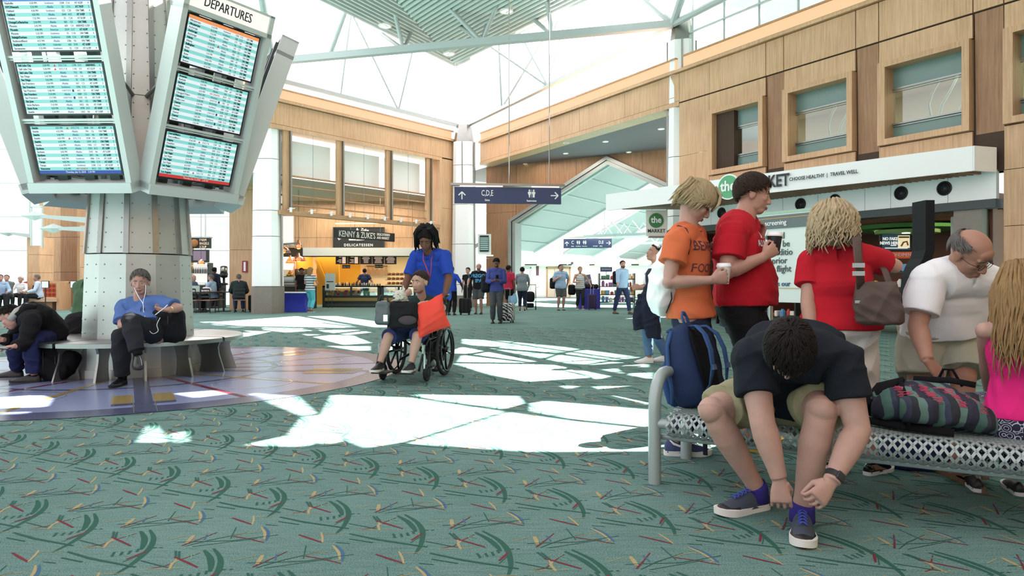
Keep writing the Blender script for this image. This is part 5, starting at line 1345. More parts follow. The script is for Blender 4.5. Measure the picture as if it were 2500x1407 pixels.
def far_left():
    # wood piers and the tall windows at the left of the display column
    for k, (a, b, y, z, dk, lab) in enumerate(((560, 617, 27.5, 9.5, 0, 'a'), (66, 96, 29, 3.0, 0, 'b'), (96, 148, 31, 6.2, 0, 'c'), (148, 188, 30.8, 6.2, 1, 'd'), (195, 240, 28, 3.4, 0, 'e'))):
        x0, x1 = (a - 1250) / 1700 * y, (b - 1250) / 1700 * y; m = MB(); m.mat(1).b2((x0 + .02, y + .02, 0), (x1 - .02, y + .9, z)).mat(0)
        for i in range(4): m.b2((x0, y, z * i / 4 + .006), (x1, y + .92, z * (i + 1) / 4 - .006))
        struct(m.build('pillar_wood_%s' % lab, [MAPLE_D if dk else MAPLE, SEAM]))  # dk: darker veneer paints the shade on a pier's side face
    m = MB()
    for x in np.linspace(-24.5, -11.2, 9): m.tube([V((x, 33, 0)), V((x, 33, 9))], .035, 4)
    for z in (1.0, 2.6, 4.2, 5.8, 7.4): m.tube([V((-26, 33, z)), V((-10.6, 33, z))], .02, 4)
    struct(m.build('window_left_frame', TRUSSM)); m = MB(); m.b2((-26, 33.02, 0), (-10.6, 33.03, 9)); struct(m.build('window_left_pane', GLASS))
    m = MB(); m.b2((-15.6, 29.5, 4.05), (-13.1, 29.8, 4.2)); struct(m.build('beam_kiosk', GREYP))
    # slender steel outriggers
    for k, (px0, py0, px1, py1) in enumerate(((85, 527, 246, 541), (130, 558, 246, 561), (20, 569, 95, 579))):
        y = 28.9 if k == 2 else 20; t = thing('steel_outrigger', 'tapered white steel arm with a diamond end behind the display column, ' + ('upper one', 'lower one', 'by the frame edge')[k], 'beam', P(px0, py0, y), 'steel outriggers')
        a, b = P(px0, py0, y), P(px1, py1, y); MB().tube([a, b], [.05, .13], 4).build('arm', TRUSSM, t); m = MB(); m.ell(a, (.42, .1, .14), nu=4, nv=2); m.build('diamond_plate', GREYP, t)
    o = struct(tagless('column_mast', P(246, 0, 20.02) * 1)); q = P(246, 0, 20.02); MB().cyl(V((q.x, q.y, 0)), V((q.x, q.y, 4.2)), .10).build('mast', TRUSSM, o, 40)
    f = thing('glass_panel', 'white rectangular framed panel hanging by the far wood pillar', 'panel', P(88, 560, 21)); m = MB()
    for a, b, c, d in ((75, 78, 506, 600), (101, 104, 506, 605), (75, 104, 503, 507)): p, q = P(a, d, 21), P(b, c, 21); m.b2((p.x, 20.98, p.z), (q.x, 21.04, q.z))
    m.build('frame', GREYP, f); p, q = P(78, 600, 21), P(101, 507, 21); m = MB(); m.b2((p.x, 21.0, p.z), (q.x, 21.02, q.z)); m.build('panel', WHITE, f)
    # upholstered settle
    t = thing('settle_bench', 'wooden settle with a red and gold patterned back at the far left', 'bench', V((-18.3, 27.8, 0))); x0, x1 = P(90, 0, 27.8).x, P(166, 0, 27.8).x
    RG = mat('gold upholstery', (176, 116, 50), .8); RD2 = mat('red upholstery', (158, 42, 48), .8)
    m = MB(); m.b2((x0, 27.85, .50), (x1 - .14, 27.95, 1.06)); bk = m.build('backrest', RG, t); m = MB()
    for i in range(7):
        for j in range(3): m.disc(V((x1 - .28 - i * .16, 27.85, .60 + j * .175)), YN, .07, .006, 12)
    m.build('dot_pattern', RD2, bk); m = MB(); m.b2((x1 - .14, 27.3, 0), (x1, 28.0, 1.1)); m.b2((x0, 27.85, 1.06), (x1, 28.0, 1.14)); m.build('end_panel', MAPLE, t); m = MB(); m.b2((x0, 27.1, .34), (x1 - .1, 27.9, .48)); m.build('seat', mat('tan cushion', (206, 168, 138), .8), t); MB().b2((x0 + .1, 27.3, 0), (x1 - .3, 27.8, .34)).build('base', MAPLE_D, t)
    for k, px in enumerate((111, 181)):
        y = 26.5; c = V((P(px, 0, y).x, y, 0)); t = thing('notice_stand', 'white framed notice on a slim stand ' + ('behind the patterned settle' if k == 0 else 'beside the man in the green jacket'), 'sign', c)
        z1, z0 = P(0, 686, y).z, P(0, 704, y).z; MB().b2((c.x - .14, y - .02, z0), (c.x + .14, y + .02, z1)).build('frame', CHAR, t); MB().b2((c.x - .12, y - .03, z0 + .02), (c.x + .12, y - .02, z1 - .02)).build('sheet', WHITE, t); MB().tube([c, V((c.x, y, z0))], .02, 6).disc(c, UP, .14, .02, 14).build('stand', CHAR, t)
    # bagel and soup kiosk
    y = 30; t = thing('bagel_kiosk', 'dark kiosk wall with a bagel picture, a television and lit bottle shelves', 'kiosk', V((-13.4, y, 0)))
    X = lambda px: (px - 1250) / 1700 * y; Z = lambda py: EYE + (690 - py) / 1700 * y
    MB().b2((X(452), y, 0), (X(463), y + .4, Z(582))).build('yellow_post', YEL, t); MB().b2((X(464), y, Z(606)), (X(509), y + .3, Z(581))).build('sign_box', CHAR, t); MB().b2((X(462), y - .05, Z(581)), (X(511), y + .35, Z(578))).build('cornice', GREYP, t)
    letters('lettering', 'FARM\nBAGELS\nSOUP', .15, (X(487.5), y - .02, Z(595)), YL, UP, glow('kiosk text', (255, 226, 190), 1), t, align='LEFT', width=.8); m = MB(); m.lathe(V((X(476), y - .02, Z(594))), [(.05, 0), (.17, .02), (.17, .05), (.05, .06)], 18, (YL, UP, YN)); m.build('bagel_picture', BREAD, t, True)
    tv = MB().b2((X(464), y, Z(641)), (X(509), y + .1, Z(610))).build('television', BLACK, t); MB().b2((X(472), y - .01, Z(636)), (X(503), y, Z(613))).build('picture', glow('tv picture', (150, 130, 150), .7), tv)
    for q, z in enumerate((648, 668, 690)): MB().b2((X(464), y, Z(z) - .03), (X(510), y + .3, Z(z))).build('shelf', WHITE, t)
    MB().b2((X(464), y + .3, Z(692)), (X(510), y + .32, Z(642))).build('backlight', LIT, t); MB().b2((X(506), y, 0), (X(512), y + .35, Z(642))).build('side_post', GREYD, t); MB().b2((X(455), y - .4, 0), (X(545), y + .3, .98)).build('bar_counter', CHAR, t)
    for k in range(10):
        x = X(466) + k * .075; m = MB(); m.lathe(V((x, y + .1, Z(668))), [(.03, 0), (.03, .16), (.012, .22), (.012, .27)], 8); tag(m.build('bottle', BOTTLE, None, True), 'bottle on the lit shelf of the bagel kiosk', 'bottle', 'bottles on the kiosk shelf')
    u = thing('coffee_urn', 'black and chrome coffee urn on the kiosk counter', 'urn', V((X(549), y - .2, .98))); c = V((X(549), y - .1, .98)); MB().lathe(c, [(.16, 0), (.16, .08), (.05, .1), (.05, .3), (.15, .34), (.17, .5)], 14).lathe(c + UP * .76, [(.15, 0), (.12, .05), (.03, .07)], 14).build('body', BLACK, u, True); MB().lathe(c + UP * .5, [(.15, 0), (.15, .26)], 14).build('tank', STEEL, u, True)
    c = P(491, 642, 29); t = thing('pendant_lamp', 'glowing copper pendant lamp before the bagel kiosk television', 'lamp', c, 'pendant lamps'); MB().ell(c, .10, nu=12, nv=8).build('bulb', AMBER, t, True); MB().lathe(c, [(.16, -.05), (.12, .08), (.05, .16)], 14).build('lamp_shade', MATS['copper shade'], t, True); MB().tube([c + UP * .1, c + UP * 3], .008, 5).build('cord', BLACK, t)
    m = MB(); m.b2((P(590, 0, 27.4).x, 27.44, P(0, 665, 27.4).z), (P(602, 0, 27.4).x, 27.5, P(0, 637, 27.4).z)); e = m.build('wall_sign', mat('crimson', (150, 36, 60), .5)); tag(e, 'small crimson fire equipment sign on the wood pillar beside the white column', 'sign'); m = MB(); m.b2((P(594, 0, 27.4).x, 27.43, P(0, 662, 27.4).z), (P(599, 0, 27.4).x, 27.44, P(0, 640, 27.4).z)); m.build('white_symbol', WHITE, e)
    t = thing('green_sign_stand', 'dark green free-standing sign with white lettering beside the white column', 'sign', P(643, 762, 24.2)); c = P(643, 690, 24.2); MB().box(c, (.40, .03, .64)).build('sign_panel', mat('deep green', (40, 88, 74), .6), t); MB().tube([V((c.x, 24.25, 0)), V((c.x, 24.25, c.z))], .018, 6).disc(V((c.x, 24.25, 0)), UP, .17, .02, 16).build('stand', STEEL, t)
    m = MB()
    for z, w in ((.16, .12), (.11, .16), (.06, .13), (-.1, .06), (-.12, .07), (-.2, .08)): m.box(c + V((0, -.018, z)), (w * 1.4, .004, .022))
    m.build('white_text_lines', TW, t)
# ------------------------------------------------------------------ the market shop on the right
def market():
    A, B = V((8.87, 13.4, 0)), V((2.81, 20.8, 0)); ax = (A - B).normalized(); n = ax.cross(UP); L = (A - B).length
    o = thing('market_canopy', 'long white sign canopy over the market front lettered MARKET', 'canopy', lerp(A, B, .5) + UP * 3.24)
    Cc, Dd = WR(12.9, 0, .05), WR(21.3, 0, .05)
    m = MB(); pl = [A, B, Cc, Dd]; m.add([p + UP * 3.30 for p in pl] + [p + UP * 3.72 for p in pl], [(3, 2, 1, 0), (4, 5, 6, 7), (1, 0, 4, 5), (2, 1, 5, 6), (3, 2, 6, 7), (0, 3, 7, 4)])
    m.box(lerp(A, B, .5) + UP * 3.48 - n * .03, (L, .08, .48), (ax, n, UP)); m.box(lerp(A, Dd, .5) + UP * 3.48, ((A - Dd).length, .06, .48), ((A - Dd).normalized(), (A - Dd).normalized().cross(UP), UP)); m.build('fascia', WHITE, o, fix=False)
    m = MB()
    for k in range(58):
        f = .06 + k * .016; p = lerp(B, A, f); q = lerp(Cc, Dd, f); d = (q - p).normalized(); m.box(lerp(p, q, .5) + UP * 3.26, ((p - q).length - .1, .05, .07), (d, d.cross(UP), UP))
    m.build('soffit_slats', MAPLE_D, o)
    def at(k, z): return lerp(B, A, k) + UP * z + n * .06
    m = MB(); m.disc(at(.443, 3.49), n, .32, .03, 40); c = m.build('round_badge_rim', WHITE, o); MB().disc(at(.443, 3.49) + n * .03, n, .285, .012, 40).build('round_badge', GREENL, o)
    letters('badge_lettering', 'the', .36, at(.443, 3.50) + n * .05, ax, UP, TW, o, bold=.010, width=.9)
    letters('lettering', 'MARKET', .40, at(.549, 3.485), ax, UP, TD, o, bold=.010, width=.78)
    letters('slogan_lettering', 'CHOOSE HEALTHY  |  TRAVEL WELL', .115, at(.693, 3.49), ax, UP, TD, o, bold=.001, width=.84)
    # band with round speakers, beam, shop box
    m = MB(); ts = [12.9, 14.0, 15.3, 16.4, 17.4, 18.6, 19.2, 20.4, 21.3]
    for a, b in zip(ts, ts[1:]): wbox(m, WR, a + .006, b - .006, 2.73, 3.30, -.12, 0)
    m.mat(1); wbox(m, WR, 12.9, 21.3, 2.56, 2.73, -.3, .04); struct(m.build('beam_market', [WHITE, GREYD]))
    for k, t in enumerate((14.39, 16.92, 17.85, 19.43, 20.33)):
        c = WR(t, 3.04, .0); s = thing('round_speaker', 'round black speaker in the white band over the shop, %s from the tall white column' % ('first', 'second', 'third', 'fourth', 'fifth')[k], 'speaker', c, 'market speakers')
        m = MB(); m.torus(c + NR * .01, NR, .135, .018, 28, 8); m.disc(c, NR, .135, .006, 28); m.build('rim', BLACK, s, True); m = MB()
        for r in (.04, .07, .10): m.torus(c + NR * .012, NR, r, .008, 24, 6)
        m.build('cone', CHAR, s, True)
    m = MB(); wbox(m, WR, 12.9, 21.42, 0, 2.9, -5.6, -5.4); wbox(m, WR, 12.8, 12.9, 0, 2.9, -5.5, -.1); wbox(m, WR, 21.05, 21.10, 0, 2.9, -5.5, -.3); struct(m.build('wall_shop', mat('shop brown', (92, 56, 40), .7)))
    m = MB(); m.mat(1); wbox(m, WR, 12.9, 21.3, 2.66, 2.70, -5.5, -.25); m.mat(0)
    for k in range(26): wbox(m, WR, 12.9, 21.2, 2.56, 2.64, -.5 - k * .19 - .05, -.5 - k * .19)
    struct(m.build('ceiling_shop', [wood('red slat wood', (116, 58, 36), (160, 88, 56), 0), CHAR]))
    m = MB(); wbox(m, WR, 20.5, 21.02, 0, 2.56, -.32, -.02); struct(m.build('pillar_shop', STONE)); m = MB(); wbox(m, WR, 21.1, 21.4, 0, 2.56, -1.2, -1.1); struct(m.build('window_shop', LIT))
    c = WR(19.9, 0, -1.6); m = MB(); m.cyl(c, c + UP * 2.6, .22, n=20); struct(m.build('column_shop', WHITE2, None, 40))
    c = WR(18.1, 2.42, -2.6); t = thing('ceiling_disc', 'big round green ceiling disc inside the shop', 'canopy', c); m = MB(); m.lathe(c, [(1.25, 0), (1.25, .10)], 48, (DR, NR, UP)); m.build('disc', mat('leaf green', (70, 130, 50), .6), t, 40)
    c2 = WR(18.5, 2.28, -1.9); MB().lathe(c2, [(.7, 0), (.7, .08)], 40, (DR, NR, UP)).build('lower_disc', mat('pale green', (128, 168, 90), .6), t, 40)
    for k, (tt, of) in enumerate(((17.6, -2.2), (18.3, -2.9), (18.8, -2.3), (18.7, -1.5))):
        c = WR(tt, 2.40 if k < 3 else 2.27, of); tag(MB().disc(c, -UP, .09, .01, 14).build('shop_downlight', LAMPW), 'small lamp in the green ceiling disc of the shop, ' + ('first', 'second', 'third', 'fourth')[k] + ' of four', 'light', 'shop downlights')
    # television and orange sign
    def face(px0, py0, px1, py1, y, d=.08): a, b = P(px0, py1, y), P(px1, py0, y); return a, b
    a, b = face(2153, 573, 2222, 611, 17.2); t = thing('shop_television', 'wall television in the shop reading NO FAKE NEWS HERE', 'television', V((a.x, 17.2, a.z)))
    m = MB(); m.b2((a.x - .03, 17.2, a.z - .03), (b.x + .03, 17.28, b.z + .03)); m.build('case', BLACK, t); m = MB(); m.b2((a.x, 17.19, a.z), (b.x, 17.2, b.z)); sc = m.build('screen', glow('tv teal', (40, 70, 84), .8), t); w = b.x - a.x; h = b.z - a.z
    m = MB(); m.b2((a.x + w * .56, 17.18, a.z + h * .14), (b.x - w * .03, 17.19, b.z - h * .06)); m.build('picture', glow('tv cream', (240, 226, 180), .9), sc); m = MB(); m.tube([V((a.x + w * .66, 17.17, a.z + h * .25)), V((a.x + w * .74, 17.17, a.z + h * .5)), V((a.x + w * .86, 17.17, a.z + h * .55)), V((a.x + w * .9, 17.17, a.z + h * .3))], .02, 6); m.b2((a.x + w * .58, 17.17, a.z + h * .78), (b.x - w * .05, 17.18, a.z + h * .88)); m.build('drawing', BREAD, sc)
    letters('lettering', 'NO FAKE\nNEWS HERE!', .105, (a.x + w * .28, 17.18, a.z + h * .58), YL, UP, glow('tv text', (236, 240, 230), .9), sc, bold=.003, width=.85); m = MB(); m.b2((a.x + w * .1, 17.18, a.z + h * .10), (a.x + w * .9, 17.19, a.z + h * .16)); m.b2((a.x + w * .3, 17.18, a.z + h * .27), (a.x + w * .5, 17.19, a.z + h * .33)); m.build('caption', MATS['glow tv text'], sc)
    a, b = face(2168, 615, 2240, 631, 16.6); t = thing('orange_sign', 'orange shop sign with white lettering over the shelves', 'sign', V((b.x, 16.6, a.z))); MB().b2((a.x, 16.6, a.z), (b.x, 16.66, b.z)).build('board', mat('orange', (212, 92, 50), .6, emit=(212, 92, 50), estr=.25), t); letters('lettering', 'CONDIMENTS.', .12, ((a.x + b.x) / 2, 16.59, (a.z + b.z) / 2), YL, UP, TW, t, width=.8)
    # shelving with packed goods
    g = random.Random(11); cols = [(70, 90, 150), (190, 60, 60), (220, 214, 200), (60, 110, 90), (150, 90, 150), (210, 160, 70), (40, 40, 52), (90, 140, 180)]
    def rack(lab, c, ax, L, D, zs, grp, hgt=(.08, .2), frame_m=None, wd=(.08, .17), rows=1):
        t = thing('display_rack', lab, 'shelf', c); n = ax.cross(UP); fm = frame_m or BLACK
        for z in zs: MB().box(c + UP * z, (L, D, .03), (ax, n, UP)).build('shelf', fm, t)
        for s in (-1, 1): MB().box(c + ax * s * L / 2 + UP * (zs[-1] + .25) / 2, (.04, D, zs[-1] + .25), (ax, n, UP)).build('side_frame', fm, t)
        for z in zs:
            x = -L / 2 + .08
            while x < L / 2 - .1:
                w = g.uniform(*wd); h = g.uniform(*hgt); col = g.choice(cols); m = MB(); k = g.random()
                p = c + ax * (x + w / 2) + n * (D * .25) + UP * (z + .015)
                if k < .65: m.rbox(p + UP * h / 2, (w, D * .4, h), .015, (ax, n, UP), 1)
                else: m.lathe(p, [(w * .38, 0), (w * .42, h * .7), (w * .2, h * .9), (w * .2, h)], 8, (ax, n, UP))
                tag(m.build('packed_goods', mat('pack %d' % cols.index(col), col, .5)), 'small colourful packed goods on ' + grp, 'goods', 'goods on ' + grp); x += w + .02
        return t
    rack('shop shelf of boxed goods under the orange sign', V((8.1, 14.9, 0)), DR, 2.6, .4, (.25, .62, .98, 1.3), 'the shop shelf under the orange sign')
    rack('shop shelf of goods behind the screening sign', V((6.2, 17.5, 0)), DR, 2.4, .4, (.25, .62, .98, 1.3), 'the shop shelf behind the screening sign')
    rack('black wheeled display rack of travel goods beside the walking man in navy trousers', V((4.35, 29, 0)), YL, 1.45, .45, (.28, .58, .92, 1.22), 'the black wheeled rack', (.12, .24), None, (.09, .2))
    rack('black display rack of packed goods near the blonde boy', V((6.1, 28.3, 0)), YL, 1.3, .45, (.28, .58, .92, 1.22), 'the rack near the blond boy', (.1, .22), None, (.09, .2))
    # screening notice
    a, b = V((2.47, 8.07, 0)), V((3.12, 7.0, 0)); ax = (b - a).normalized(); n = ax.cross(UP); L = (b - a).length
    t = thing('screening_sign', 'large pale free-standing passenger screening notice on a steel post behind the people in red', 'sign', lerp(a, b, .5))
    mid = lerp(a, b, .5); MB().box(mid + UP * 1.35, (L, .05, .94), (ax, n, UP)).build('sign_panel', mat('pale grey green panel', (206, 216, 210), .5), t); MB().box(mid + UP * 1.735 + n * .03, (L, .012, .14), (ax, n, UP)).build('title_band', mat('slate band', (92, 104, 104), .5), t); MB().box(mid + UP * 1.835, (L * 1.01, .06, .03), (ax, n, UP)).build('top_rail', mat('pale green rail', (150, 178, 158), .4), t)
    MB().box(mid + UP * 1.775 + n * .037, (L, .004, .006), (ax, n, UP)).box(mid + UP * 1.03 + n * .03, (L, .004, .005), (ax, n, UP)).build('orange_rule', mat('orange rule', (200, 150, 80), .6), t)
    G = mat('notice grey text', (84, 96, 96), .6)
    def ln(s, z, sz, mm, x): letters('lettering', s, sz, lerp(a, b, x) + UP * z + n * (.031 if z < 1.7 else .04), ax, UP, mm, t, align='LEFT', width=.95)
    ln('screening', 1.725, .075, TW, .47)
    for i, s in enumerate(('ons and', 'may be', 'to additio', 'ing prior', 'rding flight')): ln(s, 1.585 - i * .088, .098, G, (.43, .5, .45, .43, .41)[i])
    ln('r safety is our', 1.075, .08, mat('notice blue text', (60, 100, 130), .6), .38)
    for i in range(3): MB().box(lerp(a, b, .42) + UP * (1.0 - i * .016) + n * .03, (.16 - .02 * i, .003, .005), (ax, n, UP)).build('fine_print', G, t)
    m = MB(); m.tube([mid, mid + UP * .9], .03, 12); m.disc(mid, UP, .24, .02, 24); m.build('stand', STEEL, t, 40)
    # dark kiosk post
    t = thing('kiosk_post', 'tall black curved post standing between the woman in red and the stooping man', 'post', V((3.5, 6, 0))); m = MB(); q = [P(2254, 492, 6), P(2254, 560, 6), P(2254, 612, 6), P(2248, 632, 6), P(2236, 652, 6), P(2228, 675, 6), P(2224, 720, 6), P(2222, 800, 6)]
    q.append(V((q[-1].x, 6, 0)))
    m.loft([[p + V((-.038, -.1, 0)), p + V((.038, -.1, 0)), p + V((.038, .1, 0)), p + V((-.038, .1, 0))] for p in reversed(q)]); m.build('post', mat('matt black', (24, 28, 30), .8, spec=.2), t, fix=True); m = MB(); m.b2((q[-1].x - .25, 5.75, 0), (q[-1].x + .25, 6.25, .03)); m.build('foot_plate', CHAR, t)
    # hanging blade sign
    c = V((4.12, 19.9, 0)); t = thing('hanging_sign', 'square hanging sign with a green circle reading the MARKET beside the orange shirt', 'sign', c + UP * 2.4)
    MB().b2((3.83, 19.87, 2.42), (4.43, 19.93, 3.16)).build('sign_panel', WHITE2, t); MB().disc(V((4.11, 19.86, 2.86)), YN, .21, .01, 32).build('round_badge', GREEN, t); letters('badge_lettering', 'the', .25, (4.11, 19.84, 2.87), YL, UP, TW, t, bold=.006, width=.9); letters('lettering', 'MARKET', .145, (4.12, 19.86, 2.56), YL, UP, TD, t, bold=.001, width=.92)
    m = MB(); m.tube([V((4.0, 19.9, 3.1)), V((4.0, 19.9, 3.35))], .01, 6); m.b2((3.9, 19.8, 2.36), (4.4, 19.95, 2.41)); m.build('hanger', STEEL, t)

def signs():
    sign_blade('gate_sign', 'large navy hanging sign to gates C, D, E and restrooms', -1.49, 1.28, 18.0, 18.25, 3.14, 3.56, (.51, .89),
        [('arrow', 'up', .07, .45), ('txt', 'C,D,E', .50, .305, .62, .62), ('txt', 'Gates', .17, .305, .20), ('wc', .72, .62, .24), ('txt', 'Restrooms', .17, .72, .18), ('arrow', 'right', .935, .52)])
    y = 38; x0, x1 = P(1376, 0, y).x, P(1491, 0, y).x
    sign_blade('gate_sign', 'small distant navy sign to gates C and D, E in the bright concourse', x0, x1, y, y - .4, 2.96, 3.46, (.12, .45, .85),
        [('arrow', 'up', .07, .45), ('txt', 'C', .5, .19, .6), ('txt', 'Gates', .16, .19, .2), ('wc', .31, .6, .2), ('txt', 'Food/Shops', .15, .31, .2), ('wc', .44, .6, .2), ('txt', 'Restrooms', .15, .44, .2), ('txt', 'Pet Relief', .15, .66, .2), ('txt', 'D,E', .46, .78, .6), ('txt', 'Gates', .16, .78, .2), ('arrow', 'right', .93, .52)])
    # column monitor and banner
    t = thing('column_monitor', 'glass-framed flight monitor on the corner column', 'monitor', P(1182, 600, 30)); a, b = P(1167, 622, 30), P(1199, 572, 30)
    MB().b2((a.x, 29.95, a.z), (b.x, 30.0, b.z)).build('frame', mat('pale glass frame', (206, 222, 216), .2), t); s = MB().b2((a.x + .08, 29.9, a.z + .12), (b.x - .1, 29.95, b.z - .06)).build('screen', CHAR, t); m = MB()
    for k in range(7): m.b2((a.x + .1, 29.89, a.z + .2 + k * .08), (b.x - .12, 29.9, a.z + .25 + k * .08))
    m.build('picture', glow('monitor rows', (160, 200, 190), .7), s); MB().b2((a.x - .05, 29.7, a.z - .07), (b.x + .1, 29.98, a.z - .02)).build('tray', LIT, t)
    t = thing('lit_banner', 'bright lit banner hung beside the left white column by the delicatessen', 'sign', P(700, 600, 25)); a, b = P(684, 598, 25.2), P(716, 528, 25.2)
    MB().b2((a.x, 25.2, a.z), (b.x, 25.24, b.z)).build('banner', LIT, t); MB().tube([P(684, 597, 25), P(726, 594, 25)], .035, 6).build('bracket', STEEL, t)
EXTRA = []
# ------------------------------------------------------------------ foreground bench and loose things
BE1, BE2, B0P = V((.870, -.493, 0)), V((.493, .870, 0)), V((.774, 3.78, 0))
SEATM = mat('grey green coated steel', (156, 168, 166), .38, .25, bump=.03, bscale=300)
def BQ(t, d, z): return B0P + BE1 * t + BE2 * d + UP * z
def mesh_bench():
    b = thing('mesh_bench', 'grey bench of expanded diamond mesh with round tube end frames in the foreground', 'bench', BQ(1.2, .3, 0))
    prof = [(.045, .255), (.005, .262), (-.030, .285), (-.040, .318), (-.028, .352), (.005, .374), (.045, .382)] + [(x, .380 - .012 * math.sin(PI * (x - .045) / .53)) for x in np.linspace(.075, .545, 17)] + [(.575, .382), (.615, .374), (.648, .352), (.66, .318), (.65, .285)]
    # resample evenly
    P2 = [V((a, c, 0)) for a, c in prof]; cum = [0]
    for a, c in zip(P2, P2[1:]): cum.append(cum[-1] + (c - a).length)
    dv = .0305; nv = int(cum[-1] / dv); rows = []
    for k in range(nv + 1):
        s = cum[-1] * k / nv; e = max(i for i in range(len(cum)) if cum[i] <= s + 1e-9); e = min(e, len(P2) - 2); rows.append(lerp(P2[e], P2[e + 1], (s - cum[e]) / (cum[e + 1] - cum[e])))
    du = .040; t0, t1 = .075, 2.5; nu = int((t1 - t0) / du); m = MB()
    def pt(i, j): q = rows[j]; return BQ(t0 + (i + .5 * (j % 2)) * du, q.x, q.y)
    def seg(a, c, nn):
        d = (c - a).normalized(); s = d.cross(nn).normalized(); w = .0062; h = .0032
        m.hexa([a - s * w - nn * h, c - s * w - nn * h, c + s * w - nn * h, a + s * w - nn * h, a - s * w + nn * h, c - s * w + nn * h, c + s * w + nn * h, a + s * w + nn * h])
    for j in range(nv):
        tg = rows[j + 1] - rows[j]; nn = (BE2 * (-tg.y) + UP * tg.x).normalized()
        for i in range(nu):
            a = pt(i, j)
            for di in ((0, 1) if j % 2 else (-1, 0)):
                if 0 <= i + di <= nu: seg(a, pt(i + di, j + 1), nn)
    m.build('mesh_seat', SEATM, b)
    m = MB()
    for d, z in ((.04, .25), (.64, .29), (.3, .352)): m.tube([BQ(.02, d, z), BQ(2.55, d, z)], .016, 8)
    m.build('under_rail', SEATM, b, 40)
    for t in (.0, 2.55):
        m = MB(); pts = [BQ(t, 0, 0), BQ(t, 0, .40), BQ(t, .008, .46), BQ(t, .035, .52), BQ(t, .085, .565), BQ(t, .15, .58), BQ(t, .47, .58), BQ(t, .535, .565), BQ(t, .585, .52), BQ(t, .612, .46), BQ(t, .62, .40), BQ(t, .62, 0)]
        m.tube(pts, .034, 18); m.build('end_frame', SEATM, b, 40)
        MB().tube([BQ(t - .02, 0, .325), BQ(t + .09, .01, .325)], .028, 14).build('spigot', SEATM, b, 40); MB().tube([BQ(t, .62, .325), BQ(t + .09, .62, .325)], .026, 14).build('spigot', SEATM, b, 40)

BPB = cloth('pack navy', (38, 52, 84)); BPD = cloth('pack dark', (26, 30, 42)); BPS = cloth('pack blue', (52, 82, 128)); BPM = cloth('pack mesh', (14, 14, 18)); BUCK = mat('buckle', (44, 64, 104), .4)
def blue_backpack():
    bot = P(1722, 985, 4.02); top = P(1668, 806, 4.12); u = (top - bot).normalized(); n = V((.80, -.58, .12)); n = (n - u * u.dot(n)).normalized(); s = n.cross(u)   # n: back panel with the straps
    b = thing('backpack', 'blue and navy backpack leaning at the end of the mesh bench', 'backpack', V((bot.x, bot.y, .385)))
    def Q(a, c, z): return bot + s * a + n * c + u * z
    H = (top - bot).length
    def rg(z, w, d0, d1): 
        out = []
        for k in range(24):
            an = 2 * PI * k / 24; ca, sa = math.cos(an), math.sin(an); kk = (abs(ca) ** 3 + abs(sa) ** 3) ** (-1 / 3); out.append(Q(w * ca * kk, (d0 + d1) / 2 + (d1 - d0) / 2 * sa * kk, z))
        return out
    m = MB(); m.loft([rg(-.005, .10, -.10, .03), rg(.015, .135, -.135, .06), rg(.10, .155, -.16, .07), rg(.24, .160, -.15, .07), rg(.36, .145, -.12, .065), rg(.43, .115, -.085, .06), rg(.465, .07, -.04, .05), rg(.475, .03, -.01, .03)]); o = m.build('pack_body', BPB, b, True)
    m = MB(); m.loft([rg(.02, .09, -.165, -.12), rg(.05, .115, -.195, -.12), rg(.16, .12, -.195, -.12), rg(.26, .11, -.175, -.11), rg(.29, .08, -.15, -.11)]); m.build('front_pocket', BPS, b, True)
    m = MB()
    for q in (-1, 1): m.tube([Q(q * .155, -.13, .03), Q(q * .170, -.10, .12), Q(q * .172, -.08, .25), Q(q * .155, -.06, .36), Q(q * .11, -.03, .44)], .011, 8)
    m.tube([Q(-.11, -.05, .445), Q(0, -.075, .463), Q(.11, -.05, .445)], .010, 8); m.build('piping', BPS, b, True)
    m = MB(); m.loft([rg(.02, .11, .055, .075), rg(.2, .125, .065, .092), rg(.38, .105, .06, .085), rg(.42, .07, .05, .07)]); m.build('back_pad', BPM, b, True)
    for q in (-1, 1):
        pts = [Q(q * .035, .06, .445), Q(q * .07, .115, .43), Q(q * .098, .155, .37), Q(q * .11, .165, .28), Q(q * .115, .15, .18), Q(q * .135, .11, .09), Q(q * .15, .05, .04)]
        m = MB(); m.tube(pts, [.018, .028, .032, .032, .028, .014, .012], 10, flat=.28, ref=s); st = m.build('shoulder_strap', BPS, b, True)
        m = MB(); m.box(pts[4] + n * .006, (.045, .014, .03), (s, n, u)); m.build('buckle', BUCK, st)
    m = MB(); m.tube([Q(-.03, .03, .46), Q(-.035, .03, .51), Q(-.015, .03, .535), Q(.015, .03, .535), Q(.035, .03, .51), Q(.03, .03, .46)], .013, 8, flat=.6); m.build('top_handle', BPS, b, True)
    m = MB(); m.rbox(Q(-.165, -.02, .24), (.02, .05, .075), .008, (s, n, u)); m.tube([Q(-.16, .0, .40), Q(-.172, -.02, .27)], .008, 6); m.tube([Q(-.168, -.02, .2), Q(-.175, .01, .14), Q(-.165, .03, .12)], .010, 6, flat=.4); m.build('side_buckle', BUCK, b)
    m = MB()
    for z, a in ((.40, -.10), (.33, -.13), (.30, -.145)): m.torus(Q(a - .03, -.09, z), n + u * .4, .016, .003, 14, 6)
    m.tube([Q(-.1, -.08, .42), Q(-.15, -.09, .35), Q(-.17, -.1, .29)], .004, 6); m.build('zip_cord', BPD, b)
    m = MB(); m.tube([P(1718, 975, 3.95), P(1720, 1010, 3.72), P(1722, 1112, 3.70)], .014, 6, flat=.25); m.build('hanging_strap', BPD, b)

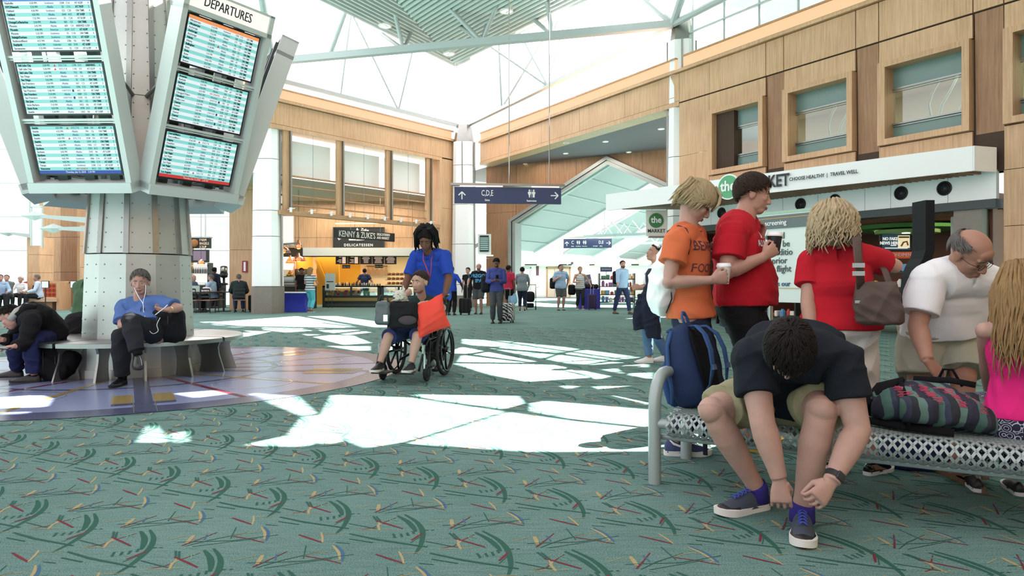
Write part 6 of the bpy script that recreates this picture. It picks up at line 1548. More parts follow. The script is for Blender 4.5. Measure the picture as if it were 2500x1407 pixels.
def pattern_backpack():
    m_ = banded('aztec print', [(34, 36, 50), (70, 104, 94), (52, 56, 76), (36, 40, 46), (92, 120, 112), (40, 42, 60)], [.03, .035, .02, .03, .03, .02], 0, .85, .05, 7)
    pink = mat('pink zigzag', (196, 72, 104), .8)
    a = BQ(1.02, .30, .385); d = BE1; e = BE2
    b = thing('backpack', 'dark backpack with a green and pink zigzag print lying on the mesh bench', 'backpack', a)
    def rg(x, w0, w1, h, z=.0):
        c = a + d * x; out = []
        for k in range(20):
            an = 2 * PI * k / 20; ca, sa = math.cos(an), math.sin(an); out.append(c + e * ((w0 + w1) / 2 + (w1 - w0) / 2 * ca) + UP * (z + h / 2 + h / 2 * (abs(sa) ** .8 * (1 if sa > 0 else -1))))
        return out
    m = MB(); m.loft([rg(.02, -.08, .16, .12, .02), rg(.08, -.13, .19, .19), rg(.2, -.16, .20, .215), rg(.35, -.17, .20, .20), rg(.46, -.15, .19, .16), rg(.53, -.10, .15, .11), rg(.56, -.03, .09, .05, .02)])
    me = remeshed(m, .008, 4); folds(me, .012, .12, 5); me.transform(Matrix.Identity(4)); me.materials.append(m_); body = link_mesh('pack_body', me, b, True)
    bv = BVHTree.FromPolygons([v.co + b.location for v in me.vertices], [tuple(p.vertices) for p in me.polygons]); dr = V((-.15, .75, -.62)).normalized(); zz = MB()
    for r in range(4):
        for k in range(7):
            o = a + d * (.10 + .105 * r + .012 * (k % 2)) + e * -.05 + UP * (.03 + .028 * k) - dr * .3
            pts = [o + d * (.022 * (1 if q % 2 else -1)) + UP * (.007 * q - .01) for q in range(4)]; hit = [bv.ray_cast(p, dr)[0] for p in pts]
            if all(h is not None for h in hit): zz.tube([h - dr * .001 for h in hit], .003, 5)
    zz.build('zigzag_print', pink, body)
    m = MB(); m.loft([rg(.14, -.20, -.12, .11, .05), rg(.18, -.225, -.12, .13, .04), rg(.27, -.225, -.12, .12, .04), rg(.30, -.20, -.12, .10, .05)]); me = remeshed(m, .008, 3); me.materials.append(m_); link_mesh('front_pocket', me, b, True)
    m = MB(); m.tube([a + d * .05 + e * .1 + UP * .01, a + d * -.02 + e * .05 + UP * .07, a + d * .05 + e * .0 + UP * .17, a + d * .16 + e * .02 + UP * .225], [.03, .055, .055, .02], 10, flat=.25); m.build('dark_flap', BPM, b, True)
    m = MB(); m.tube([a + d * -.04 + e * -.02 + UP * .012, a + d * .16 + e * -.17 + UP * .02, a + d * .36 + e * -.2 + UP * .015], .022, 8, flat=.4); m.tube([a + d * .14 + e * .0 + UP * .225, a + d * .17 + e * -.15 + UP * .15, a + d * .18 + e * -.2 + UP * .02], .010, 8, flat=.5); m.tube([a + d * .2 + e * .08 + UP * .22, a + d * .36 + e * .06 + UP * .225, a + d * .46 + e * .05 + UP * .21], .02, 8, flat=.4); m.build('strap', BPM, b, True)
    m = MB(); m.tube([a + d * .3 + e * .12 + UP * .2, a + d * .33 + e * .13 + UP * .27, a + d * .37 + e * .13 + UP * .27, a + d * .41 + e * .12 + UP * .19], .011, 8, flat=.6); m.build('grab_handle', BPM, b, True)

def cup(label, c, up, body, lidc, sc=1.0):
    t = thing('coffee_cup', label, 'cup', c); r, f, u = V((1, 0, 0)), V((0, 1, 0)), V(up).normalized(); r = (r - u * u.dot(r)).normalized(); f = u.cross(r)
    MB().lathe(c, [(.029 * sc, 0), (.030 * sc, .002), (.041 * sc, .108 * sc)], 24, (r, f, u)).build('paper_cup', body, t, 40)
    MB().lathe(c, [(.044 * sc, .104 * sc), (.045 * sc, .112 * sc), (.042 * sc, .116 * sc), (.040 * sc, .126 * sc), (.036 * sc, .128 * sc), (.034 * sc, .122 * sc)], 24, (r, f, u)).build('lid', lidc, t, 40)
def phone(label, c, long, face, sc=1.0, col=None):
    t = thing('phone', label, 'phone', c); l = V(long).normalized(); n = V(face); n = (n - l * l.dot(n)).normalized(); w = n.cross(l)
    MB().rbox(c, (.072 * sc, .148 * sc, .009 * sc), .008 * sc, (w, l, n)).build('case', col or BLACK, t); MB().box(c + n * .005 * sc, (.064 * sc, .132 * sc, .001), (w, l, n)).build('screen', mat('dark screen', (20, 24, 30), .1), t)

def soft_bag(name, label, cat, c, rx, ry, h, m, seed=1, amp=.012, top=.55, ax=None):
    t = thing(name, label, cat, c); a = ax or (V((1, 0, 0)), V((0, 1, 0)), UP); mb = MB()
    mb.loft([ring(c + UP * (h * z), a[0], a[1], rx * k, ry * k, 20, 2.6) for z, k in ((0, .8), (.06, .97), (.3, 1.05), (.6, .98), (.85, .8), (.97, top), (1, top * .7))])
    me = remeshed(mb, max(.008, h / 45), 3); folds(me, amp, h * .45, seed); me.materials.append(m); link_mesh('bag_body', me, t, True)
    return t

def suitcase(label, c, w, d, h, face, m, handle, wheel=.03, group=None, trim=None):
    t = thing('suitcase', label, 'suitcase', c, group); r, f = ax3(face)
    MB().rbox(c + UP * (wheel * 2 + h / 2), (w, d, h), min(.05, d * .3), (r, f, UP), 4).build('case_body', m, t, 40)
    m2 = MB()
    for sx in (-1, 1):
        m2.box(c + r * sx * w * .17 + f * (d / 2 + .004) + UP * (wheel * 2 + h / 2), (.012, .01, h * .96), (r, f, UP))
    m2.build('zip_trim', trim or BLACK, t)
    for sx in (-1, 1):
        for sy in (-1, 1): q = c + r * sx * w * .38 + f * sy * d * .3; MB().tube([q + r * .015 + UP * wheel, q - r * .015 + UP * wheel], wheel, 10).build('wheel', BLACK, t)
    if handle:
        m3 = MB(); z0, z1 = wheel * 2 + h, wheel * 2 + h + handle; k = w * .17
        m3.tube([c - f * d * .3 - r * k + UP * z0 * .9, c - f * d * .3 - r * k + UP * z1, c - f * d * .3 + r * k + UP * z1, c - f * d * .3 + r * k + UP * z0 * .9], .010, 8); m3.build('pull_handle', STEEL, t)
    return t

def luggage():
    Z = bpy.data.materials.new('zebra print'); Z.use_nodes = True; nt = Z.node_tree; bs = nt.nodes['Principled BSDF']; bs.inputs['Roughness'].default_value = .5
    tc = nt.nodes.new('ShaderNodeTexCoord'); wv = nt.nodes.new('ShaderNodeTexWave'); wv.inputs['Scale'].default_value = 7; wv.inputs['Distortion'].default_value = 7; wv.inputs['Detail'].default_value = 2; wv.bands_direction = 'DIAGONAL'; cr = nt.nodes.new('ShaderNodeValToRGB'); cr.color_ramp.interpolation = 'CONSTANT'; cr.color_ramp.elements[0].color = rgb(26, 28, 30); cr.color_ramp.elements[1].color = rgb(206, 210, 210); cr.color_ramp.elements[1].position = .48
    nt.links.new(tc.outputs['Object'], wv.inputs[0]); nt.links.new(wv.outputs['Fac'], cr.inputs[0]); nt.links.new(cr.outputs[0], bs.inputs[0])
    BC = cloth('luggage black', (26, 28, 30), .7); PC = cloth('luggage purple', (48, 34, 66), .6)
    suitcase('zebra striped suitcase with a raised handle beside the man in the violet-blue shirt', F(1236, 788), .44, .26, .48, -22, Z, .40, .025, None, BLACK)
    suitcase('black suitcase with raised handle in front of the bald man in the black shirt', F(1135, 769), .37, .25, .50, -8, BC, .46)
    suitcase('black suitcase with a tall silver handle beside the green free-standing sign', F(622, 762), .42, .28, .56, 5, BC, .44)
    suitcase('dark purple round-topped suitcase before the blue draped sales table', F(1446, 757), .33, .22, .56, 5, PC, .34)
    def pack(label, px, py, y, w, h, col=(28, 30, 34)):
        c = P(px, py, y); t = thing('backpack', label, 'backpack', V((c.x, c.y, c.z - h / 2))); m = MB(); m.rbox(c, (w, .22, h), .08, n=5); m.rbox(c - V((0, .12, h * .12)), (w * .75, .1, h * .5), .045, n=4); m.build('pack_body', cloth('pack %d' % col[0], col), t, 40)
        m = MB(); m.tube([c + V((-.02, 0, h * .5)), c + V((0, 0, h * .5 + .05)), c + V((.04, 0, h * .5))], .012, 6); m.build('top_handle', BLACK, t, True); return t
    pack('black backpack slung on the far shoulder of the man in the violet-blue shirt', 1186, 694, 18.65, .26, .46); pack('black backpack hanging from the shoulder of the man in the pale blue short-sleeved shirt', 1350, 692, 27.5, .26, .44); pack('black rucksack carried by the woman in the striped tank top', 1396, 708, 28.2, .30, .42, (22, 24, 24)); pack('dark backpack on the back of the walking man in navy trousers', 1506, 678, 24.4, .30, .46, (30, 34, 40))
    c = F(1253, 741) ; c = P(1252, 728, 25); t = soft_bag('shopping_bag', 'light blue plastic shopping bag held by the person in pink', 'bag', c - UP * .2, .16, .10, .40, mat('blue plastic', (130, 176, 206), .35), 3)
    # draped sales table with dark goods
    y = 28.6; x0, x1 = P(1414, 0, y).x, P(1466, 0, y).x; t = thing('draped_table', 'sales table under a pleated blue cloth behind the woman in the striped top', 'table', V(((x0 + x1) / 2, y + .35, 0))); m = MB(); pl = []
    for k in range(48):
        an = 2 * PI * k / 48; ca, sa = math.cos(an), math.sin(an); kk = (abs(ca) ** 5 + abs(sa) ** 5) ** -.2; pl.append((ca * kk, sa * kk, 1 + (.03 if k % 2 else -.01)))
    m.loft([[V(((x0 + x1) / 2 + a * (x1 - x0) / 2 * (q if z == 0 else 1), y + .4 + b * .38 * (q if z == 0 else 1), z)) for a, b, q in pl] for z in (0, .80)]); m.build('pleated_cloth', mat('royal blue cloth', (40, 44, 140), .7), t, 40, fix=True); MB().box(V(((x0 + x1) / 2, y + .4, .81)), (x1 - x0, .76, .02)).build('table_top', BLUEC, t)
    g = random.Random(2)
    for k in range(12):
        c = V((lerp(x0, x1, .08 + .07 * k), y + .2 + g.uniform(0, .4), .82)); m = MB(); m.ell(c + UP * .1, (.10, .09, g.uniform(.09, .14)), nu=10, nv=6); tag(m.build('soft_toy', cloth('dark plush', (40, 30, 38)), None, True), 'dark soft bundle heaped on the blue sales table', 'goods', 'goods on the blue sales table')
    a = V((P(1433, 0, 29.2).x, 29.2, 0)); t = thing('price_sign', 'slanted grey price sign reading 19.99 behind the striped tank top', 'sign', a + UP * .9); ax = V((math.cos(R(12)), 0, math.sin(R(12)))); m = MB(); m.box(a + UP * 1.2, (.36, .02, .42), (ax, YN, ax.cross(YN) * -1)); m.build('sign_panel', mat('grey blue sign', (96, 104, 124), .6), t); letters('lettering', '$19.99', .12, a + UP * 1.16 + YN * .02, ax, V((-ax.z, 0, ax.x)), TW, t); MB().tube([a, a + UP * 1.0], .015, 6).build('stand', STEEL, t)
    a = P(1480, 658, 29.6); t = thing('shop_sign', 'dark blue sign over the black wheeled display rack', 'sign', a); MB().box(a, (.5, .04, .2)).build('sign_panel', NAVY, t); letters('lettering', 'THE CHOCOLATE', .06, a + V((.0, -.03, 0)), YL, UP, TW, t, width=.8); MB().tube([a, V((a.x, a.y, 1.4))], .015, 6).build('stand', STEEL, t)
    # stroller
    c = F(1297, 757); t = thing('stroller', 'black folding stroller pushed by the woman in grey', 'stroller', c); m = MB()
    for s in (-.18, .18): m.tube([c + V((s, -.2, .1)), c + V((s, .25, .75)), c + V((s, .0, 1.0))], .014, 6); m.tube([c + V((s, .3, .1)), c + V((s, -.1, .6)), c + V((s, .0, 1.0))], .014, 6)
    m.tube([c + V((-.18, 0, 1.0)), c + V((.18, 0, 1.0))], .016, 6); m.build('frame', STEEL, t, True); m = MB(); m.rbox(c + V((-.04, .1, .52)), (.36, .36, .42), .12, n=4); m.rbox(c + V((-.06, .1, .18)), (.34, .36, .18), .05); m.build('seat', cloth('stroller black', (28, 28, 32)), t, True)
    for s in (-.18, .18):
        for y in (-.2, .3):
            m = MB(); m.torus(c + V((s, y, .085)), V((1, 0, 0)), .07, .018, 18, 6); m.disc(c + V((s, y, .085)), V((1, 0, 0)), .05, .01, 12); m.build('wheel', BLACK_RUB, t)
    # tables and chairs of the snack bar at the left
    FR = mat('black chair frame', (24, 24, 26), .5); SE = mat('wooden chair seat', (150, 108, 84), .6); TT = mat('dark table top', (70, 52, 44), .5)
    def table(px, y, w, lab):
        c = V((P(px, 0, y).x, y, 0)); t = thing('cafe_table', lab, 'table', c); MB().box(c + UP * .73, (w, .7, .04)).build('table_top', TT, t); MB().tube([c, c + UP * .72], .035, 10).build('pedestal', FR, t); MB().disc(c, UP, .26, .03, 20).build('base', FR, t)
    table(488, 25.6, 1.05, 'dark cafe table with an open laptop at the left of the column bench'); table(546, 26.2, .75, 'dark pedestal cafe table in front of the man in the dark green jacket')
    def chair(px, y, face, lab):
        c = V((P(px, 0, y).x, y, 0)); r, f = ax3(face); t = thing('cafe_chair', lab, 'chair', c); MB().rbox(c + UP * .45, (.40, .40, .035), .016, (r, f, UP)).build('seat', SE, t)
        for sx in (-1, 1):
            MB().tube([c + r * sx * .18 + f * .18, c + r * sx * .17 + f * .17 + UP * .44], .017, 8).build('leg', FR, t); MB().tube([c + r * sx * .18 - f * .20, c + r * sx * .17 - f * .17 + UP * .44, c + r * sx * .17 - f * .22 + UP * .86], .017, 8).build('rear_leg', FR, t)
        m = MB()
        for z in (.58, .72, .85): m.box(c - f * (.17 + .05 * (z - .44) / .42 + .01) + UP * z, (.36, .018, .06), (r, f, UP))
        m.build('backrest', FR, t)
    chair(472, 24.9, 180, 'black ladder-back cafe chair nearest the display column'); chair(508, 25.0, 175, 'black ladder-back cafe chair second from the display column'); chair(586, 25.3, 200, 'black cafe chair under the man in the dark green jacket'); chair(529, 25.9, -100, 'black cafe chair under the man in the light blue shirt'); chair(458, 26.3, 95, 'black cafe chair under the bald man at the laptop')
    c = V((P(482, 0, 25.6).x, 25.55, .75)); t = thing('laptop', 'open silver laptop on the dark cafe table', 'laptop', c); MB().box(c + UP * .008, (.33, .23, .015)).build('keyboard_base', STEEL, t); MB().box(c + V((0, -.13, .11)), (.33, .012, .22)).build('lid', STEEL, t); MB().disc(c + V((0, -.137, .12)), YN, .02, .003, 12).build('badge', WHITE, t)
    c = V((P(506, 0, 25.5).x, 25.45, .75)); soft_bag('paper_bag', 'white and red crumpled paper bag on the dark cafe table', 'bag', c, .16, .12, .16, mat('white paper', (222, 214, 214), .7), 8, .02)
EXTRA += [mesh_bench, blue_backpack, pattern_backpack, luggage]
# ------------------------------------------------------------------ people in the foreground
C_NAVYT = cloth('black navy tee', (27, 32, 40)); C_KHAKI = cloth('khaki', (150, 146, 116)); C_ORANGE = cloth('orange tee', (204, 108, 70)); C_JEANS = cloth('dark jeans', (40, 46, 66), .9, .35, 500, .2, 12)
C_RED = cloth('red tee', (178, 28, 42)); C_BLACK = cloth('black cotton', (26, 26, 28)); C_WHITE = cloth('white cotton', (226, 226, 228)); C_SHORTW = cloth('white shorts', (214, 212, 206)); C_STONE = cloth('stone cargo', (168, 168, 150))
C_PINK = cloth('hot pink', (226, 44, 126)); C_BLUEPOLO = cloth('blue polo', (84, 112, 168)); C_CHARC = cloth('charcoal trousers', (38, 40, 44)); C_GREYF = cloth('grey fleece', (168, 168, 162)); C_GREENJ = cloth('green jacket', (74, 98, 74)); C_ROYAL = cloth('royal blue polo', (40, 72, 168))
C_DENIM = cloth('blue denim', (86, 112, 146), .9, .3, 400, .2, 10); C_NAVYC = cloth('navy coat', (32, 36, 52)); C_VIOLET = cloth('violet blue shirt', (66, 74, 138)); C_PALEB = cloth('pale blue shirt', (150, 176, 204)); C_GREYT = cloth('grey top', (122, 134, 140)); C_SLATE = cloth('slate shorts', (74, 80, 80)); C_ROSE = cloth('rose tee', (176, 44, 72)); C_TEAL = cloth('turquoise', (98, 196, 208)); C_DKGREEN = cloth('dark green fleece', (44, 56, 56)); C_NAVYP = cloth('navy trousers', (44, 54, 84))
PAISLEY = None

def paisley():
    m = bpy.data.materials.new('navy paisley'); m.use_nodes = True; nt = m.node_tree; b = nt.nodes['Principled BSDF']; b.inputs['Roughness'].default_value = .9
    tc = nt.nodes.new('ShaderNodeTexCoord'); v = nt.nodes.new('ShaderNodeTexVoronoi'); v.inputs['Scale'].default_value = 24; v.inputs['Randomness'].default_value = .6; nt.links.new(tc.outputs['Object'], v.inputs['Vector'])
    w = nt.nodes.new('ShaderNodeMath'); w.operation = 'MULTIPLY'; w.inputs[1].default_value = 30; nt.links.new(v.outputs['Distance'], w.inputs[0]); s = nt.nodes.new('ShaderNodeMath'); s.operation = 'SINE'; nt.links.new(w.outputs[0], s.inputs[0])
    cr = nt.nodes.new('ShaderNodeValToRGB'); cr.color_ramp.interpolation = 'CONSTANT'; cr.color_ramp.elements[0].color = rgb(34, 38, 62); cr.color_ramp.elements[1].color = rgb(190, 190, 204); cr.color_ramp.elements[1].position = .62
    nt.links.new(s.outputs[0], cr.inputs[0]); nt.links.new(cr.outputs[0], b.inputs['Base Color']); return m

def bvh_of(o):
    off = origin_of(o); return BVHTree.FromPolygons([v.co + off for v in o.data.vertices], [tuple(p.vertices) for p in o.data.polygons])
def print_on(o, name, s, size, c, ax, up, m, **kw):
    """lettering printed on a garment: laid on the cloth from the front"""
    bv = bvh_of(o); me = text_mesh(s, size, 0, **kw); ax = V(ax).normalized(); up = V(up); up = (up - ax * ax.dot(up)).normalized(); n = ax.cross(up)
    T = Matrix((ax, up, n)).transposed().to_4x4(); T.translation = V(c) + n * .25; bm = bmesh.new(); bm.from_mesh(me); bmesh.ops.triangulate(bm, faces=bm.faces); bmesh.ops.subdivide_edges(bm, edges=bm.edges, cuts=1); bm.to_mesh(me); bm.free()
    me.transform(T); d = -n
    for v in me.vertices:
        h = bv.ray_cast(v.co, d)
        v.co = (h[0] - d * .003) if h[0] is not None else v.co + d * .25
    me.materials.clear(); me.materials.append(m); return link_mesh(name, me, o)

LOW = dict(low=.062)
def seated_man():
    J = dict(pel=V((1.42, 3.56, .50)), mid=V((1.36, 3.36, .80)), chest=P(1941, 862, 3.12), neck=P(1934, 852, 2.99), head=P(1926, 852, 2.86), hf=V((-.02, .06, -1)), hu=V((-.30, -.95, -.02)),
             sR=P(1836, 878, 3.13), sL=P(2054, 884, 3.04), eR=P(1862, 1035, 3.02), eL=P(2094, 1050, 2.95), wR=P(1902, 1168, 2.98), wL=P(2030, 1176, 2.85),
             hL=V((1.515, 3.50, .50)), hR=V((1.32, 3.61, .50)), kR=P(1738, 1002, 3.28), kL=P(2006, 1000, 3.02), aR=V((1.177, 3.345, .10)), aL=V((1.275, 3.06, .10)), tR=V((-.29, -.13, 0)), tL=V((-.10, -.26, 0)),
             hdR=V((.05, -.10, -1)), pnR=V((.35, .92, -.1)), hdL=V((-.70, -.30, -.62)), pnL=V((-.45, .75, -.45)), cuR=.55, cuL=.75, thR=.8, thL=.8, fwd=V((-.49, -.87, 0)))
    L = dict(H=1.82, fat=.85, skin=SK_PALE, vox=.0044, sm=3, cvox=.006, hs=1.14, jowl=.5, hair=dict(style='short', m=HAIR['dark'], thick=.011, strand=.001, seed=3, tufts=900), face=dict(brow=HAIR['dark'], closed=True),
             bottom=dict(m=C_KHAKI, name='shorts', end=.84, grow=.018, gend=.035, amp=.010, wl=.13), top=dict(m=C_NAVYT, sleeve=.56, hem=.03, grow=.018, gend=.030, flare=.02, amp=.008, wl=.16, neck=1.07),
             shoes=dict(name='sneaker', m=mat('sneaker grey', (60, 68, 82), .8, bump=.2), sole=WHITE_RUB, laces=mat('blue lace', (58, 76, 170), .7), cap=mat('toe cap black', (26, 27, 30), .5), k=1.04, sole_h=.028))
    p = person('man in a dark tee and khaki shorts bending to tie his sneaker', J, L)
    for sd in 'RL':     # purple socks
        m = MB(); a = J['a' + sd]; m.tube([a - UP * .06, a, a + (J['k' + sd] - a) * .045], [.054, .052, .052], 16); m.build('sock', cloth('purple sock', (56, 48, 128)), p['root'], True)
    w = lerp(J['wL'], J['eL'], .10); d = (J['eL'] - J['wL']).normalized(); t = thing('wristwatch', 'black digital wristwatch on the wrist of the man tying his sneaker', 'watch', w); r, f, u = frame(d, V((.4, -.8, .3)))
    MB().tube([w - d * .013, w + d * .013], .038, 20).build('strap', BLACK, t, 40); MB().rbox(w + u * .036, (.040, .036, .012), .006, (r, d, u)).build('case', CHAR, t)
    sh = p['top']; bv = bvh_of(sh)
    def blob(name, pts, m):
        me = bpy.data.meshes.new('b'); q = [P(x, y, 2.2) for x, y in pts]; bm = bmesh.new(); vs = [bm.verts.new(v) for v in q]; bm.faces.new(vs); bmesh.ops.triangulate(bm, faces=bm.faces); bmesh.ops.subdivide_edges(bm, edges=bm.edges, cuts=2); bm.to_mesh(me); bm.free(); cam = V((0, 0, EYE))
        for v in me.vertices:
            dd = (v.co - cam).normalized(); h = bv.ray_cast(v.co, dd); v.co = h[0] - dd * .004 if h[0] is not None and h[3] < 1.6 else v.co
        me.materials.append(m); link_mesh(name, me, sh)
    return p

def boy_orange():
    J = dict(pel=P(1686, 764, 4.40), chest=P(1676, 578, 4.40), neck=P(1680, 552, 4.40), head=P(1699, 494, 4.40), hf=V((.80, -.08, -.58)), hu=V((.58, -.05, .80)), sR=P(1652, 592, 4.22), sL=P(1694, 584, 4.58),
             eR=P(1632, 690, 4.17), wR=P(1737, 684, 4.17), hdR=V((.97, .10, .20)), pnR=V((-.05, .97, .10)), cuR=.85, wL=P(1722, 636, 4.52), hdL=V((.72, -.12, .62)), pnL=V((-.50, -.20, .80)), cuL=.75, epL=V((-.5, 0, -1)),
             hR=P(1684, 774, 4.31), hL=P(1690, 774, 4.49), aR=V((1.025, 4.40, .09)), aL=V((1.10, 4.62, .09)), tR=V((1, -.05, 0)), tL=V((1, .1, 0)), fwd=V((1, 0, 0)))
    def fringe(mb, Q, ax, g):
        U = g.uniform
        for k in range(90):
            a = -1.0 + 2.0 * k / 89; o = U(0, .010); x0 = .075 * math.sin(a); e = U(-.012, .012)
            mb.tube([Q(x0 * .5 + e, .05, .108 + o), Q(x0 * .95 + e, .10, .08 + o), Q(x0 * 1.1 + e + .008, .116 + o, .035), Q(x0 * 1.15 + e + .018, .116 + o, .008 - U(0, .03) * math.cos(a))], [.006, .0075, .006, .001], 5)
        for sx in (-1, 1):
            for k in range(70):
                y = .06 - .17 * U(0, 1); h = U(-.10, -.045); o = U(0, .008); e = U(-.012, .012)
                mb.tube([Q(sx * (.066 + o), y, .075), Q(sx * (.088 + o), y - .004 + e, .02), Q(sx * (.090 + o), y - .014 + e, h + .045), Q(sx * (.083 + o), y - .022 + e, h)], [.006, .0075, .006, .001], 5)
        for k in range(70):
            x = U(-.08, .08); o = U(0, .008); e = U(-.01, .01); h = U(-.12, -.08)
            mb.tube([Q(x * .8, -.085 - o, .06), Q(x + e, -.112 - o, .0), Q(x + e, -.106 - o, -.055), Q(x + e * 2, -.092 - o, h)], [.006, .0075, .006, .001], 5)
    L = dict(H=1.75, fat=-.15, skin=SK_PALE, vox=.005, cvox=.006, hs=1.04, hair=dict(style='mop', m=HAIR['ash'], thick=.022, strand=.001, seed=5, sweep=.7, extra=fringe, tufts=1100, tl=.075), face=dict(brow=HAIR['honey'], closed=True),
             bottom=dict(m=C_JEANS, name='jeans', end=1.94, grow=.014, gend=.030, amp=.006, wl=.11), top=dict(m=C_ORANGE, sleeve=.52, hem=-.06, grow=.022, gend=.040, flare=.02, amp=.007, wl=.12),
             shoes=dict(name='sneaker', m=mat('sneaker navy', (52, 60, 104), .6, bump=.15), sole=WHITE_RUB, laces=mat('white lace', (220, 220, 220), .7), k=1.02, sole_h=.030))
    p = person('blond boy in an orange football tee and jeans looking at his phone', J, L); t = p['top']; INK = mat('maroon print ink', (84, 44, 56), .8)
    ax = V((.55, .83, 0)).normalized()
    print_on(t, 'chest_print', 'BEAVERS', .085, P(1713, 603, 4.33), ax, UP, INK, bold=.001, width=.85, space=1.05); print_on(t, 'lower_print', 'FOOTBALL', .075, P(1725, 656, 4.33), ax, UP, INK, width=.85)
    shp = p['root'].children
    m = MB(); y = 4.352
    pts = [P(1634, 1074, y), P(1645, 1084, y), P(1660, 1090, y), P(1675, 1086, y)]; m.tube(pts, [.003, .009, .008, .002], 8, flat=.5); m.build('side_flash', WHITE, [c for c in shp if c.name.startswith('sneaker')][1], True)
    cup('white paper coffee cup in the hand of the boy in orange', P(1767, 694, 4.245), UP, mat('white cup', (232, 230, 228), .5), WHITE)
    phone('black phone held by the boy in orange', P(1762, 604, 4.50), V((.92, -.05, .40)), V((-.38, -.3, .86)), 1.1)
    c = P(1606, 770, 4.42); b = thing('drawstring_bag', 'white translucent drawstring bag on the back of the boy in orange', 'bag', c); m = MB(); u = V((.10, 0, 1)).normalized()
    rows = [(0, .04, .03), (.03, .10, .055), (.10, .15, .085), (.20, .165, .085), (.32, .15, .06), (.42, .11, .035), (.47, .05, .02)]
    m.loft([ring(P(1614, 772, 4.42) + u * z - V((.015 * math.sin(z * 6), 0, 0)), V((0, 1, 0)), V((1, 0, 0)), w, d, 20, 2.3) for z, w, d in rows]); me = remeshed(m, .009, 3); folds(me, .012, .12, 4); me.materials.append(mat('white nylon', (232, 234, 232), .5)); link_mesh('bag_body', me, b, True)
    m = MB(); m.tube(drape(t, [P(1622, 640, 4.34), P(1628, 600, 4.30), P(1640, 572, 4.27), P(1656, 560, 4.26), P(1670, 566, 4.24), P(1676, 590, 4.2), P(1670, 620, 4.2)]), .003, 6); m.tube([P(1637, 700, 4.26), P(1640, 730, 4.28), P(1626, 765, 4.30)], .004, 6); m.build('cord', BLACK, b, True)

def man_red():
    J = dict(pel=P(1806, 738, 4.62), chest=P(1802, 556, 4.62), neck=P(1818, 528, 4.62), head=P(1838, 476, 4.62), hf=V((.96, -.20, -.20)), hu=V((.2, 0, .98)), sR=P(1786, 574, 4.40), sL=P(1822, 566, 4.84),
             eR=P(1775, 664, 4.33), wR=P(1864, 628, 4.36), hdR=V((.80, .12, .55)), pnR=V((-.10, .95, .15)), cuR=.8, eL=P(1836, 655, 4.86), wL=P(1853, 590, 4.74), hdL=V((.25, -.15, .95)), pnL=V((-.9, -.1, .2)), cuL=.6,
             hR=P(1804, 750, 4.53), hL=P(1810, 750, 4.71), aR=V((1.50, 4.52, .09)), aL=V((1.60, 4.78, .09)), tR=V((1, -.1, 0)), tL=V((1, -.3, 0)), fwd=V((1, 0, 0)))
    L = dict(H=1.83, fat=.5, belly=.08, skin=SK_PINK, vox=.005, cvox=.006, hs=1.08, jowl=.6, hair=dict(style='short', m=HAIR['brown'], thick=.018, strand=.001, seed=8, sweep=.8, tufts=900, tl=.06), face=dict(brow=HAIR['brown']),
             bottom=dict(m=C_BLACK, name='shorts', end=.90, grow=.02, gend=.045, amp=.008, wl=.14), top=dict(m=C_RED, sleeve=.66, hem=-.04, grow=.024, gend=.046, flare=.0, amp=.007, wl=.15),
             shoes=dict(name='sneaker', m=mat('sneaker black', (28, 28, 30), .7), sole=mat('yellow sole', (196, 160, 50), .6), k=1.05))
    p = person('tall man in a red tee and black shorts holding a black coffee cup', J, L)
    print_on(p['top'], 'chest_print', 'A\nALUMNI', .055, P(1868, 585, 4.5), V((.45, .89, 0)), UP, TW, bold=.002)
    cup('black paper coffee cup with a white lid held by the man in the red tee', P(1889, 622, 4.43), V((.05, 0, 1)), mat('black cup', (30, 30, 32), .5), WHITE, 1.12)
    # person almost hidden behind
    J = stand(1.78, 5.45, 88, 1.50, lean=.05)
    L = dict(H=1.50, fat=.1, skin=SK_PINK, vox=.01, hair=dict(style='short', m=HAIR['dark']), bottom=dict(m=C_BLACK), top=dict(m=C_NAVYC, sleeve=1.9, name='jacket', grow=.03), shoes=dict(m=BLACK, sole=BLACK_RUB))
    person('person in a navy jacket almost hidden behind the man in the red tee', J, L)

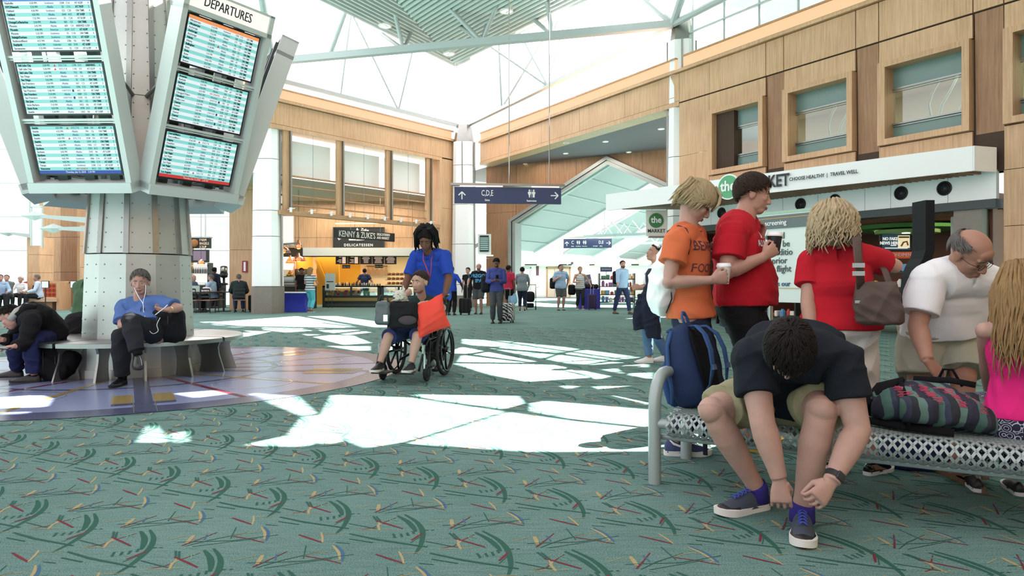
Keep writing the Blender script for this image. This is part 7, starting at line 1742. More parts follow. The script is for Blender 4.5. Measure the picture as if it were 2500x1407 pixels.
def woman_red():
    J = dict(pel=P(2048, 792, 4.0), chest=P(2046, 632, 4.0), neck=P(2038, 606, 4.0), head=P(2032, 548, 4.0), hf=V((.30, .93, -.15)), sL=P(1982, 640, 4.04), sR=P(2114, 630, 3.95), eL=P(1972, 735, 3.98), wL=P(1984, 830, 3.9), eR=P(2186, 650, 4.02), wR=P(2160, 640, 4.28), hdR=V((-.3, .9, .1)), pnR=V((-.6, -.1, -.7)),
             hL=P(2008, 802, 4.02), hR=P(2086, 802, 3.98), aL=V((1.89, 4.02, .085)), aR=V((2.043, 3.96, .085)), tL=V((-.2, .95, 0)), tR=V((.80, .50, 0)), fwd=V((.25, .97, 0)))
    def curls(mb, Q, ax, g):
        mb.ell(Q(0, -.03, -.07), (.076, .045, .09), ax)
        for k in range(300):
            a = PI * (-.80 + 1.6 * k / 299) + PI; x, y = math.sin(a), math.cos(a); r0 = g.uniform(.90, 1.12); n = 11; pts = []; rs = []
            L_ = g.uniform(.20, .31) - .05 * abs(math.sin(a / 2)); ph = g.uniform(0, 6); fq = g.uniform(2.2, 3.6); tp = g.uniform(.03, .11)
            for i in range(n):
                t = i / (n - 1); z = tp - L_ * t ** 1.1; rr = r0 * (.66 + .58 * min(t * 2.2 + (.11 - tp) * 5, 1)) + .12 * t; w = .013 * t
                pts.append(Q(x * .090 * rr + w * math.sin(ph + fq * t * 6), y * .107 * rr - .012 + w * math.cos(ph + fq * t * 6), z)); rs.append((.0085 if i else .006) * (1 - .8 * t ** 3))
            mb.tube(pts, rs, 6)
    L = dict(H=1.60, fat=.70, fem=True, skin=SK_PINK, vox=.0055, cvox=.006, hs=1.02, hair=dict(style='long', m=HAIR['blond'], thick=.022, strand=.004, seed=2, extra=curls),
             bottom=dict(m=C_SHORTW, name='shorts', end=1.06, grow=.022, gend=.060, amp=.010, wl=.16), top=dict(m=C_RED, sleeve=.62, hem=-.06, grow=.020, gend=.036, flare=.025, amp=.010, wl=.2),
             shoes=dict(name='slip_on_shoe', m=mat('black patent', (14, 14, 16), .12, coat=.6), sole=WHITE_RUB, k=.95, low=.05))
    p = person('blonde woman in a red tee and white shorts, her back turned', J, L)
    c = P(2138, 792, 3.72); b = thing('shoulder_bag', 'brown slouchy shoulder bag of the woman in the red tee', 'bag', c); BR_ = cloth('brown nylon', (86, 72, 66), .6); ex = V((.93, -.36, 0)).normalized(); ey = V((.36, .93, 0)).normalized(); m = MB()
    m.loft([ring(c + ex * (.02 - .10 * z) + UP * z * 1.0, ex, ey, w, d, 22, 3) for z, w, d in ((0, .09, .05), (.012, .115, .065), (.08, .118, .07), (.16, .108, .055), (.215, .095, .035), (.225, .08, .02))]); me = remeshed(m, .007, 3); folds(me, .008, .10, 7); me.materials.append(BR_); bb = link_mesh('bag_body', me, b, True)
    m = MB(); pts = [P(2102, 705, 3.72), P(2096, 640, 3.70), P(2092, 590, 3.76), P(2088, 572, 3.86), P(2090, 566, 3.98), P(2092, 580, 4.12)]; m.tube(pts, .026, 8, flat=.16, ref=V((1, .2, 0))); m.build('strap', BR_, b, True)
    m = MB(); m.tube([P(2176, 705, 3.74), P(2160, 660, 3.86), P(2138, 630, 4.08)], .02, 8, flat=.2, ref=V((1, .2, 0))); m.build('rear_strap', BR_, b, True)
    m = MB()
    for y in (648, 668): m.box(P(2096, y, 3.685), (.06, .008, .024), (ex, ey, UP))
    m.box(c + ex * -.09 + UP * .12 - ey * .05, (.03, .01, .015), (ex, ey, UP)); m.build('buckle', STEEL, b)

def stooping_man():
    J = dict(pel=P(2292, 806, 4.06), mid=P(2290, 738, 4.03), chest=P(2336, 676, 3.84), neck=P(2352, 652, 3.78), head=P(2368, 620, 3.70), hf=V((.42, -.62, -.66)), hu=V((.10, -.62, .78)), sR=P(2268, 684, 3.80), sL=P(2412, 690, 3.86), eR=P(2240, 796, 3.76), wR=P(2264, 880, 3.62), hdR=V((.60, -.1, -.75)), pnR=V((-.2, .8, -.4)), cuR=.5,
             eL=P(2428, 760, 3.98), wL=P(2382, 806, 3.98), hdL=V((-.6, -.2, -.6)), pnL=V((-.3, .9, 0)), hR=P(2255, 820, 4.06), hL=P(2335, 820, 4.04), kR=P(2246, 938, 3.98), kL=P(2352, 925, 3.90), aR=V((2.36, 4.12, .09)), aL=V((2.44, 3.80, .12)), tR=V((.7, -.7, 0)), tL=V((1, -.05, 0)), fwd=V((.5, -.86, 0)))
    L = dict(H=1.76, fat=.6, belly=.06, skin=SK_TAN, vox=.0055, cvox=.006, hs=1.06, jowl=.5, bare=True, hair=dict(style='bald', m=HAIR['grey'], thick=.010, strand=.001, seed=4, tufts=300), face=dict(brow=HAIR['grey'], closed=True),
             bottom=dict(m=C_STONE, name='cargo_shorts', end=.86, grow=.03, gend=.055, amp=.010, wl=.12), top=dict(m=C_WHITE, name='polo_shirt', sleeve=.74, hem=-.02, grow=.026, gend=.042, flare=.0, amp=.008, wl=.18, collar=1.2))
    p = person('balding man in a white polo and cargo shorts stooping over the patterned backpack', J, L)
    r, f, u = head_frame(J); h = J['head']; m = MB(); 
    for sx in (-1, 1):
        m.torus(h + r * sx * .034 + f * .103 - u * .004, f, .020, .0016, 18, 5); m.tube([h + r * sx * .054 + f * .10, h + r * sx * .082 + f * .06, h + r * sx * .084 - f * .01], .0016, 5)
    m.tube([h + r * -.014 + f * .106, h + r * .014 + f * .106], .0016, 5); t = thing('glasses', 'thin dark glasses of the stooping man in the white polo', 'glasses', h); m.build('frame', BLACK, t, True)
    q = thing('sandal', 'tan two-strap sandal half under the bench below the stooping man', 'sandal', J['aL']); fl = F(2335, 1178); fx = V((1, -.05, 0)).normalized(); m = MB(); m.prism([(y, w * 1.05) for w, y in SOLE] + [(y, -w * 1.05) for w, y in reversed(SOLE[1:-1])], V((fl.x, fl.y, .0)), fx, V((-fx.y, fx.x, 0)), UP * .028); m.build('cork_sole', GUM, q, fix=True)
    for y in (.07, .125):
        m = MB(); c = V((fl.x, fl.y, .028)) + fx * y; sy = V((-fx.y, fx.x, 0)); m.tube([c + sy * .048, c + sy * .04 + UP * .035, c + UP * .048, c - sy * .04 + UP * .035, c - sy * .048], .022, 8, flat=.2, ref=fx); m.build('strap', cloth('tan suede', (150, 128, 100)), q, True)

def girl_pink():
    global PAISLEY
    PAISLEY = paisley(); c = BQ(1.66, .33, 0); s = 1.40 / 1.75; f = V((.35, .93, 0)).normalized(); r = f.cross(UP)
    def W(a, b, z): return V((c.x, c.y, 0)) + r * a + f * b + UP * z
    J = dict(pel=W(0, 0, .475), chest=W(0, .02, .865), neck=W(0, .035, .92), head=W(0, .06, 1.055), hf=f - UP * .25, fwd=f, sL=W(-.145, .02, .86), sR=W(.145, .02, .86), wL=W(-.06, .34, .56), wR=W(.18, .2, .58), hL=W(-.07, 0, .47), hR=W(.07, 0, .47), kL=W(-.09, .36, .44), kR=W(.09, .36, .44), aL=W(-.09, .40, .1), aR=W(.09, .40, .1))
    def locks(mb, Q, ax, g):
        mb.ell(Q(0, -.05, -.10), (.09, .055, .17), ax)
        for k in range(320):
            a = PI * (-.74 + 1.48 * k / 319) + PI; x, y = math.sin(a), math.cos(a); r0 = g.uniform(.90, 1.10); n = 12; pts = []; rs = []; L_ = g.uniform(.34, .54); ph = g.uniform(0, 6); tp = g.uniform(.02, .11)
            for i in range(n):
                t = i / (n - 1); z = tp - L_ * t; rr = r0 * (.58 + .56 * min(t * 3 + (.11 - tp) * 5, 1)) + .15 * t; w = .003 + .014 * t * t
                pts.append(Q(x * .090 * rr + w * math.sin(ph + t * 10), y * .102 * rr - .014 + w * .6 * math.cos(ph + t * 10), z)); rs.append(.0075 * (1 - .85 * t ** 3))
            mb.tube(pts, rs, 6)
    L = dict(H=1.40, fat=-.05, fem=True, skin=SK_PALE, vox=.006, hs=.98, hair=dict(style='long', m=HAIR['honey'], thick=.014, strand=.003, seed=6, extra=locks), bottom=dict(m=PAISLEY, name='patterned_trousers', end=1.9, grow=.02, gend=.05), top=dict(m=C_PINK, sleeve=0, neck=1.0, hem=-.05, grow=.018, flare=.01, amp=.005, wl=.1), shoes=dict(m=BLACK))
    person('girl in a pink top with long wavy hair sitting on the mesh bench', J, L)
    soft_bag('duffel_bag', 'dark blue bag on the floor behind the mesh bench', 'bag', F(2265, 1152) + V((0, .12, 0)), .19, .14, .30, cloth('duffel navy', (36, 44, 84)), 5, .012)
EXTRA += [seated_man, boy_orange, man_red, woman_red, stooping_man, girl_pink]
# ------------------------------------------------------------------ wheelchair group, people on the ring bench, passers-by
def wheelchair():
    f = V((-.22, -.975, 0)).normalized(); r = f.cross(UP); c = V((-1.08, 8.22, 0))      # c: under the rear axle
    def Q(a, b, z): return c + r * a + f * b + UP * z
    t = thing('wheelchair', 'black folding wheelchair pushed across the carpet with its passenger', 'wheelchair', c); FR = mat('black tube', (20, 20, 22), .35, .3)
    for s in (-.30, .30):
        ctr = Q(s, 0, .305); m = MB(); m.torus(ctr, r, .282, .021, 40, 8); w = m.build('rear_wheel', BLACK_RUB, t, True)
        m = MB(); m.torus(ctr + r * (.035 if s > 0 else -.035), r, .245, .010, 36, 6); m.build('hand_rim', FR, w, True)
        m = MB(); m.torus(ctr, r, .258, .012, 36, 6); m.tube([ctr - r * .04, ctr + r * .04], .035, 12)
        for k in range(6):
            e = f * math.cos(k * PI / 3 + .3) + UP * math.sin(k * PI / 3 + .3); m.tube([ctr + e * .03, ctr + e * .262], [.016, .011], 6)
        m.build('mag_spokes', FR, w, True)
        cc = Q(s * .86, .50, .095); m = MB(); m.torus(cc, r, .076, .020, 24, 8); m.disc(cc - r * .012, r, .07, .024, 16); m.build('caster', BLACK_RUB, t, True)
        m = MB(); m.tube([Q(s * .86, .50, .11), Q(s * .86, .44, .24), Q(s * .86, .40, .44)], .016, 8); m.tube([Q(s * .86, -.12, .3), Q(s * .86, .42, .3)], .013, 8); m.tube([Q(s * .86, -.16, .92), Q(s * .86, -.10, .48), Q(s * .86, .44, .46), Q(s * .86, .56, .40), Q(s * .82, .72, .14)], .013, 8)
        m.tube([Q(s * .86, -.10, .48), Q(s * .86, 0, .3)], .013, 8); m.tube([Q(s * .9, -.1, .70), Q(s * .9, .26, .70), Q(s * .88, .34, .62), Q(s * .86, .36, .46)], .013, 8); m.tube([Q(s * .86, -.16, .92), Q(s * .86, -.30, .94)], .015, 8); m.tube([Q(s * .8, .05, .18), Q(-s * .8, .1, .44)], .014, 8); m.build('side_frame', FR, t, True)
        MB().box(Q(s * .92, .06, .735), (.05, .26, .035), (r, f, UP)).build('armrest', BLACK, t); MB().box(Q(s * .93, .05, .58), (.012, .30, .18), (r, f, UP)).build('side_guard', mat('grey vinyl', (120, 124, 126), .5), t)
        MB().box(Q(s * .52, .76, .125), (.17, .20, .018), (r, f, UP)).build('footplate', FR, t); MB().box(Q(s * .85, .60, .28), (.02, .05, .26), (r, f, UP)).build('leg_rest', STEEL, t)
    MB().rbox(Q(0, .16, .475), (.46, .44, .045), .02, (r, f, UP)).build('seat', BLACK, t); MB().box(Q(0, -.13, .70), (.48, .03, .42), (r, f, UP)).build('backrest', BLACK, t)
    J = dict(pel=Q(.0, .10, .585), mid=Q(0, -.0, .72), chest=P(1030, 738, 8.12), neck=P(1030, 727, 8.08), head=P(1025, 690, 8.02), hf=f + V((-.35, 0, -.05)), sR=P(992, 745, 8.10), sL=P(1068, 740, 8.16), wR=P(988, 722, 7.80), eR=P(958, 742, 7.92), hdR=V((.80, .25, .45)), pnR=V((-.2, .9, .3)), wL=P(1042, 738, 7.74), eL=P(1082, 752, 7.95), hdL=V((-.9, -.1, -.1)), pnL=V((0, .2, -1)), cuR=.7,
             hL=Q(-.09, .12, .56), hR=Q(.09, .12, .56), kL=P(1019, 820, 7.58), kR=P(948, 824, 7.62), aL=Q(-.155, .70, .225), aR=Q(.19, .74, .225), fwd=f)
    BLK = mat('black trainer', (24, 24, 26), .6)
    p = person('short-haired passenger sitting in the wheelchair with a hand at the mouth', J, dict(H=1.66, fem=True, fat=.2, skin=SK_PALE, vox=.007, hs=1.06, hand=.85, hair=dict(style='short', m=HAIR['brown'], thick=.016, strand=.003, seed=3), face=dict(brow=HAIR['brown']), top=dict(m=cloth('dark green tee', (40, 62, 60)), sleeve=.75, hem=-.1), bottom=dict(m=cloth('navy print shorts', (44, 52, 92), var=.5, vscale=30), name='shorts', end=.98, gend=.035), shoes=None))
    for sd in 'LR': o = shoe(p['root'], J['a' + sd], f, .98, dict(m=BLK, sole=WHITE_RUB, z=.135))
    g = stand(-.98, 8.86, -13, 1.76, lean=.17, wL=(-.27, .42, .93), wR=(.27, .42, .93), head=(-.0, .34, 1.60), neck=(0, .23, 1.46), hf=(-.12, .8, -.5), stride=.25, cuL=.9, cuR=.9, pnL=(0, 0, -1), pnR=(0, 0, -1))
    def dreads(mb, W, ax, q):
        for k in range(95):
            a = PI * (-.72 + 1.44 * k / 94) + PI; L_ = q.uniform(.10, .20); x, y = math.sin(a), math.cos(a); rr = q.uniform(.6, 1.1); ph = q.uniform(0, 6)
            mb.tube([W(x * .04 * rr, y * .05 * rr - .01, .115), W(x * .09 * rr, y * .10 * rr - .02, .10 + .03 * q.random()), W(x * .125 * rr, y * .13 * rr - .03, .05), W(x * .135 * rr + .01 * math.sin(ph), y * .145 * rr - .03, .05 - L_)], [.012, .013, .012, .006], 6)
    person('man in a royal blue polo with black dreadlocks pushing the wheelchair', g, dict(H=1.76, fat=.3, skin=SK_BROWN, vox=.007, hs=1.06, hair=dict(style='long', m=HAIR['black'], thick=.022, strand=.006, seed=4, extra=dreads), face=dict(brow=HAIR['black'], closed=True, lips=mat('dark lip', (96, 58, 52), .5)), top=dict(m=C_ROYAL, name='polo_shirt', sleeve=.85, hem=-.14, grow=.022, collar=1), bottom=dict(m=C_BLACK), shoes=dict(m=BLACK, sole=BLACK_RUB)))
    c0 = g['neck'] ; t = thing('lanyard', 'red lanyard round the neck of the man pushing the wheelchair', 'lanyard', c0); m = MB()
    for s in (-1, 1): m.tube([c0 + V((s * .06, -.04, -.01)), c0 + V((s * .05, -.15, -.10)), c0 + V((.03 + s * .02, -.20, -.24)), c0 + V((.04, -.22, -.32))], .009, 6, flat=.4)
    m.build('ribbon', mat('red ribbon', (170, 44, 60), .6), t, True)
    # pillow, bags, dog
    c = P(1052, 772, 7.62); t = thing('pillow', 'coral red pillow on the lap of the wheelchair passenger', 'pillow', c); CO = cloth('coral', (222, 74, 62)); m = MB(); a1 = V((.80, .35, .32)).normalized(); a2 = V((-.25, .1, .95)).normalized(); a3 = a1.cross(a2).normalized(); rings = []
    for i in range(13):
        x = -1 + i / 6; ring_ = []
        for j in range(24):
            an = 2 * PI * j / 24; ca, sa = math.cos(an), math.sin(an); yy = ca * (1 - .12 * (1 - x * x)); ring_.append(c + a1 * (x * .20 * (1 - .12 * (1 - ca * ca))) + a2 * (yy * .20) + a3 * (.085 * sa * max(0, 1 - x ** 4) ** .5 * (1 - ca ** 4 * .85)))
        rings.append(ring_)
    m.loft(rings); me = remeshed(m, .008, 3); folds(me, .008, .14, 3); me.materials.append(CO); link_mesh('cushion', me, t, True)
    b = thing('pet_carrier', 'black soft carrier bag on the wheelchair passenger lap with a dog in it', 'bag', P(985, 798, 7.62)); m = MB(); m.loft([ring(P(984, y, 7.58), V((1, -.1, 0)).normalized(), V((.1, 1, 0)).normalized(), w, d, 20, 3) for y, w, d in ((800, .13, .09), (796, .17, .12), (770, .185, .13), (745, .17, .12), (738, .15, .10))]); me = remeshed(m, .009, 3); folds(me, .012, .12, 6); me.materials.append(C_BLACK); link_mesh('bag_body', me, b, True); MB().ell(P(995, 782, 7.44), (.10, .03, .05)).build('pocket', cloth('dark mauve', (66, 58, 62)), b, True)
    b = thing('tote_bag', 'grey shiny tote bag hanging at the front corner of the wheelchair', 'bag', P(935, 795, 7.5)); m = MB(); m.rbox(P(934, 765, 7.5), (.16, .10, .26), .04, n=4); me = remeshed(m, .009, 3); folds(me, .010, .1, 9); me.materials.append(mat('grey shiny', (74, 80, 84), .35)); link_mesh('bag_body', me, b, True); MB().box(P(941, 777, 7.44), (.045, .006, .07)).build('tag', WHITE, b); MB().tube([P(925, 740, 7.5), P(930, 722, 7.5), P(945, 722, 7.5), P(948, 740, 7.5)], .009, 6).build('handle', BLACK, b, True)
    d = thing('dog', 'small white terrier looking out of the black carrier', 'dog', P(978, 750, 7.62)); m = MB(); h = P(976, 722, 7.60); fd = V((-.45, -.85, -.12)).normalized(); rr, ff, uu = frame(fd)
    m.ell(h, (.062, .070, .058), (rr, ff, uu)).ell(h + ff * .065 - uu * .018, (.032, .045, .028), (rr, ff, uu)).ell(h + ff * .03 + uu * .0, (.05, .05, .045), (rr, ff, uu)).tube([h - uu * .02 - ff * .02, h - uu * .12 - ff * .06, P(984, 768, 7.64)], [.055, .07, .10], 12)
    for s in (-1, 1): m.tube([h + rr * s * .035 + uu * .035, h + rr * s * .052 + uu * .075 - ff * .01, h + rr * s * .058 + uu * .105], [.026, .020, .003], 8, flat=.5)
    me = remeshed(m, .006, 2); folds(me, .010, .03, 4); FUR = mat('cream fur', (206, 200, 190), .9, bump=.6, bscale=90, var=.15); me.materials.append(FUR); link_mesh('body', me, d, True)
    MB().ell(h + ff * .108 - uu * .012, (.013, .010, .010), (rr, ff, uu)).build('nose', BLACK, d, True)
    for s in (-1, 1): MB().ell(h + rr * s * .028 + ff * .062 + uu * .016, .009, nu=10, nv=8).build('eye', BLACK, d, True)

def ring_bench_people():
    J = dict(pel=P(358, 812, 7.66), mid=P(352, 786, 7.82), chest=P(344, 750, 7.86), neck=P(342, 732, 7.82), head=P(342, 690, 7.76), hf=V((.30, -.92, -.12)), sR=P(302, 750, 7.84), sL=P(390, 742, 7.80), eR=P(298, 796, 7.66), wR=P(338, 792, 7.42), hdR=V((.62, .05, -.65)), pnR=V((-.2, .6, -.6)), eL=P(436, 752, 7.70), wL=P(412, 757, 7.46), hdL=V((-.85, -.1, .05)), pnL=V((-.2, -.3, .9)), cuL=.6,
             hL=P(380, 815, 7.62), hR=P(334, 818, 7.68), kL=P(318, 783, 7.16), aL=P(336, 862, 7.08), kR=P(294, 822, 7.24), aR=V((-4.13, 7.38, .085)), tL=V((.45, -.75, -.35)), fuL=V((.25, -.35, .9)), tR=V((.05, -1, 0)), fwd=V((0, -1, 0)))
    p = person('grey-haired man in a blue polo sitting cross-legged on the ring bench', J, dict(H=1.80, fat=.45, belly=.05, skin=SK_PINK, vox=.006, hs=1.12, jowl=.4, hair=dict(style='short', m=HAIR['grey'], thick=.014, strand=.001, seed=3, tufts=500), face=dict(brow=HAIR['grey']), top=dict(m=C_BLUEPOLO, name='polo_shirt', sleeve=.78, hem=-.10, grow=.022, gend=.04, collar=1.1, amp=.007, wl=.14), bottom=dict(m=C_CHARC, grow=.016, gend=.035, amp=.006), shoes=dict(name='loafer', m=mat('black leather', (24, 26, 28), .22), sole=BLACK_RUB, k=1.0)))
    for sd in 'LR': m = MB(); a = J['a' + sd]; m.tube([lerp(a, J['k' + sd], -.06), lerp(a, J['k' + sd], .16)], [.044, .05], 12); m.build('sock', C_BLACK, p['root'], True)
    t = thing('earphones', 'white earphone cable from the ear of the man in the blue polo to his phone', 'earphones', J['chest']); top = p['top']; e = P(328, 694, 7.70)
    m = MB(); m.tube(curve([e, P(330, 708, 7.66), P(340, 728, 7.64), P(349, 742, 7.63), P(351, 762, 7.60), P(357, 785, 7.48), P(364, 806, 7.36), P(374, 815, 7.32), P(386, 808, 7.32), P(383, 793, 7.32), P(391, 776, 7.34)]), .0035, 6); m.tube(curve([P(356, 696, 7.66), P(355, 715, 7.64), P(350, 735, 7.63), P(349, 744, 7.62)]), .003, 6); m.build('cable', WHITE, t, True)
    phone('white phone in the hand of the man in the blue polo', P(394, 757, 7.36), V((.75, -.1, .55)), V((-.5, -.3, .7)), 1.0, WHITE); m = MB(); w = lerp(J['wL'], J['eL'], .1); d = (J['eL'] - J['wL']).normalized(); x = thing('wristwatch', 'gold wristwatch on the man in the blue polo', 'watch', w); MB().tube([w - d * .01, w + d * .01], .034, 16).build('strap', mat('gold', (190, 160, 90), .3, .9), x, 40)
    g = drape(top, [P(342, 738, 7.6), P(344, 752, 7.6)], .008); x = thing('sunglasses', 'dark glasses hanging from the neck of the blue polo', 'glasses', g[0]); m = MB(); m.torus(g[0], V((.2, -1, .1)), .020, .003, 16, 6); m.torus(g[1], V((.2, -1, .1)), .020, .003, 16, 6); m.build('frame', BLACK, x, True)
    def packy(lab, c, w, d, h, ax, col=(26, 27, 30)):
        t = thing('backpack', lab, 'backpack', V((c.x, c.y, c.z - h / 2))); m = MB(); m.rbox(c, (w, d, h), min(d, w) * .35, ax, 5); m.rbox(c - ax[1] * d * .45 - UP * h * .12, (w * .8, d * .4, h * .5), .04, ax, 4); me = remeshed(m, .011, 3); folds(me, .010, .13, 5); me.materials.append(cloth('pack%d' % col[0], col)); link_mesh('pack_body', me, t, True); m = MB()
        for k in (-.2, .15): m.tube([c - ax[1] * d * .62 + ax[0] * w * k + UP * h * z for z in (-.3, 0, .3)], .006, 6)
        m.tube([c + UP * h * .5 - ax[0] * .03, c + UP * (h * .5 + .04), c + UP * h * .5 + ax[0] * .03], .012, 6); m.build('zip', CHAR, t, True); return t
    packy('black backpack on the ring bench under the blue polo man\'s arm', P(412, 795, 7.72), .34, .22, .37, (V((1, .05, 0)), V((-.05, 1, 0)), UP)); a = R(28)
    packy('black backpack on the floor under the ring bench by the hooded man', P(140, 888, 7.75), .40, .24, .40, (V((.95, .1, -.45)).normalized(), V((-.1, .98, 0)), V((.42, 0, .9)).normalized()), (23, 23, 25))
    soft_bag('gym_sack', 'black rounded sack on the ring bench behind the hooded man', 'bag', P(196, 826, 9.0), .21, .16, .33, C_BLACK, 4, .012)
    J = dict(pel=P(128, 812, 7.95), mid=P(112, 762, 7.88), chest=P(66, 772, 7.66), neck=P(50, 768, 7.62), head=P(26, 775, 7.56), hf=V((-.72, -.15, -.68)), hu=V((-.72, 0, .68)), sL=P(78, 786, 7.50), sR=P(60, 772, 7.84), eL=P(62, 838, 7.46), wL=P(36, 846, 7.34), hdL=V((-.95, 0, -.1)), pnL=V((0, .2, -1)), wR=P(8, 830, 7.6), eR=P(30, 830, 7.8), hdR=V((-.9, -.3, 0)),
             hL=P(122, 822, 7.86), hR=P(126, 818, 8.05), kL=P(74, 836, 7.52), kR=P(36, 832, 7.75), aL=F(84, 934) + UP * .085, aR=F(42, 922) + UP * .085, tL=V((-1, -.35, 0)), tR=V((-1, -.2, 0)), fwd=V((-.95, -.3, 0)))
    def hood(): pass
    p = person('man in a black hooded jacket bent over his phone on the ring bench', J, dict(H=1.78, fat=.1, skin=SK_PINK, vox=.0065, hs=1.06, hair=dict(style='crew', m=HAIR['dark'], thick=.010, strand=.001, seed=3, tufts=400), face=dict(brow=HAIR['dark']), top=dict(m=C_BLACK, name='hooded_jacket', sleeve=1.92, hem=-.16, grow=.032, gend=.03, amp=.010, wl=.15), bottom=dict(m=cloth('indigo jeans', (40, 46, 84)), name='jeans', grow=.02, gend=.032, amp=.008), shoes=dict(m=BLACK, sole=BLACK_RUB)))
    m = MB(); n = J['neck']; m.tube([n + V((.05, -.13, -.01)), n + V((.10, -.06, .07)), n + V((.11, .06, .07)), n + V((.05, .13, -.01))], [.03, .055, .055, .03], 12); m.build('hood', C_BLACK, p['root'], True); m = MB(); m.tube([n + V((-.02, -.125, -.05)), n + V((.04, -.11, .04)), n + V((.07, 0, .09)), n + V((.04, .11, .04))], .036, 10); m.build('hood_lining', C_GREYF, p['root'], True)
    phone('phone held low by the hooded young man', P(8, 850, 7.3), V((-1, 0, .05)), V((0, -.2, 1)))
    f = V((.35, .94, 0)).normalized(); r = f.cross(UP); c = P(212, 800, 9.2); c.z = 0
    def W(a, b, z): return c + r * a + f * b + UP * z
    J = dict(pel=W(0, 0, .54), chest=W(0, .06, 1.02), neck=W(0, .09, 1.09), head=W(.02, .14, 1.22), hf=f - UP * .3, fwd=f, sL=W(-.19, .06, 1.01), sR=W(.19, .06, 1.01), wL=W(-.2, .42, .62), wR=W(.2, .42, .62), hL=W(-.09, 0, .53), hR=W(.09, 0, .53), aL=W(-.12, .48, .085), aR=W(.12, .48, .085))
    person('man in a green jacket on the far side of the ring bench', J, dict(H=1.76, fat=.3, skin=SK_TAN, vox=.009, hair=dict(style='short', m=HAIR['black']), top=dict(m=C_GREENJ, name='jacket', sleeve=1.9, grow=.034, amp=.01, wl=.14), bottom=dict(m=C_CHARC), shoes=dict(m=BLACK, sole=BLACK_RUB)))

def sit(x, y, face, H=1.75, seat=.46, lean=.05, **kw):
    s = H / 1.75; a = R(face); f = V((math.sin(a), -math.cos(a), 0)); r = f.cross(UP); b = V((x, y, 0))
    def W(a, q, z): return b + r * a + f * q + UP * z
    z = seat + .11; J = dict(fwd=f, pel=W(0, 0, z), chest=W(0, lean, z + .47 * s), neck=W(0, lean * 1.1, z + .54 * s), head=W(0, lean * 1.3 + .02, z + .69 * s), sL=W(-.185 * s, lean, z + .47 * s), sR=W(.185 * s, lean, z + .47 * s), wL=W(-.2, .40, z + .14), wR=W(.2, .4, z + .14), hL=W(-.09, 0, z - .01), hR=W(.09, 0, z - .01), kL=W(-.13, .42, z), kR=W(.13, .42, z), aL=W(-.13, .46, .085), aR=W(.13, .46, .085))
    for k, v in kw.items(): J[k] = W(*v) if k[0] in 'we' else V(v)
    return J

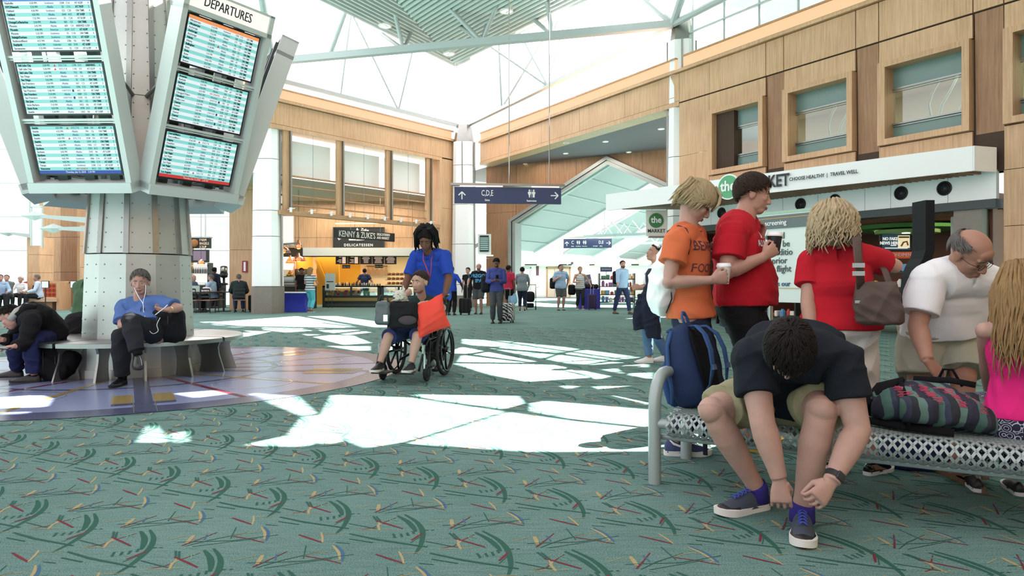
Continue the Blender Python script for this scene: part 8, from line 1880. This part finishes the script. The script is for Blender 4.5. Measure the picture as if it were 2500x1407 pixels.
def walkers():
    def at(px, y): return (px - 1250) / 1700 * y, y
    S = lambda m, **k: dict(m=m, sole=k.pop('sole', BLACK_RUB), **k)
    top = lambda m, sl=.7, **k: dict(m=m, sleeve=sl, **k)
    bot = lambda m, e=1.93, **k: dict(m=m, end=e, **k)
    short = lambda m: dict(m=m, name='shorts', end=.92, grow=.022, gend=.04)
    H = lambda st, m, **k: dict(style=st, m=HAIR[m], **k)
    fc = lambda h: dict(brow=HAIR[h])
    def go(lab, px, y, face, Ht, skin_, hair_, tp, bt, sh, face_=None, fat=.2, fem=False, bare=False, vox=.011, extra=None, **pose):
        x, y = at(px, y); J = stand(x, y, face, Ht, **pose); L = dict(H=Ht, skin=skin_, hair=hair_, top=tp, bottom=bt, shoes=sh, face=face_, fat=fat, fem=fem, bare=bare, vox=vox, hs=(Ht / 1.75) ** .5 * 1.06); return person(lab, J, L), J
    ph = dict(wL=(-.07, .28, 1.14), wR=(.09, .28, 1.14), hdL=(.8, .5, .1), hdR=(-.8, .5, .1), pnL=(0, 0, 1), pnR=(0, 0, 1))
    p, J = go('man in a violet-blue shirt and grey trousers looking at his phone by the zebra suitcase', 1212, 18.6, 0, 1.73, SK_BROWN, H('short', 'black', thick=.016), top(C_VIOLET, 1.9, collar=1), bot(cloth('grey trousers', (70, 76, 80))), S(BLACK), dict(brow=HAIR['black'], mous=(HAIR['black'], False)), .25, vox=.009, hf=(0, .8, -.45), **ph)
    phone('phone of the man in the violet-blue shirt', P(1214, 676, 18.25), V((0, -.6, .5)), V((0, .6, .8)))
    q, J = go('bald man in a black tee with blue lettering and grey shorts pulling a black suitcase', 1169, 24.1, -6, 1.75, SK_PINK, H('bald', 'pinkish', thick=.006), top(C_BLACK, .7), short(C_SLATE), S(BLACK), dict(brow=HAIR['grey'], mous=(HAIR['grey'], True)), .5, wR=(.36, .12, 1.02), stride=.1)
    print_on(q['top'], 'chest_print', 'OREGON\nIPA', .17, J['chest'] + V((0, -.15, -.17)), V((1, 0, 0)), UP, mat('blue print', (80, 160, 210), .7), bold=.006)
    go('person in a royal blue uniform shirt and black trousers behind the wheelchair pusher', 1102, 23.2, 170, 1.62, SK_DARK, H('short', 'black'), top(C_ROYAL, .9), bot(C_BLACK), S(BLACK), None, .2, wR=(.36, .18, 1.0))
    go('dark-haired woman in black standing by the corner column', 1143, 27, -20, 1.66, SK_PINK, H('short', 'dark'), top(C_BLACK, .5), bot(C_BLACK), S(BLACK), None, 0, True)
    go('person in a rose-pink tee and black shorts behind the man in the violet-blue shirt', 1241, 25, 150, 1.70, SK_BROWN, H('short', 'black'), top(C_ROSE, .7), short(C_BLACK), S(BLACK), None, .4)
    go('woman in a grey top and navy leggings walking away with a stroller', 1275, 26.1, 176, 1.66, SK_TAN, H('short', 'black'), top(C_GREYT, .8, hem=-.25, flare=.03), bot(cloth('navy leggings', (38, 44, 64)), 1.75, grow=.006, gend=.008), S(BLACK, sole=WHITE_RUB), None, .75, True, stride=.15, wR=(.24, .35, 1.0), wL=(-.2, .35, 1.0))
    go('man in a pale blue short-sleeved shirt and grey shorts with a backpack on one shoulder', 1369, 27.2, 8, 1.79, SK_PINK, H('crew', 'brown'), top(C_PALEB, .8, hem=-.22, flare=.03, collar=1), short(C_SLATE), dict(m=mat('brown sandal', (70, 56, 44), .6), sole=BLACK_RUB, low=.03), dict(brow=HAIR['brown'], mous=(HAIR['brown'], False)), .6, wR=(.12, .2, 1.25), wL=(-.28, -.12, .95), hf=(-.5, .85, .1))
    go('woman in a striped tank top with a black rucksack and purple suitcase', 1416, 28, 6, 1.72, SK_PINK, H('short', 'honey'), top(banded('grey stripes', [(222, 222, 218), (84, 90, 96)], [.05, .03], 2), 0, hem=-.2), bot(C_CHARC, 1.8, grow=.008, gend=.01), S(cloth('grey shoe', (96, 100, 104)), sole=WHITE_RUB), None, .2, True, wR=(.14, .26, 1.12), wL=(-.42, .1, 1.02), stride=.2)
    go('bearded man in a pale blue shirt and navy trousers walking with one arm out', 1519, 24, 30, 1.84, SK_PINK, H('short', 'dark'), top(C_PALEB, 1.9, collar=1), bot(C_NAVYP), S(mat('brown leather', (84, 60, 44), .5)), dict(brow=HAIR['dark'], mous=(HAIR['dark'], True)), .05, wR=(.46, .34, 1.0), stride=.55, hf=(.3, .9, .05))
    # hurrying person with a coat over the arm
    p, J = go('walking person in a dark vest and jeans half hidden by the boy in orange', 1603, 9.55, -80, 1.60, SK_TAN, H('crew', 'dark'), top(C_WHITE, .9, name='shirt'), bot(C_DENIM, name='jeans'), S(mat('white trainer', (216, 218, 220), .6), sole=WHITE_RUB), fc('dark'), .1, vox=.008, wL=(-.14, .30, 1.12), wR=(.12, .30, 1.10), stride=.35, hf=(0, .95, .35))
    m = MB(); m.loft(torso_rings(J, dict(s=1.60 / 1.75, fat=.1), .03, .15, 1.02)); me = remeshed(m, .009, 3); me.materials.append(C_NAVYC); link_mesh('vest', me, p['root'], True)
    c = P(1584, 705, 9.25); t = thing('coat', 'long navy coat draped over the arm of the person walking behind the boy in orange', 'coat', c); m = MB()
    m.loft([ring(P(x, y, 9.25), V((1, 0, 0)), V((0, 1, 0)), w, d, 18, 2.2) for x, y, w, d in ((1592, 690, .06, .05), (1588, 702, .10, .07), (1586, 740, .11, .08), (1590, 790, .12, .07), (1598, 826, .10, .06))]); m.loft([ring(P(x, y, 9.3), V((1, 0, 0)), V((0, 1, 0)), w, .05, 14) for x, y, w in ((1572, 720, .09), (1566, 770, .12), (1562, 805, .08))]); me = remeshed(m, .009, 3); folds(me, .016, .14, 3); me.materials.append(C_NAVYC); link_mesh('coat_body', me, t, True)
    # delicatessen
    p, J = go('blonde woman in a striped top and turquoise trousers at the coffee bar', 757, 25.5, 160, 1.63, SK_PINK, dict(style='long', m=HAIR['honey'], thick=.02, strand=.003, extra=lambda mb, Q, ax, g: mb.ell(Q(0, -.07, -.10), (.085, .05, .17), ax)), top(banded('teal stripes', [(206, 214, 216), (70, 96, 106)], [.05, .04], 2), .5), bot(C_TEAL, 1.8, grow=.012), S(cloth('grey shoe', (96, 100, 104)), sole=WHITE_RUB), None, .1, True, wR=(.10, .32, 1.2), wL=(-.2, .3, 1.05), stride=.12)
    go('coffee bar worker in black behind the blonde woman', 736, 28.3, 30, 1.66, SK_BROWN, H('short', 'black', thick=.022), top(C_BLACK, .6), bot(C_SLATE), S(BLACK), None, .2, True)
    go('deli worker in a dark navy tee, his back turned, behind the long deli case', 890, 32.2, 185, 1.72, SK_TAN, H('short', 'black'), top(C_NAVYP, .6), bot(C_BLACK), S(BLACK), None, .4, wL=(-.36, .12, .95), wR=(.36, .12, .95))
    # seated groups at the left
    def se(lab, px, y, face, skin_, hair_, tp, fat=.3, Ht=1.75, fem=False, bt=None, **pose): x, y = at(px, y); return person(lab, sit(x, y, face, Ht, **pose), dict(H=Ht, skin=skin_, hair=hair_, top=tp, bottom=bot(bt or C_CHARC), shoes=S(BLACK), fat=fat, fem=fem, vox=.012, hs=1.06))
    se('man in a dark green jacket, back turned, at the pedestal cafe table', 583, 25.4, 200, SK_PINK, H('crew', 'grey'), top(C_DKGREEN, 1.9, name='jacket', grow=.03), .5, bt=cloth('blue jeans', (52, 72, 110)))
    se('man in a light blue shirt sitting at the laptop table', 520, 26.0, -95, SK_PINK, H('short', 'grey'), top(C_PALEB, .9), .3)
    se('bald man with glasses sitting at the laptop table', 467, 26.3, 80, SK_PINK, H('bald', 'white', thick=.006), top(cloth('steel blue shirt', (96, 116, 136)), 1.9), .4)
    go('dark-clothed person standing at the kiosk counter', 523, 29.3, 170, 1.72, SK_DARK, H('short', 'black'), top(C_NAVYC, 1.9), bot(C_BLACK), S(BLACK), None, .2)
    tie, Jt = se('grey-haired man in a pale shirt and dark tie on the patterned settle', 96, 27.2, -55, SK_TAN, H('short', 'grey'), top(cloth('ice blue shirt', (186, 206, 226)), 1.9, collar=1), .5), None
    c, d = tie['top'], None; b = tie['root'].location; MB().tube(drape(c, [b + V((-.14, -.18, 1.0)), b + V((-.16, -.22, .85)), b + V((-.15, -.2, .72))], .012), [.03, .045, .05], 6, flat=.3).build('necktie', C_NAVYC, tie['root'], True)
    se('man in a grey polo with folded arms sitting at the far left window', 18, 27.8, 20, SK_PINK, H('crew', 'grey'), top(cloth('olive grey polo', (104, 116, 112)), .8), .4, wL=(.08, .28, .82), wR=(-.08, .28, .80))
    se('white-haired woman sitting between the two men at the far left', 53, 28.8, 10, SK_PINK, H('short', 'white', thick=.024), top(C_WHITE, 1.9), .3, 1.6, True)
    se('person in a blue shirt cut off by the left edge of the picture', 1, 26.8, 40, SK_PINK, H('short', 'grey'), top(C_PALEB, 1.9), .4)
    se('dark-haired person behind the man in the tie at the far left', 74, 30, 30, SK_TAN, H('short', 'dark'), top(C_ROSE, .8), .3)
EXTRA += [wheelchair, ring_bench_people, walkers]
def setup():
    cam = bpy.data.cameras.new('camera'); o = bpy.data.objects.new('camera', cam); COL.objects.link(o)
    o.location = (0, 0, EYE); o.rotation_euler = (PI / 2, 0, 0); cam.sensor_width = 36; cam.lens = 36 * 1700 / 2500; cam.shift_y = (690 - 703.5) / 2500 * -1 * -1
    cam.clip_end = 300; SC.camera = o
    w = bpy.data.worlds.new('sky'); SC.world = w; w.use_nodes = True; bg = w.node_tree.nodes['Background']; bg.inputs[0].default_value = (1.0, .965, 1.0, 1); bg.inputs[1].default_value = WORLD
    s = bpy.data.lights.new('sun', 'SUN'); s.energy = SUNE; s.angle = R(.3); s.color = (1, .96, .95); so = bpy.data.objects.new('sun', s); COL.objects.link(so)
    d = -(SUN_U + UP * TANE); so.rotation_euler = d.to_track_quat('-Z', 'Y').to_euler()
    def area(n, loc, sx, sy, e, col, rot=(0, 0, 0)):
        l = bpy.data.lights.new(n, 'AREA'); l.shape = 'RECTANGLE'; l.size = sx; l.size_y = sy; l.energy = e; l.color = col; q = bpy.data.objects.new(n, l); COL.objects.link(q); q.location = loc; q.rotation_euler = rot
    area('kitchen_lamp', (-7.4, 34.6, 2.44), 5, 1.5, 130, (1, .78, .5)); area('delicatessen_lamp', (-7, 31, 4.8), 5, 2.5, 260, (1, .86, .7))
    area('recess_lamp', (2.5, 28, 6.36), 6, 2, 160, (1, .9, .78), (0, 0, R(-45))); c = WR(18, 2.5, -2.8); area('shop_lamp', c, 5, 2.5, 110, (1, .88, .74), (0, 0, R(-58)))
    area('gallery_lamp', WR(18, 5.95, -1.6), 9, 1, 120, (1, .9, .78), (0, 0, R(-58)))
    SC.view_settings.view_transform = 'Standard'; SC.view_settings.look = 'None'; SC.view_settings.exposure = 0; SC.view_settings.gamma = 1; SC.view_settings.use_curve_mapping = False
    c = SC.cycles; c.max_bounces = 6; c.diffuse_bounces = 3; c.glossy_bounces = 3; c.transmission_bounces = 4; c.transparent_max_bounces = 10; c.caustics_reflective = False; c.caustics_refractive = False; c.sample_clamp_indirect = 6
WORLD = 1.55; SUNE = 95
def main():
    setup(); build_floor(); build_terrazzo(); build_right_wall(); build_left_wall()
    column('column_corner', (-2.15, 31.2), 1.0, .84, 7.36, (1.0, 2.79, 4.55, 5.3, 6.3), .5, -8, True)
    column('column_near', (5.21, 21.4), .92, .70, 8.48, (1.3, 3.1, 4.9, 6.69), .5, -12, True)
    column('column_left', (-8.62, 24.6), .95, .80, 8.2, (2.7, 3.6, 5.4), .95, 0, False)
    build_roof(); build_column()
    for k in range(6): flight_panel(k)
    concourse(); deli(); far_left(); market(); signs()
    for fn in EXTRA: fn()
main()
